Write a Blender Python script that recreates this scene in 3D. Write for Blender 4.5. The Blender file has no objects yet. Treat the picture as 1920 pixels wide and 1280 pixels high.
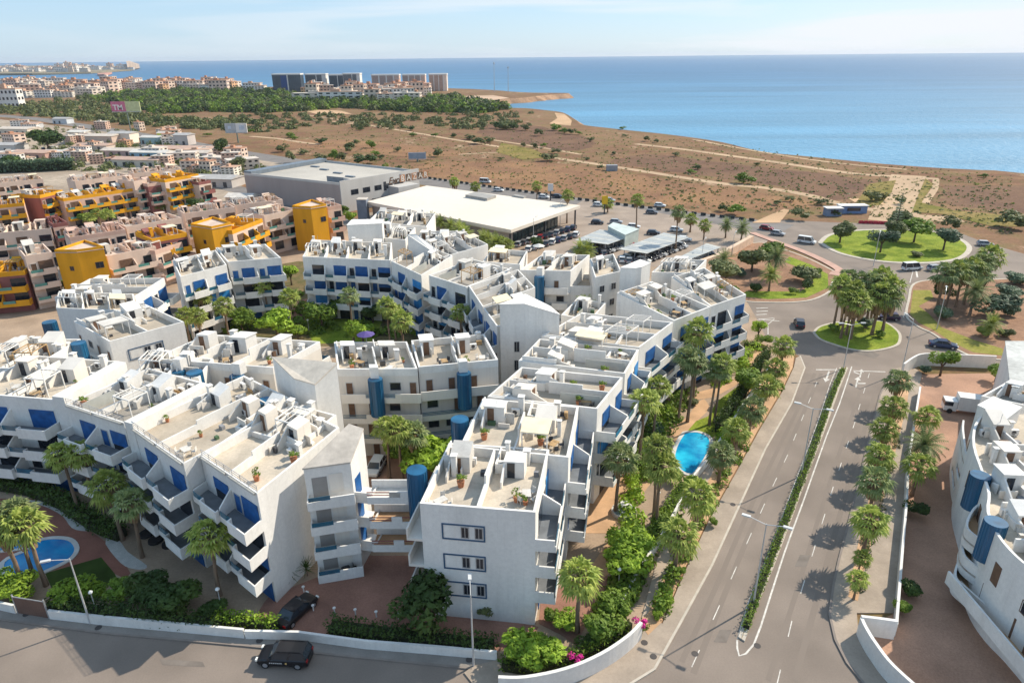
import bpy, math, random
import numpy as np
from mathutils import Vector
random.seed(7); RNG = np.random.default_rng(11)
SC = bpy.context.scene
R = math.radians
# ------------------------------------------------------------------ camera
HAZE = True
H = 50.0
PITCH = math.atan(535/1280); ROLL = R(0.59)
cf = Vector((0, math.cos(PITCH), -math.sin(PITCH)))
_u = Vector((0, math.sin(PITCH), math.cos(PITCH))); _r = Vector((1, 0, 0))
cr = _r*math.cos(ROLL) - _u*math.sin(ROLL)
cu = _u*math.cos(ROLL) + _r*math.sin(ROLL)
cam = bpy.data.cameras.new('camera'); camo = bpy.data.objects.new('camera', cam)
SC.collection.objects.link(camo); SC.camera = camo
cam.sensor_width = 36; cam.lens = 24; cam.clip_start = 0.5; cam.clip_end = 60000
from mathutils import Matrix
m = Matrix((cr, cu, -cf)).transposed().to_4x4(); m.translation = (0, 0, H)
camo.matrix_world = m
# ------------------------------------------------------------------ world, sun
SUN_AZ, SUN_EL = 58.5, 39.5           # azimuth clockwise from +Y
w = bpy.data.worlds.new('World'); SC.world = w; w.use_nodes = True
nt = w.node_tree; nt.nodes.clear()
out = nt.nodes.new('ShaderNodeOutputWorld'); bg = nt.nodes.new('ShaderNodeBackground')
sky = nt.nodes.new('ShaderNodeTexSky'); sky.sky_type = 'NISHITA'; sky.sun_disc = False
sky.sun_elevation = R(SUN_EL); sky.sun_rotation = R(SUN_AZ)
sky.altitude = 50; sky.air_density = 1.0; sky.dust_density = .3; sky.ozone_density = 2.0
tc = nt.nodes.new('ShaderNodeTexCoord'); mp = nt.nodes.new('ShaderNodeMapping')
mp.inputs['Scale'].default_value = (1.2, 2.0, 16.0); mp.inputs['Location'].default_value = (3.1, 1.4, .3)
nz = nt.nodes.new('ShaderNodeTexNoise'); nz.inputs['Scale'].default_value = 2.2; nz.inputs['Detail'].default_value = 7
nz.inputs['Distortion'].default_value = .6
rp = nt.nodes.new('ShaderNodeValToRGB'); rp.color_ramp.elements[0].position = .44; rp.color_ramp.elements[1].position = .62
dt = nt.nodes.new('ShaderNodeVectorMath'); dt.operation = 'DOT_PRODUCT'
dt.inputs[1].default_value = (math.sin(R(75)), math.cos(R(75)), 0.0)
mr = nt.nodes.new('ShaderNodeMapRange'); mr.inputs['From Min'].default_value = -.25; mr.inputs['From Max'].default_value = .75
mr.inputs['To Min'].default_value = .12; mr.inputs['To Max'].default_value = .95
mu = nt.nodes.new('ShaderNodeMath'); mu.operation = 'MULTIPLY'
mx = nt.nodes.new('ShaderNodeMixRGB'); mx.inputs['Color2'].default_value = (5.9, 6.1, 6.4, 1)
L = nt.links.new
L(tc.outputs['Generated'], mp.inputs['Vector']); L(mp.outputs[0], nz.inputs['Vector']); L(nz.outputs['Fac'], rp.inputs[0])
L(tc.outputs['Generated'], dt.inputs[0]); L(dt.outputs['Value'], mr.inputs['Value'])
L(rp.outputs[0], mu.inputs[0]); L(mr.outputs[0], mu.inputs[1]); L(mu.outputs[0], mx.inputs['Fac'])
hm = nt.nodes.new('ShaderNodeMixRGB'); hm.inputs['Fac'].default_value = .62; hm.inputs['Color2'].default_value = (2.65, 4.25, 6.2, 1)
L(sky.outputs[0], hm.inputs['Color1'])
gl = nt.nodes.new('ShaderNodeMapRange'); gl.inputs['From Min'].default_value = .45; gl.inputs['From Max'].default_value = 1.0; gl.inputs['To Max'].default_value = .85; gl.interpolation_type = 'SMOOTHSTEP'
gm = nt.nodes.new('ShaderNodeMixRGB'); gm.inputs['Color2'].default_value = (5.5, 5.7, 5.9, 1)
L(dt.outputs['Value'], gl.inputs['Value']); L(gl.outputs[0], gm.inputs['Fac']); L(hm.outputs[0], gm.inputs['Color1'])
L(gm.outputs[0], mx.inputs['Color1']); L(mx.outputs[0], bg.inputs['Color']); L(bg.outputs[0], out.inputs['Surface'])
bg.inputs['Strength'].default_value = 0.132
sl = bpy.data.lights.new('sun', 'SUN'); sl.energy = 4.9; sl.angle = R(.55); sl.color = (1, .92, .79)
so = bpy.data.objects.new('sun', sl); SC.collection.objects.link(so)
sd = Vector((math.sin(R(SUN_AZ))*math.cos(R(SUN_EL)), math.cos(R(SUN_AZ))*math.cos(R(SUN_EL)), math.sin(R(SUN_EL))))
so.rotation_euler = sd.to_track_quat('Z', 'Y').to_euler(); so.location = sd*300
SC.view_settings.view_transform = 'Standard'; SC.view_settings.look = 'None'
SC.view_settings.exposure = 0.26; SC.view_settings.gamma = 1; SC.view_settings.use_curve_mapping = False
SC.render.engine = 'CYCLES'
SC.cycles.max_bounces = 6; SC.cycles.diffuse_bounces = 3; SC.cycles.glossy_bounces = 2
SC.cycles.transmission_bounces = 2; SC.cycles.transparent_max_bounces = 4; SC.cycles.volume_bounces = 0; SC.cycles.volume_step_rate = 4

def P(x, y, z=0.0):
    """the point of the horizontal plane z that the photograph shows at (x, y)"""
    d = cf + cr*((x-960)/1280) - cu*((y-640)/1280)
    t = (z-H)/d.z
    return Vector((d.x*t, d.y*t, z))
def P2(x, y, z=0.0):
    p = P(x, y, z); return Vector((p.x, p.y))

# ------------------------------------------------------------------ materials
MT = {}
def mat(name, col, rough=.8, var=.12, scale=.6, spec=.3, bump=0, bscale=8, streak=False, metal=0, col2=None, coords='pos', detail=4, rnd=0, fine=0, fscale=12, stain=0):
    if name in MT: return MT[name]
    M = bpy.data.materials.new(name); M.use_nodes = True; t = M.node_tree; b = t.nodes['Principled BSDF']
    b.inputs['Roughness'].default_value = rough; b.inputs['Metallic'].default_value = metal
    b.inputs['Specular IOR Level'].default_value = spec
    N = t.nodes.new; K = t.links.new
    if coords == 'pos':
        g = N('ShaderNodeNewGeometry').outputs['Position']
    else:
        g = N('ShaderNodeTexCoord').outputs['Object']
    v = g
    if streak:
        q = N('ShaderNodeMapping'); q.inputs['Scale'].default_value = (1, 1, .15); K(g, q.inputs[0]); v = q.outputs[0]
    n = N('ShaderNodeTexNoise'); n.inputs['Scale'].default_value = scale; n.inputs['Detail'].default_value = detail; K(v, n.inputs['Vector'])
    r = N('ShaderNodeMapRange'); r.inputs['From Min'].default_value = .32; r.inputs['From Max'].default_value = .68; K(n.outputs['Fac'], r.inputs['Value'])
    c = N('ShaderNodeMixRGB')
    if col2 is None:
        a1 = [x*(1-var) for x in col]; a2 = [min(1, x*(1+var)) for x in col]
    else: a1, a2 = col, col2
    c.inputs[1].default_value = (*a1, 1); c.inputs[2].default_value = (*a2, 1); K(r.outputs[0], c.inputs[0]); o = c.outputs[0]
    if fine:
        n2 = N('ShaderNodeTexNoise'); n2.inputs['Scale'].default_value = fscale; n2.inputs['Detail'].default_value = 5; n2.inputs['Roughness'].default_value = .7; K(g, n2.inputs['Vector'])
        r2 = N('ShaderNodeMapRange'); r2.inputs['From Min'].default_value = .3; r2.inputs['From Max'].default_value = .7
        r2.inputs['To Min'].default_value = 1-fine; r2.inputs['To Max'].default_value = 1+fine; K(n2.outputs['Fac'], r2.inputs['Value'])
        m2 = N('ShaderNodeVectorMath'); m2.operation = 'SCALE'; K(o, m2.inputs[0]); K(r2.outputs[0], m2.inputs['Scale']); o = m2.outputs[0]
    if rnd:
        oi = N('ShaderNodeObjectInfo'); r3 = N('ShaderNodeMapRange'); r3.inputs['To Min'].default_value = 1-rnd; r3.inputs['To Max'].default_value = 1+rnd
        K(oi.outputs['Random'], r3.inputs['Value']); m3 = N('ShaderNodeVectorMath'); m3.operation = 'SCALE'; K(o, m3.inputs[0]); K(r3.outputs[0], m3.inputs['Scale']); o = m3.outputs[0]
    if stain:      # rain streaks
        q4 = N('ShaderNodeMapping'); q4.inputs['Scale'].default_value = (1.6, 1.6, .09); K(g, q4.inputs[0])
        n4 = N('ShaderNodeTexNoise'); n4.inputs['Scale'].default_value = 1.5; n4.inputs['Detail'].default_value = 6; n4.inputs['Roughness'].default_value = .7; K(q4.outputs[0], n4.inputs['Vector'])
        r4 = N('ShaderNodeMapRange'); r4.inputs['From Min'].default_value = .52; r4.inputs['From Max'].default_value = .78; r4.inputs['To Max'].default_value = stain; K(n4.outputs['Fac'], r4.inputs['Value'])
        c4 = N('ShaderNodeMixRGB'); c4.inputs[2].default_value = (.36, .30, .24, 1); K(r4.outputs[0], c4.inputs[0]); K(o, c4.inputs[1]); o = c4.outputs[0]
    K(o, b.inputs['Base Color'])
    if bump:
        nb = N('ShaderNodeTexNoise'); nb.inputs['Scale'].default_value = bscale; nb.inputs['Detail'].default_value = 4; K(g, nb.inputs['Vector'])
        bp = N('ShaderNodeBump'); bp.inputs['Strength'].default_value = bump; bp.inputs['Distance'].default_value = .1
        K(nb.outputs['Fac'], bp.inputs['Height']); K(bp.outputs[0], b.inputs['Normal'])
    MT[name] = M; return M

def leafmat(name, a, b_, trans=.3, scale=.9, rnd=.2):
    M = bpy.data.materials.new(name); M.use_nodes = True; t = M.node_tree; N = t.nodes.new; K = t.links.new
    t.nodes.clear(); o = N('ShaderNodeOutputMaterial')
    g = N('ShaderNodeTexCoord').outputs['Object']
    n = N('ShaderNodeTexNoise'); n.inputs['Scale'].default_value = scale; n.inputs['Detail'].default_value = 3; K(g, n.inputs['Vector'])
    r = N('ShaderNodeMapRange'); r.inputs['From Min'].default_value = .33; r.inputs['From Max'].default_value = .67; K(n.outputs['Fac'], r.inputs['Value'])
    c = N('ShaderNodeMixRGB'); c.inputs[1].default_value = (*a, 1); c.inputs[2].default_value = (*b_, 1); K(r.outputs[0], c.inputs[0])
    oi = N('ShaderNodeObjectInfo'); r3 = N('ShaderNodeMapRange'); r3.inputs['To Min'].default_value = 1-rnd; r3.inputs['To Max'].default_value = 1+rnd
    K(oi.outputs['Random'], r3.inputs['Value']); m3 = N('ShaderNodeVectorMath'); m3.operation = 'SCALE'; K(c.outputs[0], m3.inputs[0]); K(r3.outputs[0], m3.inputs['Scale'])
    d = N('ShaderNodeBsdfPrincipled'); d.inputs['Roughness'].default_value = .6; d.inputs['Specular IOR Level'].default_value = .25; tr = N('ShaderNodeBsdfTranslucent'); x = N('ShaderNodeMixShader'); x.inputs[0].default_value = trans
    K(m3.outputs[0], d.inputs['Base Color']); K(m3.outputs[0], tr.inputs['Color']); K(d.outputs[0], x.inputs[1]); K(tr.outputs[0], x.inputs[2]); K(x.outputs[0], o.inputs['Surface'])
    MT[name] = M; return M

WHITE = mat('white_render', (.74, .71, .66), .85, .09, .35, .2, streak=True, fine=.07, fscale=2.5, stain=.18)
WHITE2 = mat('aged_white_render', (.62, .58, .52), .85, .12, .5, .2, streak=True, fine=.08, fscale=4, stain=.35)
BEIGE = mat('cream_render', (.72, .66, .58), .85, .07, .4, .2, streak=True, stain=.25)
TERR = mat('terrace_tiles', (.42, .355, .275), .8, .14, .35, .25, fine=.1, fscale=2.5)
TERR2 = mat('grey_terrace_tiles', (.30, .27, .23), .8, .2, .4, .25, fine=.14, fscale=3)
TERR3 = mat('sand_terrace_tiles', (.49, .42, .33), .8, .18, .4, .25, fine=.12, fscale=3)
BLUE = mat('blue_shutter', (.014, .095, .28), .55, .25, 1.3, .35)
BLUE2 = mat('light_blue_shutter', (.03, .22, .50), .5, .2, 1.0, .4)
TEAL = mat('blue_shaft_panel', (.012, .095, .19), .3, .35, .7, .5, streak=True)
GLASSB = mat('blue_balcony_glass', (.03, .12, .18), .12, .2, 1, .6)
DARKG = mat('dark_window_glass', (.02, .025, .035), .12, .3, 1, .6)
BROWN = mat('brown_door', (.16, .09, .055), .6, .2, 2, .3)
MAROON = mat('maroon_render', (.27, .105, .09), .85, .12, .5, .2, streak=True)
PINK = mat('pink_render', (.62, .42, .33), .85, .08, .5, .2, streak=True, fine=.05, fscale=4)
PALEPINK = mat('pale_pink_render', (.70, .53, .42), .85, .08, .5, .2, streak=True, fine=.05, fscale=4)
ORANGE = mat('orange_render', (.70, .33, .02), .85, .1, .5, .2, streak=True, fine=.05, fscale=4)
METAL = mat('grey_metal', (.45, .46, .47), .4, .1, 3, .5, metal=.5)
PALEM = mat('pale_metal_post', (.55, .55, .54), .45, .1, 3, .5, metal=.3)
DARKM = mat('dark_metal', (.06, .06, .065), .5, .2, 3, .4)
ACW = mat('air_conditioner_case', (.72, .70, .66), .5, .1, 2, .4)
TIMBER = mat('timber', (.42, .27, .13), .7, .25, 3, .3)
CREAMC = mat('cream_canvas', (.80, .68, .46), .8, .08, 1, .2)
TERRAC = mat('terracotta', (.45, .18, .09), .8, .2, 3, .2)
# ------------------------------------------------------------------ mesh helpers
ORG = {}
class Fr:
    """local frame: s along ex, t along ey (inwards), z up"""
    def __init__(s, o, ex, ey): s.o = Vector((o[0], o[1])); s.ex = Vector((ex[0], ex[1])); s.ey = Vector((ey[0], ey[1]))
    def p(s, a, b, z): q = s.o + s.ex*a + s.ey*b; return (q.x, q.y, z)
    def sub(s, a, b): q = s.o + s.ex*a + s.ey*b; return Fr(q, s.ex, s.ey)
class MB:
    def __init__(s): s.v = []; s.f = []; s.mi = []
    def quad(s, a, b, c, d, mi=0):
        n = len(s.v); s.v += [tuple(a), tuple(b), tuple(c), tuple(d)]; s.f.append((n, n+1, n+2, n+3)); s.mi.append(mi)
    def box(s, fr, s0, s1, t0, t1, z0, z1, mi=0):
        """z1 may be (z at t0, z at t1) or four values (s0t0, s1t0, s1t1, s0t1)"""
        if not isinstance(z1, tuple): z1 = (z1,)*4
        elif len(z1) == 2: z1 = (z1[0], z1[0], z1[1], z1[1])
        n = len(s.v)
        c = [(s0, t0), (s1, t0), (s1, t1), (s0, t1)]
        s.v += [fr.p(a, b, z0) for a, b in c] + [fr.p(c[i][0], c[i][1], z1[i]) for i in range(4)]
        s.f += [(n, n+3, n+2, n+1), (n+4, n+5, n+6, n+7)] + [(n+i, n+(i+1) % 4, n+4+(i+1) % 4, n+4+i) for i in range(4)]
        s.mi += [mi]*6
    def prism(s, poly, z0, z1, mi=0, mtop=None):
        n = len(s.v); k = len(poly)
        zz = z1 if isinstance(z1, (list, tuple)) else [z1]*k
        z00 = z0 if isinstance(z0, (list, tuple)) else [z0]*k
        s.v += [(p[0], p[1], z00[i]) for i, p in enumerate(poly)] + [(p[0], p[1], zz[i]) for i, p in enumerate(poly)]
        s.f.append(tuple(n+k+i for i in range(k))); s.mi.append(mi if mtop is None else mtop)
        s.f.append(tuple(n+k-1-i for i in range(k))); s.mi.append(mi)
        for i in range(k):
            j = (i+1) % k; s.f.append((n+i, n+j, n+k+j, n+k+i)); s.mi.append(mi)
    def cyl(s, x, y, r0, r1, z0, z1, n=10, mi=0, x1=None, y1=None):
        b = len(s.v); x1 = x if x1 is None else x1; y1 = y if y1 is None else y1
        for i in range(n):
            a = 2*math.pi*i/n; s.v.append((x+r0*math.cos(a), y+r0*math.sin(a), z0))
        for i in range(n):
            a = 2*math.pi*i/n; s.v.append((x1+r1*math.cos(a), y1+r1*math.sin(a), z1))
        for i in range(n):
            j = (i+1) % n; s.f.append((b+i, b+j, b+n+j, b+n+i)); s.mi.append(mi)
        s.f.append(tuple(b+n+i for i in range(n))); s.mi.append(mi)
        s.f.append(tuple(b+n-1-i for i in range(n))); s.mi.append(mi)
    def tube(s, p, q, r, n=5, mi=0, r2=None):
        p = Vector(p); q = Vector(q); d = (q-p).normalized(); r2 = r if r2 is None else r2
        a = d.orthogonal().normalized(); c = d.cross(a); b = len(s.v)
        for (o, rr) in ((p, r), (q, r2)):
            for i in range(n):
                t = 2*math.pi*i/n; s.v.append(tuple(o + a*(rr*math.cos(t)) + c*(rr*math.sin(t))))
        for i in range(n):
            j = (i+1) % n; s.f.append((b+i, b+j, b+n+j, b+n+i)); s.mi.append(mi)
        s.f.append(tuple(b+n+i for i in range(n))); s.mi.append(mi); s.f.append(tuple(b+n-1-i for i in range(n))); s.mi.append(mi)
    def build(s, name, mats, parent=None, label=None, kind=None, smooth=False, origin=None):
        if not s.v: return None
        if not isinstance(mats, (list, tuple)): mats = [mats]
        o0 = Vector((0, 0, 0))
        if origin is not None: o0 = Vector(origin)
        if parent is not None: o0 = ORG.get(parent.name, Vector((0, 0, 0)))
        me = bpy.data.meshes.new(name)
        V = np.array(s.v, dtype=float) - np.array(o0)
        me.from_pydata(V.tolist(), [], s.f); 
        for q in mats: me.materials.append(q)
        if len(mats) > 1: me.polygons.foreach_set('material_index', s.mi)
        if smooth: me.polygons.foreach_set('use_smooth', [True]*len(me.polygons))
        ob = bpy.data.objects.new(name, me); SC.collection.objects.link(ob)
        if parent is not None: ob.parent = parent; ORG[ob.name] = o0
        elif origin is not None: ob.location = o0; ORG[ob.name] = o0
        if label: ob['label'] = label
        if kind: ob['kind'] = kind
        return ob
def thing(name, label, cat, loc, group=None, rotz=0):
    o = bpy.data.objects.new(name, None); SC.collection.objects.link(o); o.location = loc; o.rotation_euler.z = rotz
    o.empty_display_size = .2
    o['label'] = label; o['category'] = cat
    if group: o['group'] = group
    ORG[o.name] = Vector(loc); return o
def copytree(r, loc, rotz=0, scale=1, label=None, group=None, cat=None):
    n = r.copy(); SC.collection.objects.link(n); n.location = loc; n.rotation_euler = (0, 0, rotz)
    n.scale = scale if isinstance(scale, (tuple, list)) else (scale,)*3
    if label: n['label'] = label
    if group: n['group'] = group
    if cat: n['category'] = cat
    for c in r.children:
        k = c.copy(); SC.collection.objects.link(k); k.parent = n
        for g in c.children:
            q = g.copy(); SC.collection.objects.link(q); q.parent = k
    return n
def tag(o, label, cat, group=None):
    o['label'] = label; o['category'] = cat
    if group: o['group'] = group
    return o
def sheet(name, pts, z, m, thick=0, kind='structure', px=True, parent=None):
    poly = [P2(*q) if px else Vector(q) for q in pts]
    b = MB()
    if thick: b.prism(poly, z-thick, z)
    else:
        b.v = [(p.x, p.y, z) for p in poly]; b.f = [tuple(range(len(poly)))]; b.mi = [0]
    return b.build(name, m, parent, kind=None if parent else kind)
def ribbon_pts(line, wd, px=True):
    q = [P2(*p) if px else Vector(p) for p in line]; l = []; r = []
    for i, p in enumerate(q):
        a = q[max(i-1, 0)]; c = q[min(i+1, len(q)-1)]; d = (c-a).normalized(); n = Vector((-d.y, d.x))
        ww = wd[i] if isinstance(wd, (list, tuple)) else wd
        l.append(p+n*ww/2); r.append(p-n*ww/2)
    return l, r
def ribbon(name, line, wd, z, m, px=True, kind='structure', parent=None, zb=None, off=0):
    """strip along a line; with zb it becomes a solid wall from zb to z"""
    l, r = ribbon_pts(line, wd, px); b = MB()
    for i in range(len(l)-1):
        A, B, C, D = r[i], r[i+1], l[i+1], l[i]
        if zb is None: b.quad((*A, z), (*B, z), (*C, z), (*D, z))
        else: b.prism([A, B, C, D], zb, z)
    return b.build(name, m, parent, kind=None if parent else kind)
def resample(line, step, px=True):
    q = [P2(*p) if px else Vector(p) for p in line]; o = []; acc = 0
    for a, c in zip(q[:-1], q[1:]):
        L_ = (c-a).length; t = acc
        while t < L_:
            o.append((a+(c-a)*t/L_, (c-a).normalized())); t += step
        acc = t-L_
    return o
def inside(p, poly):
    x, y = p[0], p[1]; c = False; n = len(poly)
    for i in range(n):
        x1, y1 = poly[i][0], poly[i][1]; x2, y2 = poly[(i+1) % n][0], poly[(i+1) % n][1]
        if (y1 > y) != (y2 > y) and x < (x2-x1)*(y-y1)/(y2-y1)+x1: c = not c
    return c
def smoothline(pts, n=4):
    """Catmull-Rom through the points"""
    o = []
    for i in range(len(pts)-1):
        p0 = pts[max(i-1, 0)]; p1 = pts[i]; p2 = pts[i+1]; p3 = pts[min(i+2, len(pts)-1)]
        for k in range(n):
            t = k/n
            o.append(tuple(.5*((2*p1[j]) + (-p0[j]+p2[j])*t + (2*p0[j]-5*p1[j]+4*p2[j]-p3[j])*t*t + (-p0[j]+3*p1[j]-3*p2[j]+p3[j])*t**3) for j in (0, 1)))
    o.append(tuple(pts[-1])); return o
ORD = ['first', 'second', 'third', 'fourth', 'fifth', 'sixth', 'seventh', 'eighth', 'ninth', 'tenth', 'eleventh', 'twelfth', 'thirteenth', 'fourteenth', 'fifteenth', 'sixteenth']
# ================================================================== GROUND
ASPH = mat('asphalt', (.235, .19, .155), .9, .16, .12, .2, fine=.07, fscale=6)
ASPHD = mat('grey_asphalt', (.20, .18, .165), .9, .15, .15, .2, fine=.08, fscale=5)
PAVE = mat('pavement', (.36, .29, .225), .9, .14, .35, .2, fine=.1, fscale=4)
KERB = mat('kerb_stone', (.50, .44, .36), .85, .1, 1, .2)
BRICKP = mat('red_brick_paving', (.30, .155, .11), .85, .22, .25, .2, fine=.18, fscale=7)
BRICKY = mat('brown_brick_paving', (.38, .22, .145), .85, .2, .2, .2, fine=.18, fscale=6)
PEACH = mat('peach_path', (.52, .32, .18), .9, .16, .4, .2, fine=.08, fscale=5)
PEACHR = mat('pink_cycle_path', (.50, .31, .24), .9, .12, .4, .2)
LAWN = mat('lawn', (.13, .19, .018), .95, .2, .25, .1, col2=(.27, .31, .04), fine=.4, fscale=3, bump=.5, bscale=30)
DRYLAWN = mat('dry_lawn', (.20, .20, .035), .95, .2, .4, .1, col2=(.30, .26, .07), fine=.3, fscale=3)
GSOIL = mat('garden_soil', (.30, .175, .11), .95, .2, .3, .1, fine=.25, fscale=3)
GREENBED = mat('planted_bed_soil', (.10, .10, .04), .95, .3, .5, .1, col2=(.20, .14, .07), fine=.3, fscale=3)
GRAVW = mat('pale_gravel', (.46, .44, .40), .95, .1, 1, .1, fine=.3, fscale=12)
TRACK = mat('dirt_track', (.47, .33, .21), .95, .14, .05, .1, fine=.15, fscale=1)
PAINT = mat('road_paint', (.58, .54, .48), .7, .2, 1, .2, fine=.25, fscale=5)
POOL = mat('pool_water', (.0, .16, .42), .06, .3, .5, .5, col2=(.005, .30, .58), bump=.15, bscale=3)
POOLR = mat('bright_pool_water', (.0, .17, .40), .08, .3, .35, .4, col2=(.03, .52, .72), bump=.15, bscale=3)

def field_mat():
    M = bpy.data.materials.new('dry_field'); M.use_nodes = True; t = M.node_tree; b = t.nodes['Principled BSDF']; N = t.nodes.new; K = t.links.new
    b.inputs['Roughness'].default_value = .95; b.inputs['Specular IOR Level'].default_value = .1
    g = N('ShaderNodeNewGeometry').outputs['Position']
    def ns(sc, d=4, ro=.6, mp=None):
        n = N('ShaderNodeTexNoise'); n.inputs['Scale'].default_value = sc; n.inputs['Detail'].default_value = d; n.inputs['Roughness'].default_value = ro
        v = g
        if mp: q = N('ShaderNodeMapping'); q.inputs['Rotation'].default_value = (0, 0, mp[0]); q.inputs['Scale'].default_value = (mp[1], mp[2], 1); K(g, q.inputs[0]); v = q.outputs[0]
        K(v, n.inputs['Vector']); return n.outputs['Fac']
    def rr(f, a, c, lo=0, hi=1):
        r = N('ShaderNodeMapRange'); r.inputs['From Min'].default_value = a; r.inputs['From Max'].default_value = c; r.inputs['To Min'].default_value = lo; r.inputs['To Max'].default_value = hi; K(f, r.inputs['Value']); return r.outputs[0]
    def mixc(f, c1, c2):
        m_ = N('ShaderNodeMixRGB'); K(f, m_.inputs[0])
        for i, c in ((1, c1), (2, c2)):
            if isinstance(c, tuple): m_.inputs[i].default_value = (*c, 1)
            else: K(c, m_.inputs[i])
        return m_.outputs[0]
    c = mixc(rr(ns(.012, 5), .4, .62), (.185, .092, .054), (.25, .148, .083))
    c = mixc(rr(ns(.03, 6, .65, (-.5, 1, 3)), .48, .68, 0, .9), c, (.29, .165, .088))
    c = mixc(rr(ns(.09, 6, .7), .47, .66, 0, .8), c, (.165, .14, .05))
    c = mixc(rr(ns(.35, 5, .7), .50, .70, 0, .65), c, (.105, .082, .036))
    c = mixc(rr(ns(.022, 6, .75, (.6, 2.5, 1)), .58, .68, 0, .8), c, (.43, .30, .19))
    s = N('ShaderNodeVectorMath'); s.operation = 'SCALE'; K(c, s.inputs[0]); K(rr(ns(1.2, 6, .75), .3, .7, .72, 1.28), s.inputs['Scale']); K(s.outputs[0], b.inputs['Base Color'])
    return M
FIELD = field_mat()
SUBURB = mat('yard_ground', (.30, .235, .175), .95, .2, .03, .1, col2=(.42, .34, .26), fine=.25, fscale=.25)

coast = [(2600, 400), (1920, 325), (1840, 319), (1760, 315), (1690, 310), (1640, 306), (1590, 301), (1540, 296), (1490, 291), (1440, 286), (1400, 278), (1355, 267), (1305, 259), (1242, 251), (1180, 244.5), (1130, 239), (1092, 234),
         (1082, 227), (1072, 220), (1062, 214), (1050, 210), (1020, 206.5), (985, 203), (937, 202), (905, 199), (880, 195), (872, 192), (890, 190), (930, 187), (955, 185), (985, 183), (1010, 180), (1035, 177.5), (1062, 176), (1060, 174.6),
         (1000, 174), (960, 172), (930, 169.5), (850, 166), (700, 163), (520, 163), (470, 163), (440, 162), (400, 158), (300, 153), (0, 154), (-500, 156)]
cw = [P2(*q) for q in coast]
cw = [Vector(p) for p in smoothline([tuple(p) for p in cw], 3)]
poly = cw + [Vector((-9000, 3000)), Vector((-9000, -400)), Vector((2500, -400))]
b = MB(); 
n = len(poly)
b.v = [(p.x, p.y, 0) for p in poly]; b.f = [tuple(reversed(range(n)))] ; b.mi = [0]
gob = b.build('ground', FIELD, kind='structure')
# cliff and beach skirt along the coast
b = MB(); rc = random.Random(3)
outl = []
for i in range(len(cw)):
    a = cw[max(i-1, 0)]; c = cw[min(i+1, len(cw)-1)]; d = (c-a).normalized(); nn = Vector((d.y, -d.x))
    outl.append(cw[i] + nn*rc.uniform(5, 12))
for i in range(len(cw)-1):
    b.quad((*cw[i], 0), (*cw[i+1], 0), (*outl[i+1], -7), (*outl[i], -7))
b.build('cliff', mat('coastal_cliff', (.34, .21, .13), .95, .25, .08, .1, fine=.3, fscale=.5), kind='structure')
# sea
def sea_mat():
    M = bpy.data.materials.new('sea_water'); M.use_nodes = True; t = M.node_tree; b = t.nodes['Principled BSDF']; N = t.nodes.new; K = t.links.new
    b.inputs['Roughness'].default_value = .35; b.inputs['Specular IOR Level'].default_value = .22
    g = N('ShaderNodeNewGeometry').outputs['Position']
    sp = N('ShaderNodeSeparateXYZ'); K(g, sp.inputs[0])
    # depth of the water: distance off the shore, which runs along the field's edge
    md = N('ShaderNodeMath'); md.operation = 'MULTIPLY_ADD'; md.inputs[1].default_value = .92; K(sp.outputs['Y'], md.inputs[0])
    mx_ = N('ShaderNodeMath'); mx_.operation = 'MULTIPLY'; mx_.inputs[1].default_value = .40; K(sp.outputs['X'], mx_.inputs[0]); K(mx_.outputs[0], md.inputs[2])
    rm = N('ShaderNodeMapRange'); rm.interpolation_type = 'SMOOTHSTEP'; rm.inputs['From Min'].default_value = 280; rm.inputs['From Max'].default_value = 2600; K(md.outputs[0], rm.inputs['Value'])
    pw = N('ShaderNodeMath'); pw.operation = 'POWER'; pw.inputs[1].default_value = .55; K(rm.outputs[0], pw.inputs[0])
    c = N('ShaderNodeMixRGB'); c.inputs[1].default_value = (.115, .30, .44, 1); c.inputs[2].default_value = (.018, .12, .245, 1); K(pw.outputs[0], c.inputs[0])
    q = N('ShaderNodeMapping'); q.inputs['Rotation'].default_value = (0, 0, -.45); q.inputs['Scale'].default_value = (.0016, .011, 1); K(g, q.inputs[0])
    n = N('ShaderNodeTexNoise'); n.inputs['Scale'].default_value = 1; n.inputs['Detail'].default_value = 6; n.inputs['Roughness'].default_value = .62; K(q.outputs[0], n.inputs['Vector'])
    r = N('ShaderNodeMapRange'); r.inputs['From Min'].default_value = .3; r.inputs['From Max'].default_value = .7; r.inputs['To Min'].default_value = .70; r.inputs['To Max'].default_value = 1.25; K(n.outputs['Fac'], r.inputs['Value'])
    s = N('ShaderNodeVectorMath'); s.operation = 'SCALE'; K(c.outputs[0], s.inputs[0]); K(r.outputs[0], s.inputs['Scale']); K(s.outputs[0], b.inputs['Base Color'])
    n2 = N('ShaderNodeTexNoise'); n2.inputs['Scale'].default_value = .25; n2.inputs['Detail'].default_value = 5; K(g, n2.inputs['Vector'])
    bp = N('ShaderNodeBump'); bp.inputs['Strength'].default_value = .9; bp.inputs['Distance'].default_value = 1.2; K(n2.outputs['Fac'], bp.inputs['Height']); K(bp.outputs[0], b.inputs['Normal'])
    return M
SEA = sea_mat()
b = MB(); nseg = 96
rings = [0.0, 800, 2500, 8000, 26000]
for k, r_ in enumerate(rings[1:]):
    for i in range(nseg):
        a0 = 2*math.pi*i/nseg; a1 = 2*math.pi*(i+1)/nseg; ri = rings[k]
        b.quad((ri*math.cos(a0), ri*math.sin(a0), -6), (r_*math.cos(a0), r_*math.sin(a0), -6), (r_*math.cos(a1), r_*math.sin(a1), -6), (ri*math.cos(a1), ri*math.sin(a1), -6))
b.build('sea', SEA, kind='structure')
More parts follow.
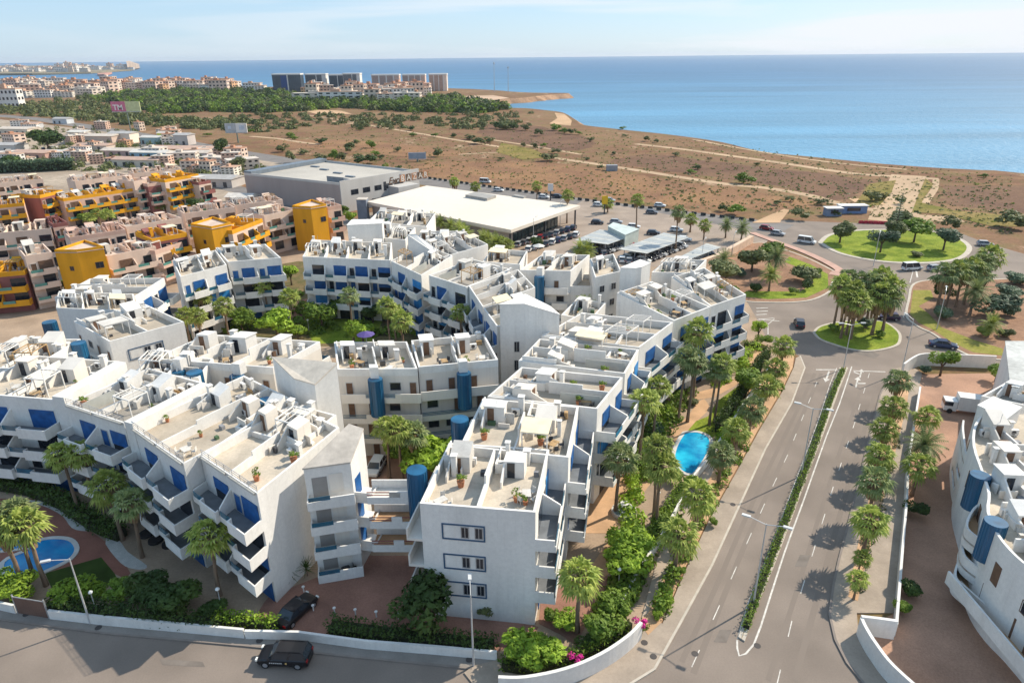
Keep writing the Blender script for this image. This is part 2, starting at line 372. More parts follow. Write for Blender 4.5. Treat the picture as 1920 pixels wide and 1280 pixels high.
# breaking foam line off the shore
b = MB(); FOAM = mat('sea_foam', (.62, .66, .66), .9, .1, .2, .1)
for i in range(3, 46):
    if rc.random() < .55:
        a = outl[i] + (outl[i]-cw[i]).normalized()*2; c = outl[i+1] + (outl[i+1]-cw[i+1]).normalized()*2
        nn = (outl[i]-cw[i]).normalized()*rc.uniform(.8, 2.2)
        b.quad((*a, -5.95), (*c, -5.95), (*(c+nn), -5.95), (*(a+nn*.4), -5.95))
b.build('shore_foam', FOAM, kind='stuff')
# the cape across the bay
b = MB(); cape = [(-600, 141), (-100, 139.5), (60, 138.5), (170, 136), (245, 131), (262, 126.5), (225, 124.5), (120, 123.5), (-100, 123.5), (-600, 124)]
b.prism([P2(*q) for q in cape], -5, 1.2)
b.build('cape', mat('cape_ground', (.24, .2, .13), .95, .25, .004, .1), kind='structure')
b = MB(); b.prism([P2(*q) for q in [(182, 138.5), (200, 137), (210, 136.2), (205, 138), (196, 139.8), (184, 140)]], -5, 1.5)
b.build('harbour_spit', mat('reddish_spit', (.50, .26, .20), .95, .15, .01, .1), kind='structure')

# ---- suburb ground at the left, car park, etc.
sheet('yard_ground', [(-900, 232), (0, 224), (200, 247), (330, 270), (440, 292), (560, 312), (470, 335), (440, 360), (640, 425), (690, 400), (800, 370), (880, 384), (980, 420), (1400, 470), (1400, 640), (1240, 1010), (1180, 1130), (930, 1215), (560, 1190), (0, 1130), (-900, 1060)], .008, SUBURB)
# ---- roads
hw = [(-300, 214), (0, 217), (120, 231), (200, 243), (330, 265), (440, 286), (600, 311), (785, 338), (920, 357), (1090, 381), (1280, 405), (1400, 420), (1475, 430)]
ribbon('highway', smoothline(hw, 2), 15, .014, ASPHD)
ribbon('service_road', smoothline([(200, 262), (330, 285), (440, 305), (560, 322), (700, 345), (800, 362)], 2), 7, .018, ASPHD)
sheet('road', [(-700, 1090), (0, 1162), (200, 1188), (460, 1211), (585, 1224), (885, 1254), (940, 1262), (1060, 1280), (1150, 1290), (1227, 1255), (1272, 1175), (1335, 1060), (1386, 949), (1435, 842), (1484, 757), (1509, 690), (1500, 668), (1440, 640), (1415, 600), (1395, 565), (1395, 540), (1570, 540), (1575, 508), (1520, 482), (1470, 460), (1440, 448), (1390, 434), (1385, 418), (1440, 411), (1560, 417), (1660, 420), (1740, 428), (1800, 437), (1850, 456), (1920, 476), (2150, 520), (2150, 700), (1920, 694), (1860, 683), (1730, 683), (1700, 689), (1672, 693), (1650, 741), (1627, 831), (1606, 921), (1591, 980), (1572, 1054), (1562, 1099), (1555, 1152), (1566, 1200), (1588, 1243), (1618, 1280), (1660, 1340), (1900, 2300), (-1500, 2300)], .012, ASPH)
sheet('car_park', [(960, 455), (1095, 375), (1200, 392), (1400, 432), (1440, 450), (1428, 470), (1300, 500), (1250, 520), (1100, 510), (980, 492)], .016, mat('car_park_asphalt', (.33, .26, .205), .9, .14, .15, .2, fine=.1, fscale=3))
ribbon('access_road', [(330, 325), (400, 345), (520, 372), (600, 400), (680, 425)], 9, .02, ASPHD)
ribbon('back_street', [(-200, 600), (60, 595), (200, 560), (350, 510), (520, 470), (600, 450), (640, 445)], 8, .02, mat('sandy_street', (.44, .33, .22), .9, .1, .2, .2, fine=.08, fscale=3))
# ---- tracks
for i, (ln, wd) in enumerate([([(1050, 298), (1100, 305), (1140, 311), (1205, 321), (1280, 333), (1360, 345), (1440, 353), (1520, 367), (1565, 380), (1650, 396)], 5), ([(1192, 270), (1280, 280), (1360, 291), (1440, 302), (1540, 317), (1615, 327), (1700, 332), (1760, 336)], 5),
     ([(1688, 328), (1680, 350), (1668, 375), (1655, 400), (1650, 414)], 7), ([(1722, 330), (1715, 350), (1703, 375), (1698, 400), (1700, 418)], 8), ([(615, 227), (690, 235), (752, 245), (800, 253), (840, 260), (915, 272), (980, 283), (1050, 298)], 4),
     ([(470, 256), (520, 260), (565, 267), (600, 271)], 4), ([(560, 214), (620, 222), (700, 236)], 3), ([(1755, 336), (1752, 355), (1738, 375), (1728, 398)], 2.5), ([(860, 290), (960, 286), (1050, 298)], 3), ([(1650, 404), (1720, 408), (1800, 411)], 9),
     ([(920, 262), (1010, 276), (1090, 290)], 3), ([(1300, 262), (1420, 284), (1560, 305), (1700, 318)], 3)]):
    ribbon('dirt_track', smoothline(ln, 3), wd, .02+.004*i, TRACK)
for i, pg in enumerate([[(1410, 418), (1470, 392), (1480, 394), (1462, 418)], [(560, 205), (640, 208), (660, 214), (600, 216)], [(1040, 212), (1058, 214), (1072, 226), (1070, 236), (1030, 232), (1045, 222)], [(1590, 372), (1650, 374), (1660, 384), (1610, 384)]]):
    sheet('bare_sand', pg, .072+.004*i, mat('bare_sand', (.52, .34, .20), .95, .15, .05, .1))
sheet('beach', [(850, 192), (858, 183), (880, 180), (925, 179), (955, 184), (930, 187.5), (890, 190.5), (868, 196)], .06, mat('beach_sand', (.55, .38, .26), .95, .1, .02, .1))
PLA = mat('red_brown_plot', (.215, .115, .066), .95, .2, .05, .1, col2=(.30, .17, .085), fine=.35, fscale=.9)
PLB = mat('dark_brown_plot', (.14, .078, .052), .95, .2, .06, .1, col2=(.20, .115, .068), fine=.35, fscale=1.1)
rj = random.Random(12)
def plot(pts, m, z):
    q = [tuple(P2(*p)) for p in pts]; q = smoothline(q+[q[0]], 7)[:-1]; a_ = [(x+rj.uniform(-2.2, 2.2), y+rj.uniform(-2.2, 2.2)) for x, y in q]; sheet('field_plot', a_, z, m, px=False)
plot([(800, 303), (1040, 306), (1200, 330), (1430, 362), (1540, 384), (1470, 392), (1380, 392), (1290, 388), (1100, 368), (900, 345), (790, 325)], PLA, .0094)
plot([(1210, 288), (1440, 314), (1620, 336), (1625, 352), (1590, 372), (1540, 370), (1440, 346), (1290, 326), (1150, 304)], PLB, .0098)
plot([(1775, 348), (1920, 350), (2100, 362), (2120, 398), (1920, 398), (1790, 385), (1768, 368)], PLB, .0102)
plot([(500, 262), (640, 262), (760, 272), (880, 290), (760, 292), (620, 280), (520, 276)], PLA, .0106)
plot([(900, 232), (1000, 236), (1110, 262), (1080, 282), (980, 270), (900, 252)], PLB, .011)
SCRUB = mat('scrub_grass', (.16, .145, .03), .95, .2, .1, .1, col2=(.27, .19, .07), fine=.4, fscale=.8)
for i, pg in enumerate([[(1630, 345), (1680, 338), (1672, 360), (1650, 385), (1600, 388)], [(1735, 335), (1750, 345), (1728, 380), (1790, 395), (1900, 405), (1920, 425), (1860, 425), (1770, 402), (1710, 398), (1722, 365)], [(940, 268), (1000, 280), (1030, 295), (980, 300), (930, 285)]]):
    sheet('scrub_patch', pg, .09+.004*i, SCRUB)

# ---- roundabout islands and gardens (raised kerbed beds)
def island(name, pts, m, kw=.35, h=.13, px=True, sm=True):
    q = [P2(*p) for p in pts]
    if sm: q = [Vector(p) for p in smoothline([tuple(p) for p in q+[q[0]]], 5)[:-1]]
    c = sum(q, Vector((0, 0)))/len(q)
    inner = []
    n = len(q)
    ar = sum(q[i].x*q[(i+1) % n].y-q[(i+1) % n].x*q[i].y for i in range(n)); sg = 1 if ar > 0 else -1
    for i in range(n):
        d = (q[(i+1) % n]-q[i-1]).normalized(); inner.append(q[i]+Vector((-d.y, d.x))*kw*sg)
    b = MB(); b.prism(q, 0, h); o = b.build(name+'_kerb', KERB, kind='structure')
    b = MB(); b.prism(inner, .05, h+.02); return b.build(name, m, kind='structure'), inner
island('roundabout_island', [(1533, 455), (1552, 440), (1600, 432), (1674, 430), (1745, 434), (1795, 445), (1822, 463), (1812, 481), (1780, 491), (1716, 495), (1640, 490), (1570, 475)], LAWN, 1.3)
island('roundabout_island', [(1523, 624), (1536, 612), (1575, 603), (1625, 601), (1660, 604), (1686, 622), (1690, 638), (1680, 650), (1640, 659), (1600, 657), (1560, 646), (1535, 636)], LAWN, .5)
island('roadside_garden', [(1330, 520), (1365, 470), (1420, 455), (1452, 462), (1510, 482), (1560, 506), (1575, 516), (1562, 532), (1556, 548), (1515, 565), (1440, 568), (1380, 560)], GSOIL, .5)
sheet('roadside_lawn', [(1480, 482), (1520, 497), (1552, 515), (1553, 540), (1512, 559), (1440, 562), (1385, 556), (1400, 547), (1500, 548), (1525, 532), (1522, 512), (1470, 492)], .165, LAWN)
ribbon('cycle_path', smoothline([(1410, 437), (1450, 452), (1500, 470), (1545, 490), (1575, 508), (1572, 518)], 3), [2.2]*13+[4.5]*3, .19, PEACHR)
island('roadside_garden', [(1702, 560), (1712, 532), (1760, 524), (1850, 524), (1960, 522), (2100, 540), (2100, 660), (1960, 680), (1882, 676), (1822, 669), (1779, 648), (1747, 626), (1718, 612), (1697, 592)], GSOIL, .5)
sheet('roadside_lawn', [(1712, 545), (1745, 545), (1750, 560), (1722, 575), (1742, 590), (1765, 615), (1830, 640), (1880, 655), (1880, 668), (1825, 662), (1785, 643), (1750, 620), (1722, 606), (1706, 590)], .165, DRYLAWN)
# ---- avenue: pavements, median, markings
Lk = [(1227, 1255), (1272, 1175), (1335, 1060), (1386, 949), (1435, 842), (1484, 757), (1509, 690), (1500, 668)]
Li = [(1090, 1300), (1205, 1215), (1242, 1170), (1290, 1060), (1330, 975), (1380, 887), (1425, 805), (1467, 735), (1488, 690), (1492, 672)]
sheet('pavement', [(935, 1238), (1000, 1262), (1060, 1262), (1120, 1245), (1180, 1215), (1201, 1195), (1215, 1160)] + Li[2:] + Lk[::-1] + [(1180, 1284), (1130, 1320), (1000, 1340), (900, 1300), (870, 1262), (890, 1248)], .13, PAVE, .12)
ribbon('kerb', Lk[::-1]+[(1180, 1284)], .22, .15, KERB, zb=.0)
sheet('planting_strip', [(1201, 1172), (1232, 1050), (1262, 975), (1300, 905), (1352, 812), (1400, 735), (1440, 690), (1470, 650), (1490, 660), (1486, 690), (1464, 735), (1422, 805), (1377, 887), (1327, 975), (1287, 1060), (1240, 1168), (1215, 1192)], .15, PEACH, .12)
ML = [(1384, 1195), (1408, 1126), (1437, 1059), (1466, 980), (1501, 887), (1535, 797), (1560, 721), (1574, 690)]
MR = [(1396, 1203), (1418, 1140), (1450, 1065), (1480, 985), (1515, 890), (1548, 803), (1575, 727), (1590, 690)]
island('median_strip', ML+MR[::-1], mat('median_soil', (.25, .19, .10), .95, .2, .5, .1), .3, .15, sm=False)
RK = [(1672, 693), (1650, 741), (1627, 831), (1606, 921), (1591, 980), (1572, 1054), (1562, 1099), (1555, 1152), (1566, 1200), (1588, 1243), (1618, 1280), (1665, 1345)]
sheet('pavement', RK + [(1760, 1345), (1671, 1280), (1625, 1221), (1610, 1195), (1606, 1150), (1676, 1150), (1695, 940), (1698, 881), (1717, 757), (1729, 700), (1706, 686)], .13, PAVE, .12)
ribbon('kerb', RK, .22, .15, mat('dark_kerb_stone', (.24, .20, .17), .85, .1, 1, .2), zb=0)
sheet('planting_strip', [(1690, 700), (1672, 760), (1650, 850), (1628, 940), (1604, 1040), (1590, 1120), (1608, 1128), (1622, 1060), (1655, 940), (1678, 850), (1700, 760), (1708, 705)], .15, PEACH, .12)
sheet('pavement', [(-700, 1060), (0, 1138), (96, 1152), (200, 1170), (460, 1192), (685, 1214), (932, 1236), (940, 1262), (885, 1254), (585, 1224), (460, 1211), (200, 1188), (0, 1162), (-700, 1090)], .128, mat('grey_pavement', (.26, .23, .20), .9, .12, .4, .2, fine=.08, fscale=5), .12)
ribbon('kerb', [(-700, 1090), (0, 1162), (200, 1188), (460, 1211), (585, 1224), (885, 1254)], .2, .148, mat('dark_kerb_stone', (.24, .20, .17)), zb=0)
rd = bpy.data.objects['road']
def dash(a, c, wd, name='lane_marking'): ribbon(name, [a, c], wd, .022, PAINT, px=True, parent=rd)
ribbon('edge_line', smoothline([(1382, 1199), (1386, 1229), (1413, 1208), (1440, 1131), (1471, 1035), (1506, 940), (1549, 819), (1574, 757), (1597, 687)], 2), .17, .026, PAINT, parent=rd)
ribbon('edge_line', smoothline([(1383, 1197), (1404, 1126), (1434, 1055), (1462, 980), (1497, 887), (1531, 797), (1556, 721), (1569, 690)], 2), .1, .026, PAINT, parent=rd)
def dashes(line, on, off):
    pts = resample(line, on+off)
    for p, d in pts:
        q = p+d*on; n_ = Vector((-d.y, d.x))*.045; b = MB(); b.quad((*(p-n_), .024), (*(q-n_), .024), (*(q+n_), .024), (*(p+n_), .024)); b.build('lane_dash', PAINT, rd)
dashes([(1297, 1250), (1342, 1150), (1395, 1030), (1440, 930), (1478, 850), (1530, 720)], 2.2, 4.2)
dashes([(1455, 1290), (1482, 1175), (1520, 1050), (1560, 920), (1600, 800), (1630, 700)], 2.2, 4.2)
dash((1530, 693), (1570, 693), .3); dash((1600, 695), (1660, 697), .25)
def arrow(x, y, wx, wy, s=1.0, turn=0):
    p = P2(x, y); d = Vector((wx, wy)).normalized(); n_ = Vector((d.y, -d.x)); b = MB(); z = .026
    def q(a, c): v = p+n_*a*s+d*c*s; return (v.x, v.y, z)
    b.quad(q(-.09, -1.6), q(.09, -1.6), q(.09, .6), q(-.09, .6)); b.v += [q(-.35, .6), q(.35, .6), q(0, 1.6)]; b.f.append((4, 5, 6)); b.mi.append(0)
    if turn: b.quad(q(0, -.3), q(0, -.6), q(.9*turn, -.1), q(.9*turn, .2))
    b.build('arrow_marking', PAINT, rd)
arrow(1551, 706, -.5, -.86, 1.5); arrow(1607, 716, .5, .86, 1.4, 1); arrow(1614, 700, .5, .86, 1.2, -1); arrow(1441, 600, -.9, .3, 1.3)
dash((1407, 601), (1452, 596), .2); dash((1418, 578), (1440, 577), .3); dash((1418, 584), (1440, 583), .3); dash((1418, 590), (1438, 589), .3)
dash((1440, 610), (1440, 640), .15); dash((1440, 608), (1452, 598), .15); dash((1720, 520), (1718, 508), .4); dash((1706, 530), (1712, 508), .15)
ribbon('edge_line', [(1708, 540), (1699, 575), (1694, 595)], .15, .026, PAINT, parent=rd)
# tyre worn lanes, repair patches, manholes
TY = mat('tyre_worn_asphalt', (.212, .171, .139), .85, .04, .1, .25)
def shifted(ln, d): return [(x+d, y) for x, y in ln]
for i, (ln, wd_) in enumerate((([(1300, 1262), (1352, 1130), (1402, 1008), (1450, 900), (1490, 810), (1540, 700)], .55), ([(1278, 1240), (1340, 1105), (1392, 985), (1440, 880), (1492, 775), (1528, 700)], .5), ([(1490, 1275), (1530, 1130), (1568, 990), (1605, 860), (1640, 740)], .55), ([(1440, 1275), (1490, 1120), (1532, 980), (1570, 860), (1612, 735)], .45))):
    ribbon('tyre_worn_band', smoothline(ln, 3), wd_, .0165+.001*i, TY, kind='structure')
for i, pg in enumerate([[(1580, 640), (1650, 665), (1640, 672), (1570, 655)], [(1350, 1180), (1372, 1180), (1362, 1205), (1338, 1203)], [(1500, 1040), (1520, 1040), (1512, 1062), (1490, 1062)], [(300, 1235), (380, 1240), (385, 1250), (305, 1246)], [(1600, 500), (1690, 520), (1640, 524), (1590, 512)]]):
    sheet('asphalt_patch', pg, .0205+.0005*i, mat('dark_asphalt_patch', (.19, .16, .135), .9, .15, 1, .2))
for (x, y) in ((1303, 1225), (1208, 1206), (1225, 1232), (50, 1153), (185, 1178), (880, 1238), (487, 1202), (1369, 888), (1374, 947), (1478, 742), (1430, 1050), (1700, 1080), (1420, 1210)):
    p_ = P2(x, y); b = MB(); b.cyl(p_.x, p_.y, .32, .32, .02, .152 if not (1290 < x < 1310 or x > 1400) else .03, 12); tag(b.build('manhole_cover', mat('manhole_iron', (.07, .06, .055), .7), origin=(p_.x, p_.y, 0)), 'dark round iron manhole cover let into the ground', 'manhole cover', 'manhole covers')
# ---- grounds of the white complex
sheet('garden_ground', [(40, 560), (340, 500), (560, 455), (760, 400), (960, 440), (1100, 500), (1330, 500), (1400, 565), (1420, 600), (1440, 640), (1470, 650), (1440, 690), (1400, 735), (1352, 812), (1300, 905), (1262, 975), (1232, 1050), (1201, 1172), (1120, 1230), (1030, 1255), (935, 1258), (932, 1225), (460, 1184), (0, 1132), (-700, 1050), (-700, 700)], .05, mat('garden_paving', (.36, .26, .18), .9, .18, .2, .2, fine=.15, fscale=4))
sheet('courtyard_soil', [(340, 640), (380, 520), (560, 490), (760, 510), (900, 600), (920, 640), (620, 650)], .06, GREENBED)
sheet('courtyard_lawn', [(560, 600), (720, 596), (700, 640), (590, 645)], .07, LAWN)
sheet('courtyard_path', [(545, 570), (575, 560), (590, 590), (575, 600), (552, 600)], .074, BRICKP)
sheet('driveway', [(505, 1118), (600, 1080), (690, 1042), (795, 1042), (798, 1100), (935, 1160), (1010, 1175), (1000, 1195), (932, 1222), (700, 1203), (530, 1190), (470, 1172), (495, 1130)], .066, BRICKP)
sheet('front_court_soil', [(690, 925), (690, 830), (760, 780), (900, 780), (870, 880), (790, 925)], .07, BRICKY)
sheet('pool_terrace', [(-100, 935), (60, 935), (100, 945), (190, 1010), (220, 1030), (245, 1075), (235, 1085), (180, 1060), (130, 1065), (0, 1085), (-100, 1085)], .066, mat('terracotta_terrace', (.27, .115, .08), .85, .15, .3, .2, fine=.12, fscale=6))
sheet('gravel_bed', smoothline([(48, 938), (95, 942), (130, 970), (175, 985), (195, 985), (190, 992), (160, 996), (135, 990), (118, 968), (90, 952)], 3), .074, GRAVW)
sheet('gravel_bed', smoothline([(200, 1002), (225, 1015), (240, 1035), (275, 1060), (265, 1068), (235, 1062), (212, 1040), (198, 1020)], 3), .074, GRAVW)
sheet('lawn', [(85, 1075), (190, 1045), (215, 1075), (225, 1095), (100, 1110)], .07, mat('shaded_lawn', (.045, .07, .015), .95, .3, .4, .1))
def pool(name, label, pts, wm, edge=.5):
    q = [P2(*p) for p in pts]; q = [Vector(p) for p in smoothline([tuple(p) for p in q+[q[0]]], 4)[:-1]]; c = sum(q, Vector((0, 0)))/len(q)
    t = thing(name, label, 'pool', (c.x, c.y, .05))
    n = len(q); ar = sum(q[i].x*q[(i+1) % n].y-q[(i+1) % n].x*q[i].y for i in range(n)); sg = 1 if ar > 0 else -1
    o_ = [q[i]-Vector((-(q[(i+1) % n]-q[i-1]).normalized().y, (q[(i+1) % n]-q[i-1]).normalized().x))*edge*sg for i in range(n)]
    b = MB()
    for i in range(n): b.prism([q[i], q[(i+1) % n], o_[(i+1) % n], o_[i]], .05, .17)
    b.build('coping', mat('pool_coping', (.58, .55, .50), .8, .1, 1, .2), t)
    b = MB(); b.prism(q, .05, .12); b.build('water', wm, t); return t
pool('swimming_pool', 'deep blue kidney shaped pool on the red terrace by the palms', [(50, 1035), (70, 1018), (98, 1012), (128, 1015), (140, 1030), (132, 1046), (112, 1058), (90, 1068), (70, 1075), (20, 1080), (10, 1055)], POOL)
pool('swimming_pool', 'small blue pool behind the cluster of palms at the left edge', [(-60, 1010), (0, 1006), (55, 1002), (68, 1010), (60, 1022), (30, 1030), (-60, 1036)], POOL, .35)
pool('swimming_pool', 'bright turquoise pool between palm trees beside the avenue', [(1285, 813), (1307, 812), (1326, 820), (1330, 835), (1322, 856), (1302, 885), (1292, 889), (1278, 882), (1266, 865), (1268, 845), (1275, 828)], POOLR)
# right hand garden
sheet('garden_path', smoothline([(1320, 748), (1330, 765), (1312, 785), (1290, 808), (1270, 830), (1240, 812), (1262, 800), (1290, 780), (1305, 755)], 3), .066, PEACH)
sheet('garden_path', [(1360, 722), (1390, 700), (1420, 640), (1440, 650), (1410, 700), (1385, 720), (1340, 745), (1300, 750), (1310, 735)], .07, PEACH)
sheet('garden_path', [(1235, 790), (1265, 745), (1290, 752), (1262, 800)], .078, PEACH)
sheet('lawn', [(1288, 810), (1305, 790), (1330, 780), (1362, 792), (1335, 822), (1310, 812)], .082, LAWN)
sheet('lawn', [(1325, 785), (1345, 752), (1390, 720), (1412, 705), (1400, 740), (1370, 785), (1350, 800)], .086, LAWN)
sheet('garden_path', [(1120, 900), (1200, 870), (1225, 900), (1180, 960), (1150, 1000), (1080, 1000), (1090, 940)], .07, PEACH)
sheet('garden_path', [(1015, 1120), (1090, 1080), (1150, 1080), (1110, 1150), (1080, 1210), (1050, 1190), (1010, 1170)], .078, BRICKP)
sheet('garden_path', [(1150, 1000), (1200, 985), (1190, 1040), (1130, 1085), (1110, 1060)], .082, PEACH)
sheet('lawn', [(960, 1180), (1050, 1200), (1060, 1240), (1000, 1255), (945, 1250)], .086, DRYLAWN)
sheet('pavement', [(1232, 1050), (1262, 975), (1300, 905), (1345, 850), (1340, 880), (1310, 935), (1285, 1000), (1262, 1050), (1215, 1150), (1203, 1160)], .155, mat('dusty_pavement', (.42, .33, .25), .9, .12, .4, .2), .1)
# right hand yard
sheet('yard', [(1729, 702), (1860, 700), (2000, 700), (2100, 800), (2100, 1500), (1800, 1400), (1713, 1285), (1652, 1222), (1625, 1175), (1676, 1150), (1698, 881), (1717, 757)], .06, BRICKY)
# ================================================================== BUILDINGS
WSET = dict(wall=WHITE, par=WHITE, shut=BLUE, shut2=BLUE2, door=BROWN, terr=[TERR, TERR3, TERR2], glass=GLASSB, shaft=TEAL, gal=BEIGE)
BFLOOR = mat('balcony_floor_tile', (.16, .17, .18), .7, .15, 1)
def frame_box(b, fr, s0, s1, t, z0, z1, w=.09, d=.08, mi=0):
    b.box(fr, s0, s1, t-d, t, z1-w, z1, mi); b.box(fr, s0, s1, t-d, t, z0, z0+w, mi)
    b.box(fr, s0, s0+w, t-d, t, z0+w, z1-w, mi); b.box(fr, s1-w, s1, t-d, t, z0+w, z1-w, mi)
def window(root, fr, s0, s1, z0, z1, frm=None, t=0):
    b = MB(); frame_box(b, fr, s0, s1, t, z0, z1, .07, .05)
    b.box(fr, (s0+s1)/2-.03, (s0+s1)/2+.03, t-.04, t, z0+.07, z1-.07)
    o = b.build('window', frm or METAL, root)
    b = MB(); b.box(fr, s0+.07, s1-.07, t-.02, t+.01, z0+.07, z1-.07); b.build('pane', DARKG, o)
def facade_balc(root, fr, W, z_top, M, seed=0, proj=1.9, bay=5.2, fh=3.0, ground=True, zig=True, dark=.25):
    rn = random.Random(seed); nf = max(1, int(round(z_top/fh))); nb = max(1, int(round(W/bay))); bw = W/nb
    for f in range(nf):
        z = z_top-fh*(nf-f)
        if z < -.5: continue
        z = max(z, .02)
        for k in range(nb):
            s0 = k*bw; s1 = s0+bw
            if f > 0:
                b = MB(); sm = s0+bw*(.42 if zig else .5); pe = proj+(.45 if zig else 0); e = .0 if k < nb-1 else 0
                b.box(fr, s0, s1, -proj, 0, z-.25, z)
                if zig: b.box(fr, sm, s1, -pe, -proj, z-.25, z)
                b.box(fr, s0, sm, -proj, -proj+.14, z, z+.42)
                b.box(fr, sm, s1, -pe, -pe+.14, z, z+1.05)
                if zig: b.box(fr, sm-.14, sm, -pe, -proj+.14, z-.25, z+1.05); b.box(fr, s1-.14, s1, -pe+.14, -proj, z, z+1.05)
                if k == 0: b.box(fr, s0, s0+.16, -proj+.14, 0, z, z+1.05)
                else: b.box(fr, s0-.09, s0+.09, -proj+.14, 0, z, (z+1.15, z+2.3))
                if k == nb-1: b.box(fr, s1-.15, s1, -proj+.0, 0, z, z+1.05)
                bo = b.build('balcony', M['par'], root)
                b = MB(); b.box(fr, s0+.16, sm-.14, -proj+.04, -proj+.09, z+.42, z+1.02); b.build('glass_panel', M['glass'], bo)
            # doors and shutters on the wall behind
            lvl = rn.random(); sh = M['shut'] if rn.random() < .8 else M['shut2']
            if f > 0:
                b = MB(); b.box(fr, s0+.1, s1-.16, -proj+.15, -.02, z+.002, z+.02); b.build('balcony_floor', BFLOOR, bo)
            x0 = s0+bw*rn.uniform(.38, .46); x1 = s0+bw*rn.uniform(.91, .95); zt = z+2.4
            b = MB(); b.box(fr, x0, x1, -.03, .0, z, zt); wn = b.build('window', DARKG, root)
            if lvl > dark*(1.5 if f < nf-1 else .45):
                zb = z if rn.random() < .7 else z+rn.uniform(.5, 1.4)
                b = MB(); b.box(fr, x0-.03, x1+.03, -.09, -.03, zb, zt+.05); b.build('shutter', sh, root)
            if rn.random() < .4:
                x0 = s0+bw*.10; x1 = s0+bw*.33
                b = MB(); frame_box(b, fr, x0, x1, 0, z, z+2.15, .08, .06); o = b.build('door', METAL if rn.random() < .4 else WHITE2, root)
                b = MB(); b.box(fr, x0+.08, x1-.08, -.03, .0, z+.08, z+2.07); b.build('pane', sh if rn.random() < .4 else DARKG, o)
def facade_gallery(root, fr, W, z_top, M, seed=0, proj=1.5, shafts=(), fh=3.0, mi='gal', rail=True, z_lo=2.9, s_a=0, s_b=None):
    rn = random.Random(seed); s_b = W if s_b is None else s_b; z = z_top-fh
    while z > z_lo-.3:
        b = MB(); b.box(fr, s_a, s_b, -proj, 0, z-.25, z)
        s = s_a
        while s < s_b-.05:
            ln = min(rn.uniform(2.2, 4.2), s_b-s); low = rn.random() < .38 and ln > 1.5
            b.box(fr, s, s+ln, -proj, -proj+.15, z, z+(.5 if low else 1.05))
            if low and rail:
                o = MB(); o.box(fr, s, s+ln, -proj+.04, -proj+.1, z+.6, z+.66); o.box(fr, s, s+ln, -proj+.04, -proj+.1, z+.8, z+.86); o.box(fr, s, s+ln, -proj+.04, -proj+.1, z+.98, z+1.04)
                o.build('railing', GLASSB, root)
            s += ln
        b.build('gallery', M[mi], root); z -= fh
    z = z_top-fh
    while z > -.5:
        zz = max(z, .02); s = s_a+.8
        while s < s_b-1.2:
            wd = .95 if rn.random() < .7 else 1.5; z0 = zz if wd < 1 else zz+.9; zt = zz+2.1
            b = MB(); frame_box(b, fr, s, s+wd, 0, z0, zt, .08, .06); o = b.build('door' if wd < 1 else 'window', METAL, root)
            b = MB(); b.box(fr, s+.08, s+wd-.08, -.03, .0, z0+.08, zt-.08); b.build('pane', M['door'] if wd < 1 else DARKG, o)
            s += rn.uniform(2.2, 3.6)
        z -= fh
    for (s, zlo) in shafts:
        q = fr.p(s, -proj-.15, 0); b = MB(); b.cyl(q[0], q[1], .90, .90, zlo, z_top+.35, 18)
        for i in range(18):
            a = 2*math.pi*i/18; b.box(Fr((q[0]+.91*math.cos(a), q[1]+.91*math.sin(a)), (math.cos(a), math.sin(a)), (-math.sin(a), math.cos(a))), -.03, .03, -.03, .03, zlo, z_top+.3)
        so_ = b.build('stair_shaft', M['shaft'], root)
        b = MB(); b.box(fr, s-.55, s+.55, -proj-.1, -proj+1.0, z_top+.36, z_top+1.9); b.build('shaft_head', M['wall'], so_)
def gable_windows(root, fr, s0, s1, zs, col=None):
    for z in zs:
        b = MB(); frame_box(b, fr, s0, s1, 0, z, z+1.75, .13, .07); b.build('window_surround', col or mat('blue_grey_trim', (.05, .10, .17), .6), root)
        w_ = s1-s0
        for a in (.44, .76): window(root, fr, s0+w_*a, s0+w_*(a+.19), z+.25, z+1.5)
        b = MB(); b.box(fr, s0+w_*.06, s0+w_*.30, -.03, 0, z+.25, z+1.5); b.build('shutter', WHITE, root)
def ac_unit(root, fr, s, t, z, sc=1.0):
    b = MB(); b.box(fr, s, s+.95*sc, t, t+.38, z+.1, z+.82); b.box(fr, s+.1, s+.2, t, t+.38, z, z+.1); b.box(fr, s+.75, s+.85, t, t+.38, z, z+.1)
    o = b.build('air_conditioner', ACW, root)
    c = fr.p(s+.42, t-.005, 0); b = MB(); n = 10; z0 = z+.46
    vs = [fr.p(s+.42+.27*math.cos(2*math.pi*i/n), t-.012, z0+.27*math.sin(2*math.pi*i/n)) for i in range(n)]
    vb = [fr.p(s+.42+.27*math.cos(2*math.pi*i/n), t+.01, z0+.27*math.sin(2*math.pi*i/n)) for i in range(n)]
    b.v = vs+vb; b.f = [tuple(range(n))]+[(i, (i+1) % n, n+(i+1) % n, n+i) for i in range(n)]; b.mi = [0]*(n+1)
    b.build('fan_grille', DARKM, o)
SHORT = {1: 'the white pergola frame roof', 2: 'the roof above the sunlit palms', 3: 'the empty sand coloured roof terrace', 4: 'the roof of the tall shaded gable', 10: 'the roof above the framed windows',
 11: 'the roof with the cream awning', 12: 'the first roof of the garden row', 13: 'the second roof of the garden row', 14: 'the third roof of the garden row', 15: 'the fourth roof of the garden row', 16: 'the roof of the end block', 7: 'the middle roof left of the tower', 8: 'the middle roof right of the tower', 9: 'the rightmost middle row roof'}
CLUT = [ACW, DARKM, WHITE2, TIMBER, METAL, mat("grey_box", (.25, .25, .26)), mat("brown_wicker", (.12, .07, .045)), mat("green_box", (.08, .14, .07)), BEIGE]
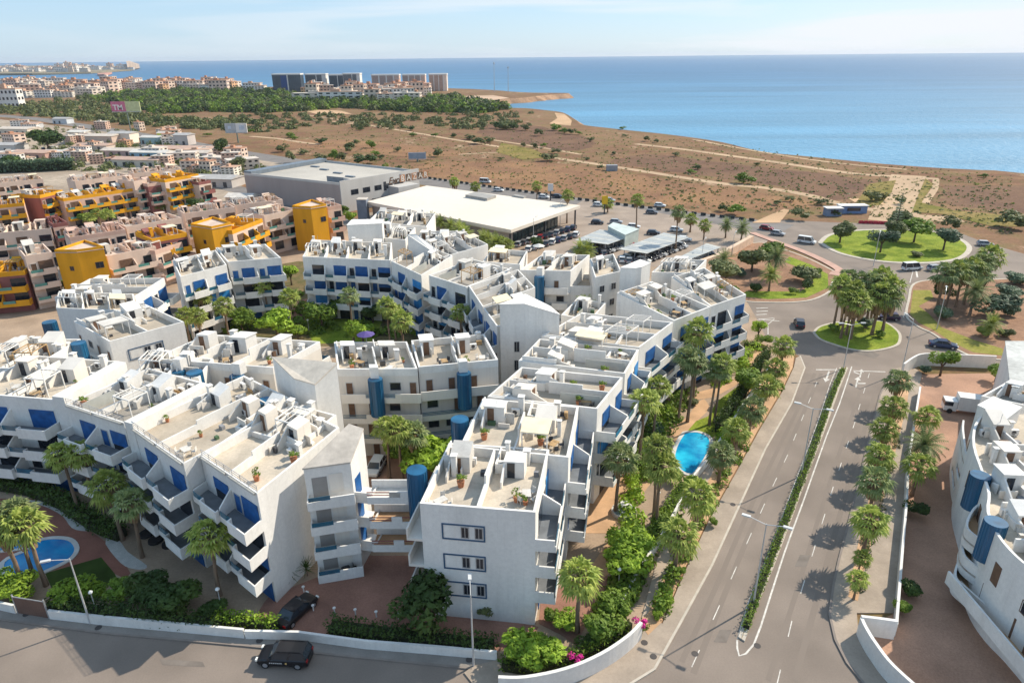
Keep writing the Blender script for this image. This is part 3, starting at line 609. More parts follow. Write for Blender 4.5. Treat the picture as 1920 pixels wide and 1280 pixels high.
def roof_kit(root, fr, W, D, z, M, seed=0, bay=5.2, busy=1.0, rail=False, label='', front_wall=.3, near=True, perg=None):
    label = SHORT.get(seed, 'a white roof terrace')
    rn = random.Random(seed*13+5); nb = max(1, int(round(W/bay))); bw = W/nb
    wm = M['par']
    for k in range(nb):
        s0 = k*bw; s1 = s0+bw
        if k > 0:
            tt = D*rn.uniform(.55, .8); hh = rn.choice([.9, 1.1, 1.8])
            b = MB(); b.box(fr, s0-.09, s0+.09, .3, tt*.45, z, z+1.0); b.box(fr, s0-.09, s0+.09, tt*.45, tt, z, z+1.0+hh*.5); b.build('partition_wall', wm, root)
        if D < 5: continue
        # stair hut with sloping side wall
        hs = s0+rn.uniform(.25, .5)*(bw-2.6); ht = D*rn.uniform(.55, .68); hw_ = rn.uniform(1.5, 2.3); hd = rn.uniform(1.5, 2.3)
        hh = rn.uniform(1.7, 2.25)
        b = MB()
        if rn.random() < .25: b.box(fr, hs, hs+hw_, ht, ht+hd, z, (z+hh*.85, z+hh*1.2)); hh *= .85
        else:
            b.box(fr, hs, hs+hw_, ht, ht+hd, z, z+hh)
            if rn.random() < .5: b.box(fr, hs-.12, hs+hw_+.12, ht-.12, ht+hd+.12, z+hh, z+hh+.12)
        b.box(fr, hs, hs+.16, ht-1.9, ht, z, (z+.7, z+hh-.3)) 
        hut = b.build('stair_hut', rn.choice([wm, wm, WHITE2, M['gal']]), root)
        b = MB(); b.box(fr, hs+.35, hs+1.1, ht-.05, ht, z+.02, z+min(1.9, hh-.15)); b.build('door', M['door'] if rn.random() < .5 else DARKG, hut)
        # enclosure walls at the rear
        ex0 = s0+.3; ex1 = s1-.4; et = ht+hd+.3
        if et < D-1.0:
            b = MB(); e_h = rn.uniform(1.0, 1.6)
            b.box(fr, ex0, ex0+.15, ht+hd*.3, D-.4, z, z+e_h); b.box(fr, ex0+.15, hs-.02, ht+hd*.3, ht+hd*.3+.15, z, z+e_h)
            if rn.random() < .6: b.box(fr, ex0+.15, ex0+bw*.5, et+.4, et+.55, z, z+e_h*.8)
            b.build('enclosure_wall', wm, root)
        for _ in range(int(rn.choice([2, 3, 4])*min(busy, 1.4))):
            b = MB(); x = s0+rn.uniform(.2, bw-2.2); y = D*rn.uniform(.42, .9); l_ = rn.uniform(.9, 2.4); hq = rn.uniform(.5, 1.3)
            if rn.random() < .5: b.box(fr, x, x+l_, y, y+.13, z, z+hq)
            else: b.box(fr, x, x+.13, y, min(y+l_, D-.3), z, (z+hq, z+hq*rn.uniform(.5, 1.3)))
            b.build('low_wall', rn.choice([wm, WHITE2, M['gal']]), root)
        for _ in range(int(rn.choice([2, 3, 4])*min(busy, 1.5))):
            x = s0+rn.uniform(.3, bw-1.0); y = D*rn.uniform(.3, .92); a_ = rn.uniform(.3, .9); b = MB(); b.box(fr, x, x+a_, y, y+rn.uniform(.25, .6), z, z+rn.uniform(.25, .9)); b.build('roof_box', rn.choice(CLUT), root)
        if rn.random() < .35:
            x = s0+rn.uniform(.4, bw-.6); y = D*rn.uniform(.6, .9); b = MB(); b.tube(fr.p(x, y, z), fr.p(x, y, z+rn.uniform(2.4, 3.4)), .025, 4); b.build('aerial_mast', METAL, root)
        if rn.random() < .3:
            x = s0+rn.uniform(.4, bw-.8); y = D*rn.uniform(.5, .9); q_ = Vector(fr.p(x, y, z+.9)); b = MB(); b.tube(fr.p(x, y, z), q_, .03, 4); b.tube(q_, q_+Vector((.35, .3, .3)).normalized()*.12, .36, 10, 0, .42); b.build('satellite_dish', ACW, root)
        # chimneys
        for _ in range(rn.choice([1, 1, 2, 2, 3])):
            cs = s0+rn.uniform(.3, bw-.8); ct = D*rn.uniform(.45, .93); ch = rn.uniform(1.2, 2.3); cw_ = rn.uniform(.35, .7)
            b = MB(); b.box(fr, cs, cs+cw_, ct, ct+cw_, z, z+ch); b.box(fr, cs-.08, cs+cw_+.08, ct-.08, ct+cw_+.08, z+ch+.12, z+ch+.2)
            for a_, c_ in ((0, 0), (1, 0), (0, 1), (1, 1)): b.box(fr, cs+a_*(cw_-.1), cs+a_*(cw_-.1)+.1, ct+c_*(cw_-.1), ct+c_*(cw_-.1)+.1, z+ch, z+ch+.12)
            b.build('chimney', wm, root)
        for _ in range(int(rn.choice([1, 2, 2, 3])*busy)):
            ac_unit(root, fr, s0+rn.uniform(.3, bw-1.3), D*rn.uniform(.62, .93), z)
        r_ = rn.random()
        if perg is not None: r_ = 0 if k in perg else .9
        if r_ < .30*busy:   # pergola
            p0 = s0+rn.uniform(.3, .9); p1 = p0+rn.uniform(2.6, bw-1.4); q0 = D*rn.uniform(.14, .25); q1 = q0+rn.uniform(2.4, 3.2); zh = z+2.3
            b = MB()
            for a_ in (p0, p1-.1):
                for c_ in (q0, q1-.1): b.box(fr, a_, a_+.1, c_, c_+.1, z, zh)
            b.box(fr, p0, p1, q0, q0+.1, zh, zh+.14); b.box(fr, p0, p1, q1-.1, q1, zh, zh+.14); b.box(fr, p0, p0+.1, q0+.1, q1-.1, zh, zh+.14); b.box(fr, p1-.1, p1, q0+.1, q1-.1, zh, zh+.14)
            n_ = int((p1-p0)/.55)
            for i in range(1, n_): x = p0+(p1-p0)*i/n_; b.box(fr, x-.03, x+.03, q0+.1, q1-.1, zh+.04, zh+.12)
            pg = b.build('pergola', WHITE if rn.random() < .7 else TIMBER, root)
            if rn.random() < (.9 if seed == 11 else .15):
                b = MB(); b.box(fr, p0-.1, p1+.1, q0-.1, q1+.1, zh+.15, zh+.2); b.build('awning', CREAMC if rn.random() < .6 else WHITE2, pg)
        elif r_ < .5: # glass screen
            b = MB(); x = s0+bw*.5; b.box(fr, x, x+.05, .4, D*.4, z, z+1.4); b.build('glass_screen', mat('frosted_glass', (.42, .42, .38), .4), root)
        if rn.random() < .5*busy:
            x = s0+rn.uniform(.5, bw-1.5); y = D*rn.uniform(.5, .9); b = MB(); b.box(fr, x, x+1.1, y, y+.5, z+.35, z+.4); b.box(fr, x, x+.08, y, y+.5, z, z+.35); b.box(fr, x+1.02, x+1.1, y, y+.5, z, z+.35); b.box(fr, x, x+1.1, y+.45, y+.5, z+.4, z+.8); b.build('roof_bench', rn.choice([TIMBER, DARKM, ACW]), root)
        if near:
            for _ in range(rn.choice([0, 1, 1, 2])): POTS.append((fr.p(s0+rn.uniform(.4, bw-.5), D*rn.uniform(.06, .5), z), label, rn.random()))
            if rn.random() < .5: SETS.append((fr.p(s0+rn.uniform(1.2, bw-1.2), D*rn.uniform(.1, .36), z), label, rn.random()))
    if rail:
        b = MB()
        for zz in (.45, .75, 1.02): b.tube(fr.p(.1, .12, z+1+zz-.35), fr.p(W-.1, .12, z+1+zz-.35), .03, 4)
        n_ = int(W/1.4)
        for i in range(n_+1): x = .1+(W-.2)*i/n_; b.tube(fr.p(x, .12, z+.9), fr.p(x, .12, z+1.67), .03, 4)
        b.build('railing', METAL, root)
        b = MB()
        for i in range(nb):
            b.tube(fr.p(i*bw+.3, -.12, z+.85), fr.p((i+1)*bw-.3, -.12, z+.85), .13, 8); 
        b.build('rolled_awning', mat('rolled_canvas', (.55, .5, .42), .8), root)
POTS = []; SETS = []
SEEN = {}
def block(label, A, B, C, h=13.0, M=WSET, front='balc', back=None, left=None, right=None, seed=0, px=True, bay=5.2, shafts=(), busy=1.0, rail=False, kit=True, par=1.0, D=None, shear=True, near=True, group=None, cat='apartment block', wall=None, perg=None, bshafts=(), zig=True, proj=1.9, gs=None, name='apartment_building', terr=None, galm='gal', dark=.25, cap=None):
    """A, B: front roof edge left to right seen from outside, C: rear right corner (photo points at height h)"""
    rn = random.Random(seed)
    a = P2(*A, h) if px else Vector(A); b_ = P2(*B, h) if px else Vector(B); c = P2(*C, h) if px else Vector(C)
    W = (b_-a).length; ex = (b_-a)/W; dv = c-b_; Dd = dv.length; ey = dv/Dd
    nrm = Vector((-ex.y, ex.x))
    if not shear: ey = nrm
    cosa = ey.dot(nrm)
    if cosa < .80:     # limit the skew of a plan
        sgn = 1 if ey.dot(ex) > 0 else -1
        ey = (nrm*.8+ex*sgn*.6)
    if D: Dd = D
    fr = Fr(a, ex, ey); cen = a+ex*W/2+ey*Dd/2
    root = thing(name, label, cat, (cen.x, cen.y, 0), group)
    zt = h-par
    WM = wall or M['wall']
    b = MB(); b.box(fr, 0, W, 0, Dd, 0, zt); b.build('wall', WM, root)
    b = MB(); b.box(fr, .25, W-.25, .25, Dd-.25, zt, zt+.03); b.build('roof_terrace', terr or M['terr'][seed % len(M['terr'])], root)
    b = MB(); b.box(fr, 0, W, 0, .25, zt, h); b.box(fr, 0, W, Dd-.25, Dd, zt, h); b.box(fr, 0, .25, .25, Dd-.25, zt, h+.0); b.box(fr, W-.25, W, .25, Dd-.25, zt, h)
    b.build('parapet', M['par'], root)
    if kit: roof_kit(root, fr, W, Dd, zt+.03, M, seed, bay, busy, rail, label, near=near, perg=perg)
    frs = {'front': (fr, W), 'right': (Fr(fr.o+ex*W, ey, -ex), Dd), 'back': (Fr(fr.o+ex*W+ey*Dd, -ex, -ey), W), 'left': (Fr(fr.o+ey*Dd, -ey, ex), Dd)}
    for side, ty in (('front', front), ('back', back), ('left', left), ('right', right)):
        if not ty: continue
        f_, w_ = frs[side]
        if ty == 'balc': facade_balc(root, f_, w_, zt, M, seed*7+len(side), zig=zig, proj=proj, bay=bay, dark=dark)
        elif ty == 'gallery': facade_gallery(root, f_, w_, zt, M, seed*7+len(side), shafts=shafts if side == 'front' else bshafts, mi=galm)
        elif ty == 'windows':
            rr_ = random.Random(seed)
            for z in np.arange(1.0, zt-2, 3.0):
                s = 1.2
                while s < w_-2:
                    window(root, f_, s, s+1.2, z, z+1.3); s += rr_.uniform(2.4, 3.6)
        elif ty == 'gable': gable_windows(root, f_, *(gs or (w_*.17, w_*.56)), [z for z in (9.3, 5.9, 2.7) if z < zt-2])
    return root, fr, W, Dd
def tower(label, top, h, M=WSET, slots=None, name='stair_tower', roofm=None, z0=0, cat='stair tower'):
    """top: list of (x, y, height) photo points of the roof corners"""
    pts = [P2(x, y, z) for x, y, z in top]; c = sum(pts, Vector((0, 0)))/len(pts)
    root = thing(name, label, cat, (c.x, c.y, 0)); zz = [t[2] for t in top]
    b = MB(); b.prism(pts, z0, zz); b.build('wall', M['wall'], root)
    b = MB(); q = [c+(p-c)*1.03 for p in pts]; b.prism(q, [z+.004 for z in zz], [z+.16 for z in zz]); b.build('roof', roofm or mat('tower_roof', (.52, .46, .39), .85, .14, .5, fine=.08, fscale=2), root)
    return root, pts, zz
def pface(pts, i):
    """facade frame on side i of a clockwise or anticlockwise plan"""
    n = len(pts); a = pts[i]; b_ = pts[(i+1) % n]; c = sum(pts, Vector((0, 0)))/n; ex = (b_-a).normalized(); ey = Vector((-ex.y, ex.x))
    if (c-a).dot(ey) < 0: a, b_ = b_, a; ex = -ex; ey = Vector((-ex.y, ex.x))
    return Fr(a, ex, ey), (b_-a).length

# ---- row facing the palm pool (front left)
block('white block at the left edge with a white pergola frame on its roof', (-75, 735), (100, 749), (225, 677), seed=1, rail=False, busy=1.3, perg=(1, 2))
block('white block left of the long sunlit party wall, above the two tall sunlit palms', (122, 757), (232, 793), (385, 718), h=13.02, seed=2, rail=True)
block('white block with an empty sand coloured terrace and rolled awnings along its edge', (246, 800), (344, 869), (525, 772), h=13.04, seed=3, rail=True, D=15, perg=())
block('white block with the tall blank shaded gable that ends the row above the palm pool', (376, 854), (482, 925), (600, 830), h=13.0, seed=4, rail=True, D=13, perg=())
# long party walls rising over the roofs
def party(label, a, c, h, wd=.3, z0=0, h2=None):
    p = P2(*a, h); q = P2(*c, h2 or h); b = MB(); d = (q-p).normalized(); n_ = Vector((-d.y, d.x))*wd/2
    b.prism([p-n_, q-n_, q+n_, p+n_], z0, [h, h2 or h, h2 or h, h]); return tag(b.build('party_wall', WHITE, origin=(p.x, p.y, 0)), label, 'wall')
party('long sunlit white party wall right of the white pergola frame', (108, 744), (226, 678), 13.6, 1.6)
party('long sunlit white party wall behind the empty sand coloured terrace', (240, 792), (385, 718), 13.7, 1.3)
# fill behind the row (lower rear wings with galleries)
block('low white rear wing with cluttered roof behind the empty terrace', (440, 800), (560, 835), (640, 770), h=12.6, seed=5, front=None, busy=2, near=False, D=7)
block('white rear wing with stair huts in front of the blue stair shafts at the left', (250, 700), (372, 708), (400, 672), h=12.7, seed=6, front=None, busy=1.6, near=False, D=6)
# ---- middle row with beige galleries
block('beige gallery block left of the wedge roofed tower, with round blue stair shafts', (285, 672), (511, 689), (600, 640), h=13.0, seed=7, perg=(), busy=.6, front='gallery', shafts=((5.2, 6.6), (13.7, 5.4)), wall=BEIGE, rail=False, back='balc', terr=TERR3)
block('beige gallery block right of the wedge roofed tower, with a round blue stair shaft', (633, 692), (783, 691), (763, 640), h=13.03, seed=8, perg=(), busy=.6, front='gallery', shafts=((4.6, 7.2),), wall=BEIGE, back='balc', terr=TERR3)
block('beige gallery block with the rightmost blue stair shaft of the middle row', (784.5, 688), (934, 674), (908, 626), h=13.06, seed=9, perg=(), busy=.6, front='gallery', shafts=((5.6, 7.4),), wall=BEIGE, back='balc', terr=TERR)
# ---- front right block (F)
r_, fr_, W_, D_ = block('white block with three framed window bands on its shaded gable, nearest the street', (787, 943), (1004, 960), (1030, 842), h=13.0, seed=10, zig=False, front='gable', right='balc', left='gallery', shafts=(), bay=5.4, terr=TERR3, busy=1.1, gs=(1.9, 5.9), perg=())
block('white block with a slatted cream awning on its roof, behind the gable block', (862, 836), (1066, 857), (1085, 762), h=13.03, seed=11, zig=False, front=None, right='balc', left='gallery', bay=5.4, terr=TERR3, busy=1.3, perg=(1,))
for (x, y, zlo, lab) in ((781, 880, 6.5, 'blue stair shaft beside the gable block over the car entrance'), (862, 785, 8.0, 'blue stair shaft rising from the green trees of the front court'), (498, 750, 7.5, 'blue stair shaft in the rear gap left of the tall triangular roofed tower'), (364, 697, 8.5, 'pale blue stair shaft in the rear gap at the left of the middle row'), (92, 603, 4, 'blue stair shaft at the corner of the long grey wall'), (146, 642, 6, 'blue stair shaft beside the block with one window band')):
    q = P2(x, y, 13); b = MB(); b.cyl(q.x, q.y, .98, .98, zlo, 13, 18)
    for i in range(18):
        a = 2*math.pi*i/18; b.box(Fr((q.x+.99*math.cos(a), q.y+.99*math.sin(a)), (math.cos(a), math.sin(a)), (-math.sin(a), math.cos(a))), -.03, .03, -.03, .03, zlo, 12.9)
    b.cyl(q.x, q.y, .35, .35, 0, zlo, 10)
    tag(b.build('stair_shaft', TEAL, origin=(q.x, q.y, 0)), lab, 'stair shaft')
# ---- row along the avenue garden (C)
block('white block facing the turquoise pool, first of the row along the garden', (1120, 766), (1168, 707), (1000, 690), h=13.0, seed=12, zig=False, front='balc', left='windows', bay=5.0, proj=2.3, terr=TERR, busy=1.4, D=13)
block('white block with the broad shaded party wall, second of the row along the garden', (1172, 700), (1198, 655), (1060, 640), h=13.05, seed=13, zig=False, front='balc', bay=5.2, terr=TERR3, busy=1.4, D=14)
block('white block with large blue shuttered bay above the garden palms, third of the row', (1199, 651), (1262, 604), (1130, 590), h=13.0, seed=14, zig=False, front='balc', bay=5.2, terr=TERR, busy=1.4, D=14)
block('white block hidden by the highest garden palm, fourth of the row along the garden', (1264, 601), (1332, 575), (1240, 535), h=13.04, seed=15, zig=False, front='balc', bay=5.0, terr=TERR3, busy=1.4, D=15)
block('white end block with deep balconies facing the small roundabout', (1333, 574), (1399, 552), (1318, 500), h=13.0, seed=16, zig=False, front='balc', right='windows', bay=4.8, terr=TERR, busy=1.4, D=16)
# ---- rear row with blue balconies above the palm court (D)
block('white block with four blue shuttered bays per floor above the palm court', (567, 481), (732, 488), (735, 450), h=13.0, seed=17, bay=4.7, D=14, terr=TERR3, busy=1.6, near=False)
block('white block turning towards the car park, grey terraces, left of the court palm pair', (733, 489), (790, 516), (850, 478), h=13.04, seed=18, terr=TERR2, D=14, near=False, busy=1.3)
block('white block with stepped grey terraces above the largest court palm', (804, 516), (875, 538), (955, 505), h=13.0, seed=19, terr=TERR2, D=13, near=False)
block('white block running towards the tall grey tower, dark striped terraces', (879, 536), (905, 575), (1000, 540), h=13.05, seed=20, terr=TERR2, D=13, near=False)
block('white block tucked against the tall grey tower, sand coloured terrace', (906, 577), (932, 612), (1020, 585), h=12.9, seed=21, terr=TERR, D=9, near=False)
block('white block with two large blue shutters per floor at the left of the palm court', (427, 491), (527, 483), (497, 457), h=13.0, seed=22, bay=5.2, D=13, terr=TERR3, near=False, busy=1.5)
block('white block with light blue windows at the bend left of the palm court', (338, 519), (425, 496), (400, 462), h=13.04, seed=23, bay=5.4, D=13, terr=TERR, near=False, left=None)
block('white block with pale blue glazed balcony turned towards the court palms', (253, 556), (308, 521), (225, 492), h=12.2, seed=24, D=14, terr=TERR, near=False, bay=4.6, shear=False)
block('white block with a cluttered terrace behind the long grey wall at the left', (105, 577), (255, 583), (235, 545), h=12.8, seed=25, front=None, D=10, terr=TERR3, near=False, busy=1.8)
block('white block with one framed window band seen over the roofs at the left', (205, 640), (345, 603), (290, 578), h=13.0, seed=26, front='gable', D=13, terr=TERR, near=False, busy=1.4, gs=(2.0, 7.0), left='gallery')
block('white block behind the pergola roof, at the far left', (-60, 690), (60, 690), (110, 660), h=12.9, seed=27, front=None, D=10, near=False, busy=2)
# ---- inner blocks behind the tall tower (G) and rear cluster (E)
block('white block with a blue stair shaft and bright side wall, right of the rear cluster', (975, 506), (1070, 508), (1102, 481), h=13.0, seed=28, front='gallery', shafts=((4.2, 6.0),), D=12, terr=TERR, near=False, busy=1.6, galm='par')
block('white block with open corridors, behind the single date palm', (1022, 536), (1115, 537), (1122, 512), h=10.0, seed=29, front='windows', D=8, kit=False, terr=TERR, near=False)
block('white block left of the narrow double tower', (1116, 520), (1165, 508), (1185, 488), h=13.2, seed=30, front='windows', D=12, terr=TERR3, near=False, busy=1.6)
block('white block with arched openings right of the narrow double tower', (1222, 510), (1300, 512), (1318, 494), h=12.9, seed=31, front='windows', D=10, terr=TERR, near=False, busy=1.6)
block('low white block below the narrow double tower', (1160, 568), (1240, 580), (1262, 555), h=11.5, seed=32, front='windows', D=9, terr=TERR3, near=False, busy=1.6)
block('white block right of the tall grey tower with pergolas', (1062, 655), (1140, 668), (1180, 610), h=12.6, seed=33, front=None, D=9, terr=TERR, near=False, busy=2)
block('white block behind the tall grey tower', (1052, 590), (1108, 600), (1130, 575), h=10.4, seed=34, front='windows', D=9, terr=TERR, near=False, busy=1.4)
block('white block at the rear of the cluster with cluttered grey roofs', (665, 440), (760, 450), (780, 425), h=12.5, seed=35, front=None, D=12, terr=TERR2, near=False, busy=2)
block('white block with the long shaded rear wall beside the palms of the showroom', (830, 482), (915, 458), (880, 440), h=13.0, seed=36, front='windows', D=14, terr=TERR2, near=False, busy=2)
block('white block between the wedge tower of the rear cluster and the showroom', (775, 462), (850, 462), (860, 430), h=12.4, seed=37, front='windows', D=14, terr=TERR2, near=False, busy=2)
block('white block at the back of the rear cluster nearest the showroom wall', (690, 415), (800, 425), (815, 402), h=12.0, seed=38, front='windows', D=15, terr=TERR2, near=False, busy=2)
block('white block with plain back wall in the rear cluster, left of the square tower', (905, 490), (975, 496), (985, 478), h=12.7, seed=39, front='windows', D=10, terr=TERR, near=False, busy=2)

# ---- towers
rt, pt, zt_ = tower('wedge roofed white stair tower with zigzag landings beside the entrance', [(569, 880, 13.0), (657, 868, 13.0), (681, 806, 14.6), (654, 797, 15.0)], 13)
fr, W = pface(pt, 0)
for i, z in enumerate((9.6, 6.6, 3.6, .6)):
    if z > 1 or True:
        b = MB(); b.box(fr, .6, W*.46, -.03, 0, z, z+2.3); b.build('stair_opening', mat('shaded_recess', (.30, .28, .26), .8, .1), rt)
        b = MB(); b.box(fr, W*.50, W*.80, -.05, -.031, z+.35, z+2.5); b.build('landing_wall', BEIGE, rt)
        b = MB(); b.box(fr, 0, W*1.02, -1.5, 0, z-.5, (z-.3, z-.3)); b.box(fr, 0, W*.5, -1.5, -1.34, z-.3, (z+.4, z+.5, z+.5, z+.4)); b.box(fr, W*.5, W*1.02, -1.5, -1.34, z-.3, z+.75); b.box(fr, 0, .15, -1.34, 0, z-.3, z+.5); lo = b.build('landing', WHITE, rt)
        b = MB(); b.box(fr, .16, W*.5, -1.44, -1.39, z+.5, z+.95); b.build('glass_panel', GLASSB, lo)
# balconies at the side of the entrance tower
q0 = P2(694, 930, 11.5); 
for z in (2.6, 5.6, 8.6):
    fr2 = Fr(pt[1], (pt[2]-pt[1]).normalized(), Vector((-(pt[2]-pt[1]).normalized().y, (pt[2]-pt[1]).normalized().x)))
    b = MB(); b.box(fr2, .0, 2.4, -2.0, 0, z-.25, z); b.box(fr2, 0, 2.4, -2.0, -1.86, z, z+1.0); b.box(fr2, 0, .14, -1.86, 0, z, z+1.0); b.build('balcony', WHITE, rt)
    b = MB(); b.box(fr2, .5, 1.9, -.04, 0, z, z+2.2); b.build('shutter', BLUE, rt)
rt, pt, zz = tower('tall white tower with a large triangular sand coloured roof in the middle row', [(511, 671, 16.2), (552, 711, 15.2), (590, 722, 15.0), (631, 682, 16.6)], 15, roofm=mat('lightened_tower_roof', (.66, .57, .46), .85, .12, .5, fine=.08, fscale=2))  # sand roof colour lightened to make up for its slope away from the sun
fr, W = pface(pt, 1)
for z in (9.4, 6.2, 3.0):
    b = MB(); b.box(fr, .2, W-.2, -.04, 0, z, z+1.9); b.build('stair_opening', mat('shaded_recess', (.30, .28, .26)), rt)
    b = MB(); b.box(fr, 0, W, -1.1, -.04, z-.7, z-.4); b.box(fr, 0, W, -1.1, -.96, z-.4, z+.5); b.build('landing', WHITE, rt)
rt, pt, zz = tower('tall plain grey and white tower in the middle of the complex', [(937, 572, 17.0), (984, 571, 17.0), (1049, 591, 15.6), (1030, 575, 15.8), (985, 553, 16.8)], 17, roofm=WHITE)
fr, W = pface(pt, 0)
for z in (9.6, 6.6, 3.6): window(rt, fr, W-1.6, W-.8, z, z+1.7)
tower('narrow double tower with a bright edge near the rear of the garden row', [(1163, 503, 15.5), (1192, 504, 15.5), (1203, 502, 15.5), (1220, 494, 15.5), (1200, 488, 15.5)], 15, roofm=WHITE)
tower('square shaded white tower behind the shuttered row at the rear', [(651, 423, 16.0), (716, 420, 16.0), (719, 412, 16.0), (660, 413, 16.0)], 16, roofm=WHITE)
tower('white tower with a long bright sloping roof in the rear cluster', [(764, 441, 16.5), (812, 474, 13.2), (822, 470, 13.2), (780, 440, 16.5)], 16, roofm=WHITE)
# ---- entrance bridge between the tower and the gable block
A = P2(690, 944, 9); B_ = P2(790, 944, 9); ex = (B_-A).normalized(); fr = Fr(A, ex, Vector((-ex.y, ex.x))); W = (B_-A).length
rt = thing('entrance_bridge', 'three level white gallery bridge over the red car entrance', 'bridge', ((A+B_).x/2, (A+B_).y/2, 0))
for z in (9.4, 6.4, 3.5):
    b = MB(); b.box(fr, 0, W, 0, 2.2, z-.3, z); b.build('deck', PEACH if z < 9 else WHITE2, rt)
    b = MB(); b.box(fr, 0, W, -.15, 0, z-.35, z+.45); b.box(fr, W*.42, W*.62, -.15, 0, z+.45, z+1.05)
    if z > 9: b.box(fr, W*.42, W, -.15, 0, z+.45, z+1.1)
    b.box(fr, 0, W, 2.2, 2.35, z-.3, z+.9); b.build('parapet', WHITE, rt)
    b = MB(); b.box(fr, 0, W*.42, -.12, -.06, z+.95, z+1.05); b.box(fr, 0, W*.42, -.12, -.06, z+.66, z+.72)
    if z < 9: b.box(fr, W*.62, W, -.12, -.06, z+.95, z+1.05)
    b.build('railing', MAROON, rt)
# ---- building on the right edge with curved galleries
GR = dict(WSET); GR['terr'] = [TERR, TERR3]
rt = thing('apartment_building', 'white building with curved galleries and two round blue stair shafts at the right edge', 'apartment block', (*P2(1920, 950, 0), 0))
inn = [(1848, 772), (1826, 800), (1822, 840), (1838, 890), (1850, 930), (1848, 965), (1868, 1010), (1900, 1048), (1940, 1082), (2010, 1150)]
ip = [P2(x, y, 9.5) for x, y in inn]; ip = [Vector(p) for p in smoothline([tuple(p) for p in ip], 3)]
far_ = [P2(2300, 1150, 9.5), P2(2200, 760, 9.5)]
b = MB(); b.prism(ip+far_, 0, 9.0); b.build('wall', WHITE, rt)
b = MB(); b.prism([p+Vector((.35, 0)) for p in ip]+far_, 9.0, 9.03); b.build('roof_terrace', TERR3, rt)
def curve_wall(pts, z0, z1, wd=.2, mi=0, b=None):
    b = b or MB()
    for i in range(len(pts)-1):
        A, B_ = pts[i], pts[i+1]; d = (B_-A).normalized(); n_ = Vector((-d.y, d.x))*wd
        b.prism([A, B_, B_+n_, A+n_], z0, z1)
    return b
curve_wall(ip, 9.0, 9.9, .25).build('parapet', WHITE, rt)
gp = [P2(x, y, 6.7) for x, y in [(1805, 787), (1804, 803), (1806, 822), (1809, 845), (1817, 870), (1826, 893), (1833, 915), (1840, 935)]]
gp = [Vector(p) for p in smoothline([tuple(p) for p in gp], 4)]
b = MB(); b.prism(gp+[Vector((p.x+.5, p.y)) for p in reversed(ip[4:20])], 5.5, 5.7); b.build('gallery_floor', PEACH, rt)
b = curve_wall(gp, 3.9, 6.7, .2); curve_wall(gp, 0, 1.0, .2, b=b); curve_wall(gp, 1.9, 3.0, .2, b=b)
for (u0, u1, za, zb) in ((0, 6, 1.0, 1.9), (12, 29, 1.0, 1.9), (0, 10, 3.0, 3.9), (22, 29, 3.0, 3.9)): curve_wall(gp[u0:u1], za, zb, .2, b=b)
b.build('gallery_wall', WHITE, rt)
b = MB()
for za, zb in ((1.0, 1.9), (3.0, 3.9)):
    pp_ = [p+Vector((.5, 0)) for p in gp[5:24]]; curve_wall(pp_, za, zb, .05, b=b)
b.build('gallery_recess', BROWN, rt)
def balc_curve(px, z, ph, inner, nm='balcony'):
    c = [P2(x, y, z) for x, y in px]; c = [Vector(p) for p in smoothline([tuple(p) for p in c], 4)]; q = [P2(x, y, z) for x, y in inner]
    o = curve_wall(c, z-ph, z, .2).build(nm, WHITE, rt); b = MB(); b.prism(c+q, z-1.25, z-1.05); b.build('balcony_floor', PEACH, o)
balc_curve([(1846, 936), (1826, 950), (1813, 972), (1813, 990), (1834, 1008)], 7.2, 2.0, [(1880, 1010), (1880, 940)])
balc_curve([(1830, 985), (1808, 1000), (1803, 1022), (1808, 1042), (1834, 1064), (1860, 1080)], 5.0, 2.0, [(1890, 1060), (1870, 985)])
balc_curve([(1815, 1038), (1800, 1046), (1791, 1062), (1791, 1082), (1813, 1103), (1860, 1144), (1903, 1182), (1935, 1205)], 3.2, 1.9, [(1960, 1160), (1900, 1090), (1850, 1040)])
for (x, y) in ((1903, 1118), (1940, 1160), (1895, 1165)):
    q = P2(x, y, 3.5); 
dz_ = (ip[-4]-ip[-10]).normalized(); n9 = Vector((-dz_.y, dz_.x)); n9 = n9 if n9.x > 0 else -n9
f9 = Fr(ip[-10], dz_, n9); b = MB(); b.box(f9, -2.5, 9, -1.5, .1, 2.3, 2.5); b.box(f9, -2.5, 9, -1.5, -1.3, 2.5, 3.7); b.build('balcony', WHITE, rt)
b = MB(); b.box(f9, -2.5, 8.9, -1.28, 0, 2.505, 2.52); b.build('balcony_floor', PEACH, rt)
for x9 in (.2, 3.4, 6.2): b = MB(); b.box(f9, x9, x9+1.3, -.05, 0, 2.53, 4.7); b.build('door', BROWN, rt)
window(rt, f9, 4.6, 5.8, 5.6, 6.9, BROWN, t=0); window(rt, f9, .8, 2.0, 5.6, 6.9, BROWN, t=0); window(rt, f9, 1.0, 2.4, 2.2, 3.4, BROWN, t=0)
for i in range(3, 22, 4):
    d = (ip[i+1]-ip[i]).normalized(); n_ = Vector((-d.y, d.x)); n_ = -n_ if n_.x > 0 else n_; f5 = Fr(ip[i], d, -n_)
    b = MB(); b.box(f5, 0, .95, -.06, 0, 5.7, 7.8); b.build('door', BROWN, rt)
for (x, y, z0, z1) in ((1839, 890, 6.0, 10), (1866, 984, 6.2, 10.4)):
    q = P2(x, y, 10); b = MB(); b.cyl(q.x, q.y, .95, .95, z0, z1, 20)
    for i in range(20):
        a = 2*math.pi*i/20; b.box(Fr((q.x+.96*math.cos(a), q.y+.96*math.sin(a)), (math.cos(a), math.sin(a)), (-math.sin(a), math.cos(a))), -.03, .03, -.03, .03, z0, z1-.1)
    b.build('stair_shaft', TEAL, rt)
fw = Fr(P2(1850, 800, 9.0), (1, -.08), (.08, 1))
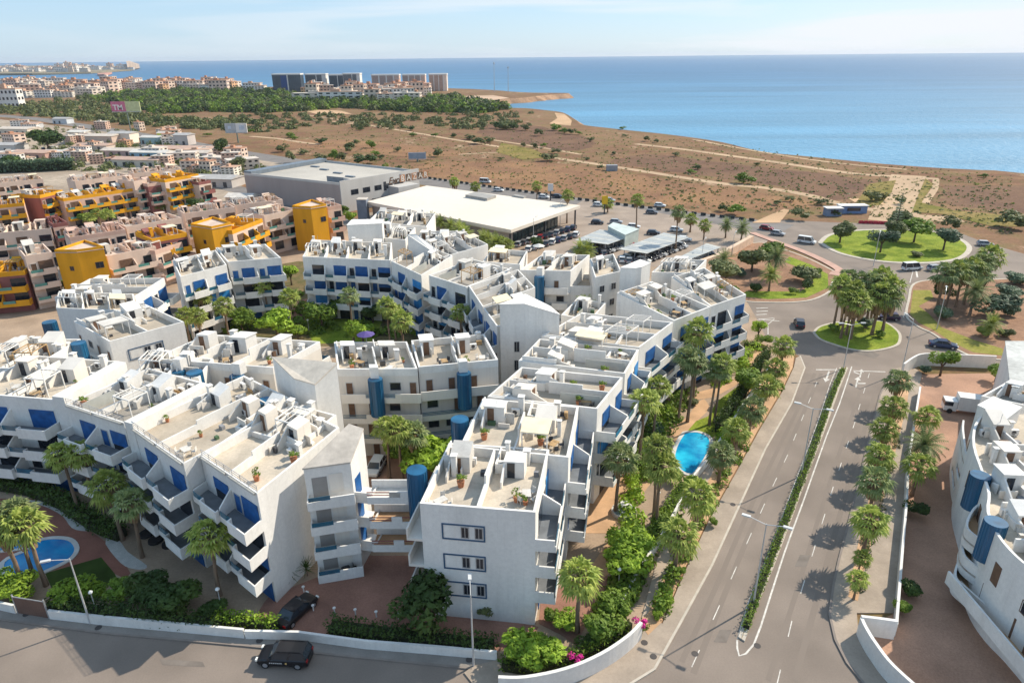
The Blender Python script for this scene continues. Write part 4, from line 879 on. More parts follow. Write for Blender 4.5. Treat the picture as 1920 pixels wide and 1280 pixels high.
for i, (x, y, w9) in enumerate(((1836, 852, 12), (1855, 905, 11), (1862, 965, 11), (1885, 1035, 10), (1925, 1095, 9))):
    f9 = Fr(P2(x, y, 9.0)+Vector((.6, 0)), (.995, -.1), (.1, .995))
    b = MB(); b.box(f9, 0, w9+4, 0, .2, 9.03, (10.4, 10.4)); b.box(f9, 3.5, 3.7, .2, 5.5, 9.03, 10.1); b.build('partition_wall', WHITE, rt)
    roof_kit(rt, f9.sub(1.0, -1.2), w9, 7, 9.03, GR, 60+i, 5.0, 1.6, near=False, perg=())
rt2, p2_, z2_ = tower('white cube shaped stair house beside the parked delivery van', [(1833, 761, 11), (1887, 786, 11), (1915, 765, 11), (1862, 745, 11)], 11, roofm=WHITE, name='stair_house', cat='stair house')
rt3, p3_, z3_ = tower('white gabled building with a weathered pale roof at the right edge', [(1897, 738, 8), (1886, 642, 8), (2020, 642, 8), (2020, 745, 8)], 8, roofm=mat('weathered_flat_roof', (.46, .46, .43), .8, .2, .2, fine=.2, fscale=1.5), name='hall', cat='building')
block('white terrace house with sloping roof beside the gabled building', (1840, 742), (1925, 760), (1990, 720), h=8.6, seed=41, front='windows', D=8, near=False, busy=1.6)

# ---- the pink and orange complex at the left
def OS(wall, par, shut=BROWN): return dict(wall=wall, par=par, shut=shut, shut2=DARKG, door=BROWN, terr=[mat('pinkish_roof_tiles', (.60, .46, .37), .85, .14, .4, fine=.12, fscale=3), mat('sand_roof_tiles', (.62, .50, .38), .85, .14, .4)], glass=mat('green_balcony_glass', (.10, .26, .22), .2), shaft=TEAL, gal=wall)
OB = [
 ('pink block with an ochre balcony band, in the bottom left corner of the orange complex', (-60, 516), (45, 507), (60, 480), 9.0, MAROON, ORANGE),
 ('pale pink block with a green glass balcony, beside the sandy street', (46, 480), (97, 472), (92, 452), 12.0, PALEPINK, PALEPINK),
 ('pale pink terrace block with long beige parapets behind the corner orange cube', (200, 480), (292, 462), (300, 435), 9.6, PALEPINK, PALEPINK),
 ('pale pink block with dark openings between the orange cube and the orange balcony', (290, 470), (352, 450), (345, 430), 9.0, PALEPINK, PINK),
 ('block with a bright orange balcony band behind the cluttered pink terraces', (284, 448), (350, 436), (340, 415), 11, MAROON, ORANGE),
 ('pale pink block right of the second orange cube', (435, 432), (492, 410), (480, 395), 11, PALEPINK, ORANGE),
 ('pale pink balcony block between two orange cubes', (495, 404), (556, 392), (545, 375), 11, PALEPINK, PALEPINK),
 ('pale pink block right of the third orange cube', (614, 388), (640, 384), (640, 368), 11, PALEPINK, PINK),
 ('maroon block with an orange band behind the young palms, upper row', (74, 366), (117, 356), (112, 340), 11, MAROON, ORANGE),
 ('long block with an orange roof band, upper row', (118, 372), (250, 353), (245, 338), 9.5, PINK, ORANGE),
 ('pale pink stair block between the two orange bands of the upper row', (250, 340), (275, 336), (275, 326), 12, PALEPINK, PALEPINK),
 ('dark maroon block beside the pale stair block, upper row', (276, 345), (312, 340), (305, 326), 11, MAROON, PINK),
 ('block with the highest orange parapets, right end of the upper row', (308, 337), (372, 326), (365, 316), 12, PALEPINK, ORANGE),
 ('maroon and pink end block of the upper row', (372, 342), (395, 338), (390, 326), 10, PALEPINK, MAROON),
 ('orange banded block at the left edge, upper row', (-80, 392), (44, 380), (40, 362), 10, PINK, ORANGE),
 ('pale pink block with white terraces at the left, second row', (-40, 440), (95, 428), (95, 410), 10, PALEPINK, PALEPINK),
 ('pink block with a maroon side wall, second row', (98, 420), (126, 416), (126, 404), 11, PINK, MAROON),
 ('pale block with cluttered roof in the centre of the second row', (130, 445), (235, 430), (232, 412), 10, PALEPINK, PINK),
 ('pale block behind the cluttered roof, second row', (236, 425), (340, 408), (335, 394), 10, PALEPINK, PALEPINK),
 ('pale pink block near the warehouse, second row', (345, 400), (440, 388), (430, 374), 10, PALEPINK, PALEPINK),
 ('pale pink block right of the second row, before the warehouse wall', (440, 385), (530, 374), (520, 362), 10, PALEPINK, PALEPINK),
 ('pale block with beige roof at the back of the upper row', (-20, 345), (80, 335), (80, 326), 9, PALEPINK, PALEPINK),
 ('pale block with long beige roof at the back of the complex', (140, 340), (240, 328), (240, 316), 9, PALEPINK, PALEPINK),
 ('pale block at the back right of the complex', (250, 325), (340, 316), (340, 308), 9, PALEPINK, PALEPINK),
]
for i, (lab, a, b_, c, h, wm, pm) in enumerate(OB):
    a = a; block(lab, a, b_, c, h=h, M=OS(wm, pm), seed=70+i, front='balc', near=False, busy=1.5, zig=False, proj=1.7, bay=4.6, D=10 if i < 8 else 9, shear=False, dark=.6, wall=wm)
def ocube(label, pts, h=12):
    rt, p, z = tower(label, [(x, y, h) for x, y in pts], h, M=dict(wall=ORANGE), roofm=mat('pinkish_roof_tiles', (.6, .46, .37)), name='orange_house', cat='house')
    b = MB(); q = [Vector(v) for v in p]; curve_wall(q+[q[0]], h-.1, h+.7, .2).build('parapet', ORANGE, rt)
    f, w_ = pface(p, 1); window(rt, f, w_*.55, w_*.55+1.6, h-4.0, h-2.6, BROWN)
    b = MB(); b.box(f, w_*.1, w_*.9, -.05, 0, .3, 2.6); b.build('ground_opening', DARKG, rt)
    f, w_ = pface(p, 0); window(rt, f, w_*.5, w_*.5+.9, h-4, h-3.0, BROWN)
ocube('bright orange cube shaped house nearest the white complex', [(103, 474), (144, 474), (195, 467), (160, 455)])
ocube('bright orange cube shaped house in the middle of the orange complex', [(358, 424), (397, 430), (434, 422), (400, 411)])
ocube('bright orange cube shaped house nearest the warehouse', [(548, 390), (583, 392), (612, 387), (585, 378)])

# ---- warehouse and showroom
WGREY = mat('grey_cladding', (.50, .48, .45), .7, .06, .3, .3, streak=True)
WGREYD = mat('brownish_cladding', (.34, .29, .27), .7, .06, .3, .3, streak=True)
q = [P2(458, 328, 9.5), P2(637, 342, 10.5), P2(783, 318, 10.5), P2(600, 303, 9.5)]
c = sum(q, Vector((0, 0)))/4
wh = thing('warehouse', 'large grey warehouse with lettering on its long wall', 'warehouse', (c.x, c.y, 0))
b = MB(); b.prism(q, 0, 9.5); b.build('wall', WGREYD, wh)
b = MB(); b.prism([c+(v-c)*.985 for v in q], 9.5, 9.56); b.build('roof', mat('warehouse_roof', (.46, .42, .36), .8, .12, .05, fine=.06, fscale=.6), wh)
curve_wall(q+[q[0]], 9.5, 10.3, .3).build('parapet', WGREY, wh)
f, w_ = pface(q, 1); b = MB(); b.box(f, -.2, w_+.2, -.35, 0, 0, 10.9); b.build('front_wall', WGREY, wh)
for i in range(5): window(wh, f, 4+i*5.2, 7.2+i*5.2, 5.6, 7.4, DARKM, t=-.35)
for i in range(2): window(wh, f, w_*.52+i*5, w_*.52+i*5+1.2, 5.0, 8.2, DARKM, t=-.35)
b = MB(); b.box(f, w_*.36, w_*.56, -2.0, -.35, 2.7, 3.0); b.box(f, w_*.38, w_*.54, -.4, -.35, .1, 2.7); b.build('entrance', DARKM, wh)
b = MB(); b.box(f, w_*.58, w_*.86, -6, -.35, 0, 6.5); b.build('annex', WGREY, wh)
f0, w0 = pface(q, 3); b = MB(); b.box(f0, 0, w0, 0, 4, 9.6, 11.0); b.build('roof_canopy', mat('bluish_metal', (.17, .20, .23), .5), wh)
fr_r = Fr(q[0], (q[1]-q[0]).normalized(), (q[3]-q[0]).normalized())
for s_, t_ in ((8, 26), (17, 22), (28, 18), (38, 14), (50, 26)):
    b = MB(); b.box(fr_r, s_, s_+4, t_, t_+1.2, 9.6, 10.0); b.build('skylight', mat('bluish_metal', (.17, .20, .23)), wh)
b = MB(); b.box(fr_r, (q[1]-q[0]).length-9, (q[1]-q[0]).length-1, 3, 8, 9.6, (11.6, 9.9)); b.build('roof_plant', mat('bluish_metal', (.17, .20, .23)), wh)
def text(s, fr, s0, z0, size, m, parent, name, t=-.05, bold=0, ext=.04, shear=0, fit=None):
    cu_ = bpy.data.curves.new(name, 'FONT'); cu_.body = s; cu_.size = size; cu_.extrude = ext; cu_.offset = bold; cu_.shear = shear
    o = bpy.data.objects.new(name, cu_); SC.collection.objects.link(o)
    dg = bpy.context.evaluated_depsgraph_get(); me = bpy.data.meshes.new_from_object(o.evaluated_get(dg)); bpy.data.objects.remove(o)
    o = bpy.data.objects.new(name, me); SC.collection.objects.link(o); me.materials.clear(); me.materials.append(m)
    nrm = -fr.ey; X = Vector((*fr.ex, 0)); Z = Vector((*nrm, 0)); Y = Vector((0, 0, 1)); M_ = Matrix((X, Y, Z)).transposed().to_4x4()
    p = Vector(fr.p(s0, t, z0)); M_.translation = p-ORG[parent.name]; o.parent = parent; o.matrix_local = M_
    return o
LB = mat('brown_letter', (.13, .08, .05), .6)
text('Euro', f, w_*.585, 7.0, 3.4, LB, wh, 'lettering', t=-.40, shear=.3, bold=.05)
for i, ch in enumerate('BAZAR'):
    b = MB(); s_ = w_*.74+i*2.9; b.box(f, s_, s_+2.4, -.45, -.35, 7.0, 9.6); b.build('letter_board', mat('orange_board', (.42, .20, .10), .6) if i % 2 == 0 else LB, wh)
    text(ch, f, s_+.35, 7.3, 2.9, WHITE2, wh, 'lettering', t=-.50, bold=.04)
# small blue grey cube beside
tower('small slate blue kiosk building between the warehouse and the showroom', [(668, 375, 7), (686, 375, 7), (690, 371, 7), (672, 371, 7)], 7, M=dict(wall=mat('slate_cladding', (.16, .19, .24), .6)), name='kiosk', cat='kiosk')
# showroom
zt = 6.0
q = [P2(688, 378, zt), P2(958, 431, zt), P2(1088, 385, zt), P2(800, 348, zt)]; c = sum(q, Vector((0, 0)))/4
sh = thing('car_showroom', 'wide flat roofed car showroom with a glass front full of cars', 'showroom', (c.x, c.y, 0))
b = MB(); b.prism(q, zt-.9, zt); b.build('roof', mat('pale_membrane_roof', (.70, .62, .52), .8, .05, .04, fine=.04, fscale=.5), sh)
b = MB(); b.prism([c+(v-c)*.975 for v in q], zt-1.3, zt-.9); b.build('soffit', WGREY, sh)
f, w_ = pface(q, 0); b = MB(); b.box(f, 1, w_-2, 1.2, 3, 0, zt-1.3); b.build('wall', mat('taupe_wall', (.33, .29, .26), .8), sh)
f, w_ = pface(q, 1); 
n_ = 14; sm_ = 3.0
for i in range(n_):
    s_ = sm_+(w_-10)*i/n_; b = MB(); b.box(f, s_, s_+(w_-10)/n_-.15, 4.0, 4.1, .1, zt-1.3); b.build('glass_panel', mat('showroom_glass', (.05, .075, .075), .08, .3, .5, .6), sh)
    b = MB(); b.box(f, s_-.15, s_, 3.9, 4.15, 0, zt-1.3); b.build('mullion', DARKM, sh)
f3, w3 = pface(q, 3); b = MB(); b.box(f3, 2, w3-2, 3, 3.4, 0, zt-1.3); b.build('wall', WGREYD, sh)
for s_ in (1.2, w_*.5, w_-1.2): b = MB(); b.box(f, s_, s_+.4, 1.0, 1.4, 0, zt-1.3); b.build('column', DARKM, sh)
fr_r = Fr(q[0], (q[1]-q[0]).normalized(), (q[3]-q[0]).normalized())
b = MB(); b.box(fr_r, 26, 36, 26, 32, zt, zt+.9); b.build('roof_plant', mat('grey_plant', (.34, .32, .29), .7), sh)
b = MB(); b.box(fr_r, 40, 45, 37, 39, zt, zt+.5); b.build('roof_plant', mat('grey_plant', (.34, .32, .29)), sh)
# carports
CPM = mat('pale_carport_sheet', (.44, .45, .43), .5, .08, .3, .4, metal=.2); CPM2 = mat('cream_carport_sheet', (.50, .49, .44), .5)
def carport(label, pts, n, h=2.9):
    q = [P2(x, y, h) for x, y in pts]; c = sum(q, Vector((0, 0)))/4; rt = thing('carport', label, 'carport', (c.x, c.y, 0))
    for i in range(n):
        a = q[0].lerp(q[3], i/n); d = q[0].lerp(q[3], (i+.93)/n); b_ = q[1].lerp(q[2], i/n); e = q[1].lerp(q[2], (i+.93)/n)
        b = MB(); b.prism([a, b_, e, d], h-.12-.002*(i % 2), h-.002*(i % 2)); b.build('roof_sheet', CPM if i % 3 else CPM2, rt)
    for i in range(4):
        for u in (.12, .5, .88):
            p = q[0].lerp(q[3], .05+.3*i).lerp(q[1].lerp(q[2], .05+.3*i), u); b = MB(); b.box(Fr(p, (1, 0), (0, 1)), -.1, .1, -.1, .1, 0, h-.12); b.build('post', METAL, rt)
    return q
cp1 = carport('wide grey carport nearest the showroom, cars parked beneath', [(1078, 450), (1140, 458), (1190, 440), (1125, 430)], 10)
cp2 = carport('long grey carport in the middle of the car park', [(1160, 467), (1213, 475), (1292, 445), (1245, 436)], 14)
cp3 = carport('narrow pale carport nearest the road side garden', [(1265, 486), (1290, 487), (1353, 463), (1325, 456)], 10)
tower('small pale green workshop roof behind the first carport', [(1140, 425, 4), (1172, 441, 4), (1198, 430, 4), (1150, 418, 4)], 4, M=dict(wall=mat('pale_green_wall', (.46, .52, .48), .7)), roofm=mat('pale_green_sheet', (.52, .58, .54), .6), name='workshop', cat='workshop')
b = ribbon('boundary_wall', [(1300, 508), (1345, 492), (1408, 456)], 1.2, 2.2, mat('peach_wall', (.62, .45, .32), .8), zb=0, kind=None); tag(b, 'long peach coloured wall closing the car park beside the roadside garden', 'wall')
# ================================================================== BOUNDARY WALLS
def lowwall(label, line, h, wd=.25, m=WHITE, z=0.0, name='boundary_wall', px=True):
    q0 = P2(*line[0]) if px else Vector(line[0])
    l, r = ribbon_pts(line, wd, px); b = MB()
    for i in range(len(l)-1): b.prism([r[i], r[i+1], l[i+1], l[i]], z, z+h)
    return tag(b.build(name, m, origin=(q0.x, q0.y, 0)), label, 'wall')
lowwall('low white wall along the near street, right of the brown gate to the left lamp post', [(96, 1160), (200, 1172), (330, 1184), (460, 1196)], 1.15)
lowwall('low white wall along the near street in front of the driveway and the long hedge', [(462, 1197), (560, 1199), (685, 1216), (810, 1226), (932, 1237)], 1.05)
lowwall('short white wall left of the brown gate', [(-300, 1110), (0, 1143), (32, 1150)], 1.1)
lowwall('tall curved white wall round the street corner garden', smoothline([(935, 1300), (985, 1300), (1060, 1284), (1125, 1256), (1175, 1222), (1200, 1196)], 4), 2.0, .3)
lowwall('low white garden wall between the turquoise pool garden and the avenue pavement', smoothline([(1165, 1145), (1195, 1085), (1237, 1022), (1268, 965), (1290, 918), (1325, 874)], 3), 1.2)
lowwall('low white wall further up the avenue behind the pavement palms', smoothline([(1330, 868), (1362, 815), (1400, 758), (1440, 700)], 3), 1.2)
lowwall('tall curved white wall at the mouth of the right hand yard', smoothline([(1608, 1190), (1616, 1208), (1634, 1238), (1668, 1282), (1740, 1345), (1850, 1420)], 4), 2.1, .3)
lowwall('short white wing wall closing the pavement beside the right hand yard', [(1607, 1188), (1640, 1192), (1674, 1197)], 2.2, .3)
lowwall('long thin white wall between the shaded pavement and the brick yard', smoothline([(1675, 1192), (1686, 1060), (1695, 960), (1700, 881), (1714, 790), (1722, 740)], 3), 1.5, .25)
lowwall('curved white wall at the far end of the brick yard by the small roundabout', smoothline([(1690, 705), (1708, 692), (1730, 685), (1790, 687), (1862, 690)], 3), 2.3, .3)
# brown gate
A = P2(34, 1150); B_ = P2(94, 1160); ex = (B_-A).normalized(); fr = Fr(A, ex, Vector((-ex.y, ex.x))); W = (B_-A).length
g = thing('gate', 'brown panelled entrance gate in the low white wall', 'gate', ((A+B_).x/2, (A+B_).y/2, 0))
for i in range(14):
    b = MB(); b.box(fr, .1+i*(W-.2)/14, .1+(i+.92)*(W-.2)/14, -.03, .03, .1, 2.1); b.build('slat', mat('brown_gate_slat', (.17, .10, .075), .6), g)
for s_ in (0, W-.1): b = MB(); b.box(fr, s_, s_+.1, -.06, .06, 0, 2.4); b.build('post', METAL, g)
b = MB(); b.box(fr, .1, W-.1, -.04, .04, 2.12, 2.2); b.build('rail', METAL, g)
# highway barrier of dark gaps
b = MB()
for p, d in resample([(785, 333), (920, 352), (1090, 376), (1280, 400), (1420, 416)], 3.2):
    f = Fr(p, d, (-d.y, d.x)); b.box(f, 0, 1.7, -.15, .15, .1, 1.0)
tag(b.build('barrier_block', mat('dark_hedge_block', (.04, .05, .05), .9), kind='stuff'), 'row of small dark blocks along the edge of the highway', 'barrier')

# ================================================================== VEGETATION
leafmat('palm_leaf', (.16, .23, .035), (.47, .51, .12), .32, 1.8)
leafmat('palm_leaf_dark', (.13, .19, .06), (.34, .38, .15), .3, 1.6)
leafmat('leaf_bright', (0.135, 0.225, 0.02), (0.377, 0.522, 0.051), .3, 1.2)
leafmat('leaf_mid', (0.087, 0.160, 0.017), (0.232, 0.319, 0.043), .28, .9)
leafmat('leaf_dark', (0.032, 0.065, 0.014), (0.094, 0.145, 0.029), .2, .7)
leafmat('leaf_olive', (0.087, 0.109, 0.036), (0.189, 0.203, 0.072), .2, .5)
leafmat('leaf_blue', (0.058, 0.102, 0.058), (0.145, 0.203, 0.109), .2, .6)
SKIRT = mat('dead_palm_fronds', (.30, .20, .11), .95, .3, 1.5, .1, coords='obj')
BARK = mat('palm_bark', (.23, .16, .11), .95, .25, 2, .1, coords='obj', rnd=.15)
BARK2 = mat('tree_bark', (.14, .10, .07), .95, .25, 2, .1, coords='obj')
def palm_proto(seed, dark=False, kind='fan'):
    rn = random.Random(seed); b = MB(); nl = 38 if kind == 'fan' else 52
    for i in range(nl):
        u = (i+.5)/nl; el = R(84-118*u**.85+rn.uniform(-10, 10)); az = i*2.399+rn.uniform(-.25, .25)
        d = Vector((math.cos(az)*math.cos(el), math.sin(az)*math.cos(el), math.sin(el)))
        side = Vector((-math.sin(az), math.cos(az), 0)); up = d.cross(side)*-1
        if up.z < 0: up = -up
        if kind == 'fan':
            L0 = rn.uniform(.95, 1.45); base = d*L0; fr_ = rn.uniform(.75, 1.05); b.tube(d*.1, base, .028, 3, 1)
            nb = 9; prev = None
            for k in range(nb):
                a = R(-78+156*k/(nb-1)); dd = (d*math.cos(a)+side*math.sin(a)); ln = fr_*(1-.25*abs(a)/1.4)
                tip = base+dd*ln*.72+up*(-.0)+Vector((0, 0, -.04)); tip2 = base+dd*ln*1.34+Vector((0, 0, -.38-.25*rn.random()))
                w_ = (side*math.cos(a)-d*math.sin(a))*(.095+.03*rn.random()); pl = up*(.05*(1 if k % 2 else -1))
                n = len(b.v); b.v += [tuple(base), tuple(tip-w_+pl), tuple(tip2), tuple(tip+w_-pl)]
                b.f.append((n, n+1, n+2, n+3)); b.mi.append(0)
        else:      # feather palm
            L0 = rn.uniform(2.4, 3.0); p = Vector((0, 0, 0)); dirv = d.copy(); pts = [p]
            for k in range(6):
                p = p+dirv*(L0/6); dirv = (dirv+Vector((0, 0, -.17))).normalized(); pts.append(p)
            for k in range(6):
                a, c = pts[k], pts[k+1]
                for sg in (-1, 1):
                    for h_ in (0, .5):
                        o = a.lerp(c, h_); wl = .55*math.sin(math.pi*(k+h_+.6)/7.2)+.12; e = o+side*sg*wl+(c-a).normalized()*.25+Vector((0, 0, -.12))
                        n = len(b.v); b.v += [tuple(o), tuple(o+(c-a)*.35), tuple(e)]; b.f.append((n, n+1, n+2)); b.mi.append(0)
                b.tube(a, c, .025, 3, 1)
    crown = b
    sk = MB(); ns = 34
    for i in range(ns):
        az = i*2.399; r_ = rn.uniform(.45, 1.25); z1 = rn.uniform(-2.2, -1.2); w_ = .15
        s_ = Vector((-math.sin(az), math.cos(az), 0))*w_; c0 = Vector((math.cos(az)*.12, math.sin(az)*.12, -.05)); c1 = Vector((math.cos(az)*r_, math.sin(az)*r_, -.45-.3*rn.random())); c2 = Vector((math.cos(az)*r_*.75, math.sin(az)*r_*.75, z1))
        n = len(sk.v); sk.v += [tuple(c0-s_*.3), tuple(c0+s_*.3), tuple(c1+s_), tuple(c1-s_), tuple(c2+s_*.8), tuple(c2-s_*.8)]; sk.f += [(n, n+1, n+2, n+3), (n+3, n+2, n+4, n+5)]; sk.mi += [0, 0]
    tr = MB(); rr_ = [.30, .24, .21, .20, .19, .2]
    off = [(0, 0)]+[(rn.uniform(-.06, .06)*k, rn.uniform(-.06, .06)*k) for k in range(1, 5)]+[(0, 0)]
    for k in range(5): tr.cyl(off[k][0]*.4, off[k][1]*.4, rr_[k], rr_[k+1], k/5, (k+1)/5, 8, 0, off[k+1][0]*.4, off[k+1][1]*.4)
    return crown, sk, tr
def mkmesh(name, mb, mats, smooth=False):
    o = mb.build(name, mats); me = o.data; bpy.data.objects.remove(o); 
    if smooth: me.polygons.foreach_set('use_smooth', [True]*len(me.polygons))
    return me
PP = []
for sd_, dk, kd in ((1, 0, 'fan'), (2, 0, 'fan'), (3, 0, 'fan'), (4, 1, 'fan'), (5, 0, 'feather'), (6, 1, 'feather')):
    c_, s_, t_ = palm_proto(sd_, dk, kd)
    PP.append((mkmesh('crown', c_, [MT['palm_leaf_dark' if dk else 'palm_leaf'], MT['leaf_olive']]), mkmesh('dead_frond_skirt', s_, [SKIRT]), mkmesh('trunk', t_, [BARK], True)))
def link(name, me, parent=None, loc=(0, 0, 0), scale=(1, 1, 1), rz=0):
    o = bpy.data.objects.new(name, me); SC.collection.objects.link(o); o.parent = parent; o.location = loc; o.scale = scale; o.rotation_euler.z = rz; return o
rp_ = random.Random(21)
def palm(x, y, h, label, group=None, s=1.0, v=None, skirt=1.0, px=True, base=False, cat='palm tree', z0=0.05):
    """x, y: photo point of the crown centre (height h)"""
    p = (P2(x, y, h) if not base else P2(x, y, 0)) if px else Vector((x, y))
    v = rp_.choice([0, 1, 2, 3]) if v is None else v
    t = thing('palm_tree', label, cat, (p.x, p.y, z0), group, rp_.uniform(0, 6.28)); s *= rp_.uniform(.92, 1.1)
    t.rotation_euler.x = rp_.uniform(-.035, .035); t.rotation_euler.y = rp_.uniform(-.035, .035)
    link('crown', PP[v][0], t, (0, 0, h-z0), (s, s, s*rp_.uniform(.9, 1.1)))
    if skirt: link('dead_frond_skirt', PP[v][1], t, (0, 0, h-z0), (s*skirt, s*skirt, s*skirt*rp_.uniform(.8, 1.2)))
    w_ = 1.0 if h < 7 else .9
    link('trunk', PP[v][2], t, (0, 0, 0), (w_*s, w_*s, h-z0)); return t
# broadleaf crowns: leaf clumps through an uneven volume
def crown_mesh(name, seed, nleaf, size, matn, lobes=7, flat=.75, spread=.55):
    g = np.random.default_rng(seed); cs = []; rs = []
    for i in range(lobes):
        a = g.uniform(0, 6.28); r_ = spread*math.sqrt(g.uniform(0, 1)); cs.append((r_*math.cos(a), r_*math.sin(a), g.uniform(-.35, .45)*flat)); rs.append(g.uniform(.28, .52))
    V = []; F = []; k = 0
    cs = np.array(cs); rs = np.array(rs)
    idx = g.integers(0, lobes, nleaf); d = g.normal(size=(nleaf, 3)); d /= np.linalg.norm(d, axis=1)[:, None]
    rad = rs[idx]*g.uniform(.45, 1.08, nleaf)**.6
    C = cs[idx]+d*rad[:, None]*np.array([1, 1, flat])
    nr = d+g.normal(size=(nleaf, 3))*.55; nr[:, 2] += .35; nr /= np.linalg.norm(nr, axis=1)[:, None]
    t1 = np.cross(nr, g.normal(size=(nleaf, 3))); t1 /= np.linalg.norm(t1, axis=1)[:, None]; t2 = np.cross(nr, t1)
    sz = size*g.uniform(.6, 1.3, nleaf)[:, None]
    q = np.stack([C-t1*sz, C-t2*sz*.55, C+t1*sz, C+t2*sz*.55], 1)
    q[:, 2] += nr*sz*.3
    V = q.reshape(-1, 3); F = np.arange(nleaf*4).reshape(-1, 4)
    me = bpy.data.meshes.new(name); me.from_pydata(V.tolist(), [], F.tolist()); me.materials.append(MT[matn]); return me
CR = {}
for mname in ('leaf_bright', 'leaf_mid', 'leaf_dark', 'leaf_olive', 'leaf_blue'):
    CR[mname] = [crown_mesh('crown', 10+i+len(mname), 1500, .10, mname, 8, .8) for i in range(2)]
    CR[mname+'_lo'] = [crown_mesh('crown', 50+i+len(mname), 420, .15, mname, 6, .75) for i in range(3)]
tb = MB()
tb.cyl(0, 0, .09, .06, 0, .55, 7); rnq = random.Random(4)
for i in range(5): a = i*1.3; tb.tube((0, 0, .45), (math.cos(a)*.4, math.sin(a)*.4, .95), .045, 5, 0, .015)
TRUNK = mkmesh('trunk', tb, [BARK2], True)
rt_ = random.Random(31)
def tree(x, y, w_, h, matn, label, group=None, px=True, lo=False, base=True, cat='tree', zc=None, name='tree', trunk=True, wy=None):
    """x, y: photo point of the foot of the trunk; w_ crown width, h height"""
    p = P2(x, y, 0 if base else h*.6) if px else Vector((x, y))
    t = thing(name, label, cat, (p.x, p.y, 0.05), group, rt_.uniform(0, 6.28)); c_h = min(h*.8, w_*.85) if trunk else h
    link('crown', rt_.choice(CR[matn+('_lo' if lo else '')]), t, (0, 0, h-c_h*.5), (w_*.55, (wy or w_)*.55, c_h*.62))
    if trunk: link('trunk', TRUNK, t, (0, 0, 0), (h*.45, h*.45, (h-c_h*.35)))
    return t
def bush(x, y, w_, h, matn, label, group=None, lo=True, px=True, cat='bush', name='bush', wy=None):
    return tree(x, y, w_, h, matn, label, group, px, lo, True, cat, None, name, False, wy)
# ---- named palms
for i, (x, y, h) in enumerate([(1471, 650, 4.3), (1452, 690, 4.2), (1434, 724, 4.4), (1411, 766, 4.4), (1384, 806, 4.6), (1354, 850, 4.6), (1311, 930, 4.8), (1272, 1003, 4.6)]):
    palm(x, y, h, f'{ORD[i]} fan palm from the small roundabout in the left pavement row', 'palms along the left pavement', .98)
for i, (x, y, h) in enumerate([(1684, 715, 4.6), (1674, 762, 4.5), (1660, 806, 4.8), (1649, 853, 4.5), (1643, 905, 5.1), (1631, 975, 5.3), (1615, 1045, 3.0), (1609, 1086, 2.6)]):
    palm(x, y, h, f'{ORD[i]} fan palm from the small roundabout in the right pavement row', 'palms along the right pavement', .92 if i < 6 else .5, skirt=1.1 if i < 6 else .6)
palm(1312, 622, 11.5, 'highest fan palm of the avenue garden, in front of the white end blocks', s=1.1)
for (x, y, h, lb) in [(1283, 668, 10.5, 'left of the two tall palms with touching crowns beside the garden row'), (1300, 680, 9.6, 'right of the two tall palms with touching crowns beside the garden row'),
    (1352, 682, 9.5, 'tall palm with twin trunks rising from the bright lawn'), (1341, 697, 8.6, 'lower crown of the twin trunk palms on the bright lawn'), (1207, 750, 9.5, 'tall palm close to the balconies of the garden row'), (1232, 725, 8.5, 'palm just behind the tall palm close to the balconies'),
    (1160, 860, 7.6, 'palm with an open crown beside the first garden block'), (1236, 842, 10, 'left crown of the tall palm pair left of the turquoise pool'), (1240, 872, 8.6, 'right crown of the tall palm pair left of the turquoise pool'),
    (1086, 1082, 6.5, 'single stout palm at the street corner garden behind the curved wall'),
    (116, 852, 8.2, 'left of the two tall sunlit palms in front of the shaded balconies'), (147, 850, 8.6, 'right of the two tall sunlit palms in front of the shaded balconies'), (203, 915, 7, 'palm left of the pair beside the lower gravel bed'), (240, 945, 7, 'palm leaning over the lower gravel bed'),
    (388, 1008, 7.2, 'sunlit palm before the shaded corner of the gable row'), (22, 965, 8, 'largest sunlit palm over the small pool at the left edge'), (48, 985, 7.6, 'right hand sunlit palm over the small pool'), (4, 990, 7, 'palm cut by the left edge of the picture over the small pool'),
    (722, 803, 7.5, 'left palm of the trio behind the parked white car in the front court'), (748, 806, 8, 'middle palm of the trio in the front court'), (772, 815, 7, 'right palm of the trio in the front court'),
    (377, 555, 8.5, 'highest palm at the left of the inner court'), (368, 592, 7.5, 'lower palm at the left of the inner court'), (419, 572, 7.5, 'thin palm beside the left shuttered block'), (346, 592, 6.5, 'palm rising over the middle row roofs at the left'),
    (496, 533, 8, 'slender palm in front of the large blue shutters'), (540, 556, 7.5, 'broad palm in the gap between the court blocks'), (654, 553, 9.5, 'tall palm in the middle of the inner court'), (726, 573, 9.5, 'left crown of the palm group under the stepped block'), (752, 600, 8.5, 'right crown of the palm group under the stepped block'), (738, 585, 8, 'middle crown of the palm group under the stepped block'),
    (862, 586, 9.5, 'palm against the stepped grey terraces')]:
    palm(x, y, h, lb, None, .96)
palm(1098, 574, 9, 'single dark date palm between the inner blocks', v=5, s=.95, skirt=.5)
for i, (x, y, h) in enumerate([(1577, 535, 9), (1592, 525, 9.5), (1602, 545, 9), (1612, 530, 9.2), (1590, 560, 8), (1608, 565, 7.6)]): palm(x, y, h, f'{["far left", "rear", "central", "right hand", "lower left", "lowest"][i]} palm of the left clump on the small roundabout', 'left palm clump on the small roundabout', 1.2, v=[0, 3, 1, 3, 2, 0][i], skirt=1.35)
for i, (x, y, h) in enumerate([(1640, 530, 9.4), (1655, 522, 9.6), (1672, 540, 9), (1650, 552, 8.2), (1668, 558, 7.8)]): palm(x, y, h, f'{["left", "rear", "right hand", "lower left", "lowest"][i]} palm of the right clump on the small roundabout', 'right palm clump on the small roundabout', 1.28, v=[3, 0, 1, 2, 3][i], skirt=1.35)
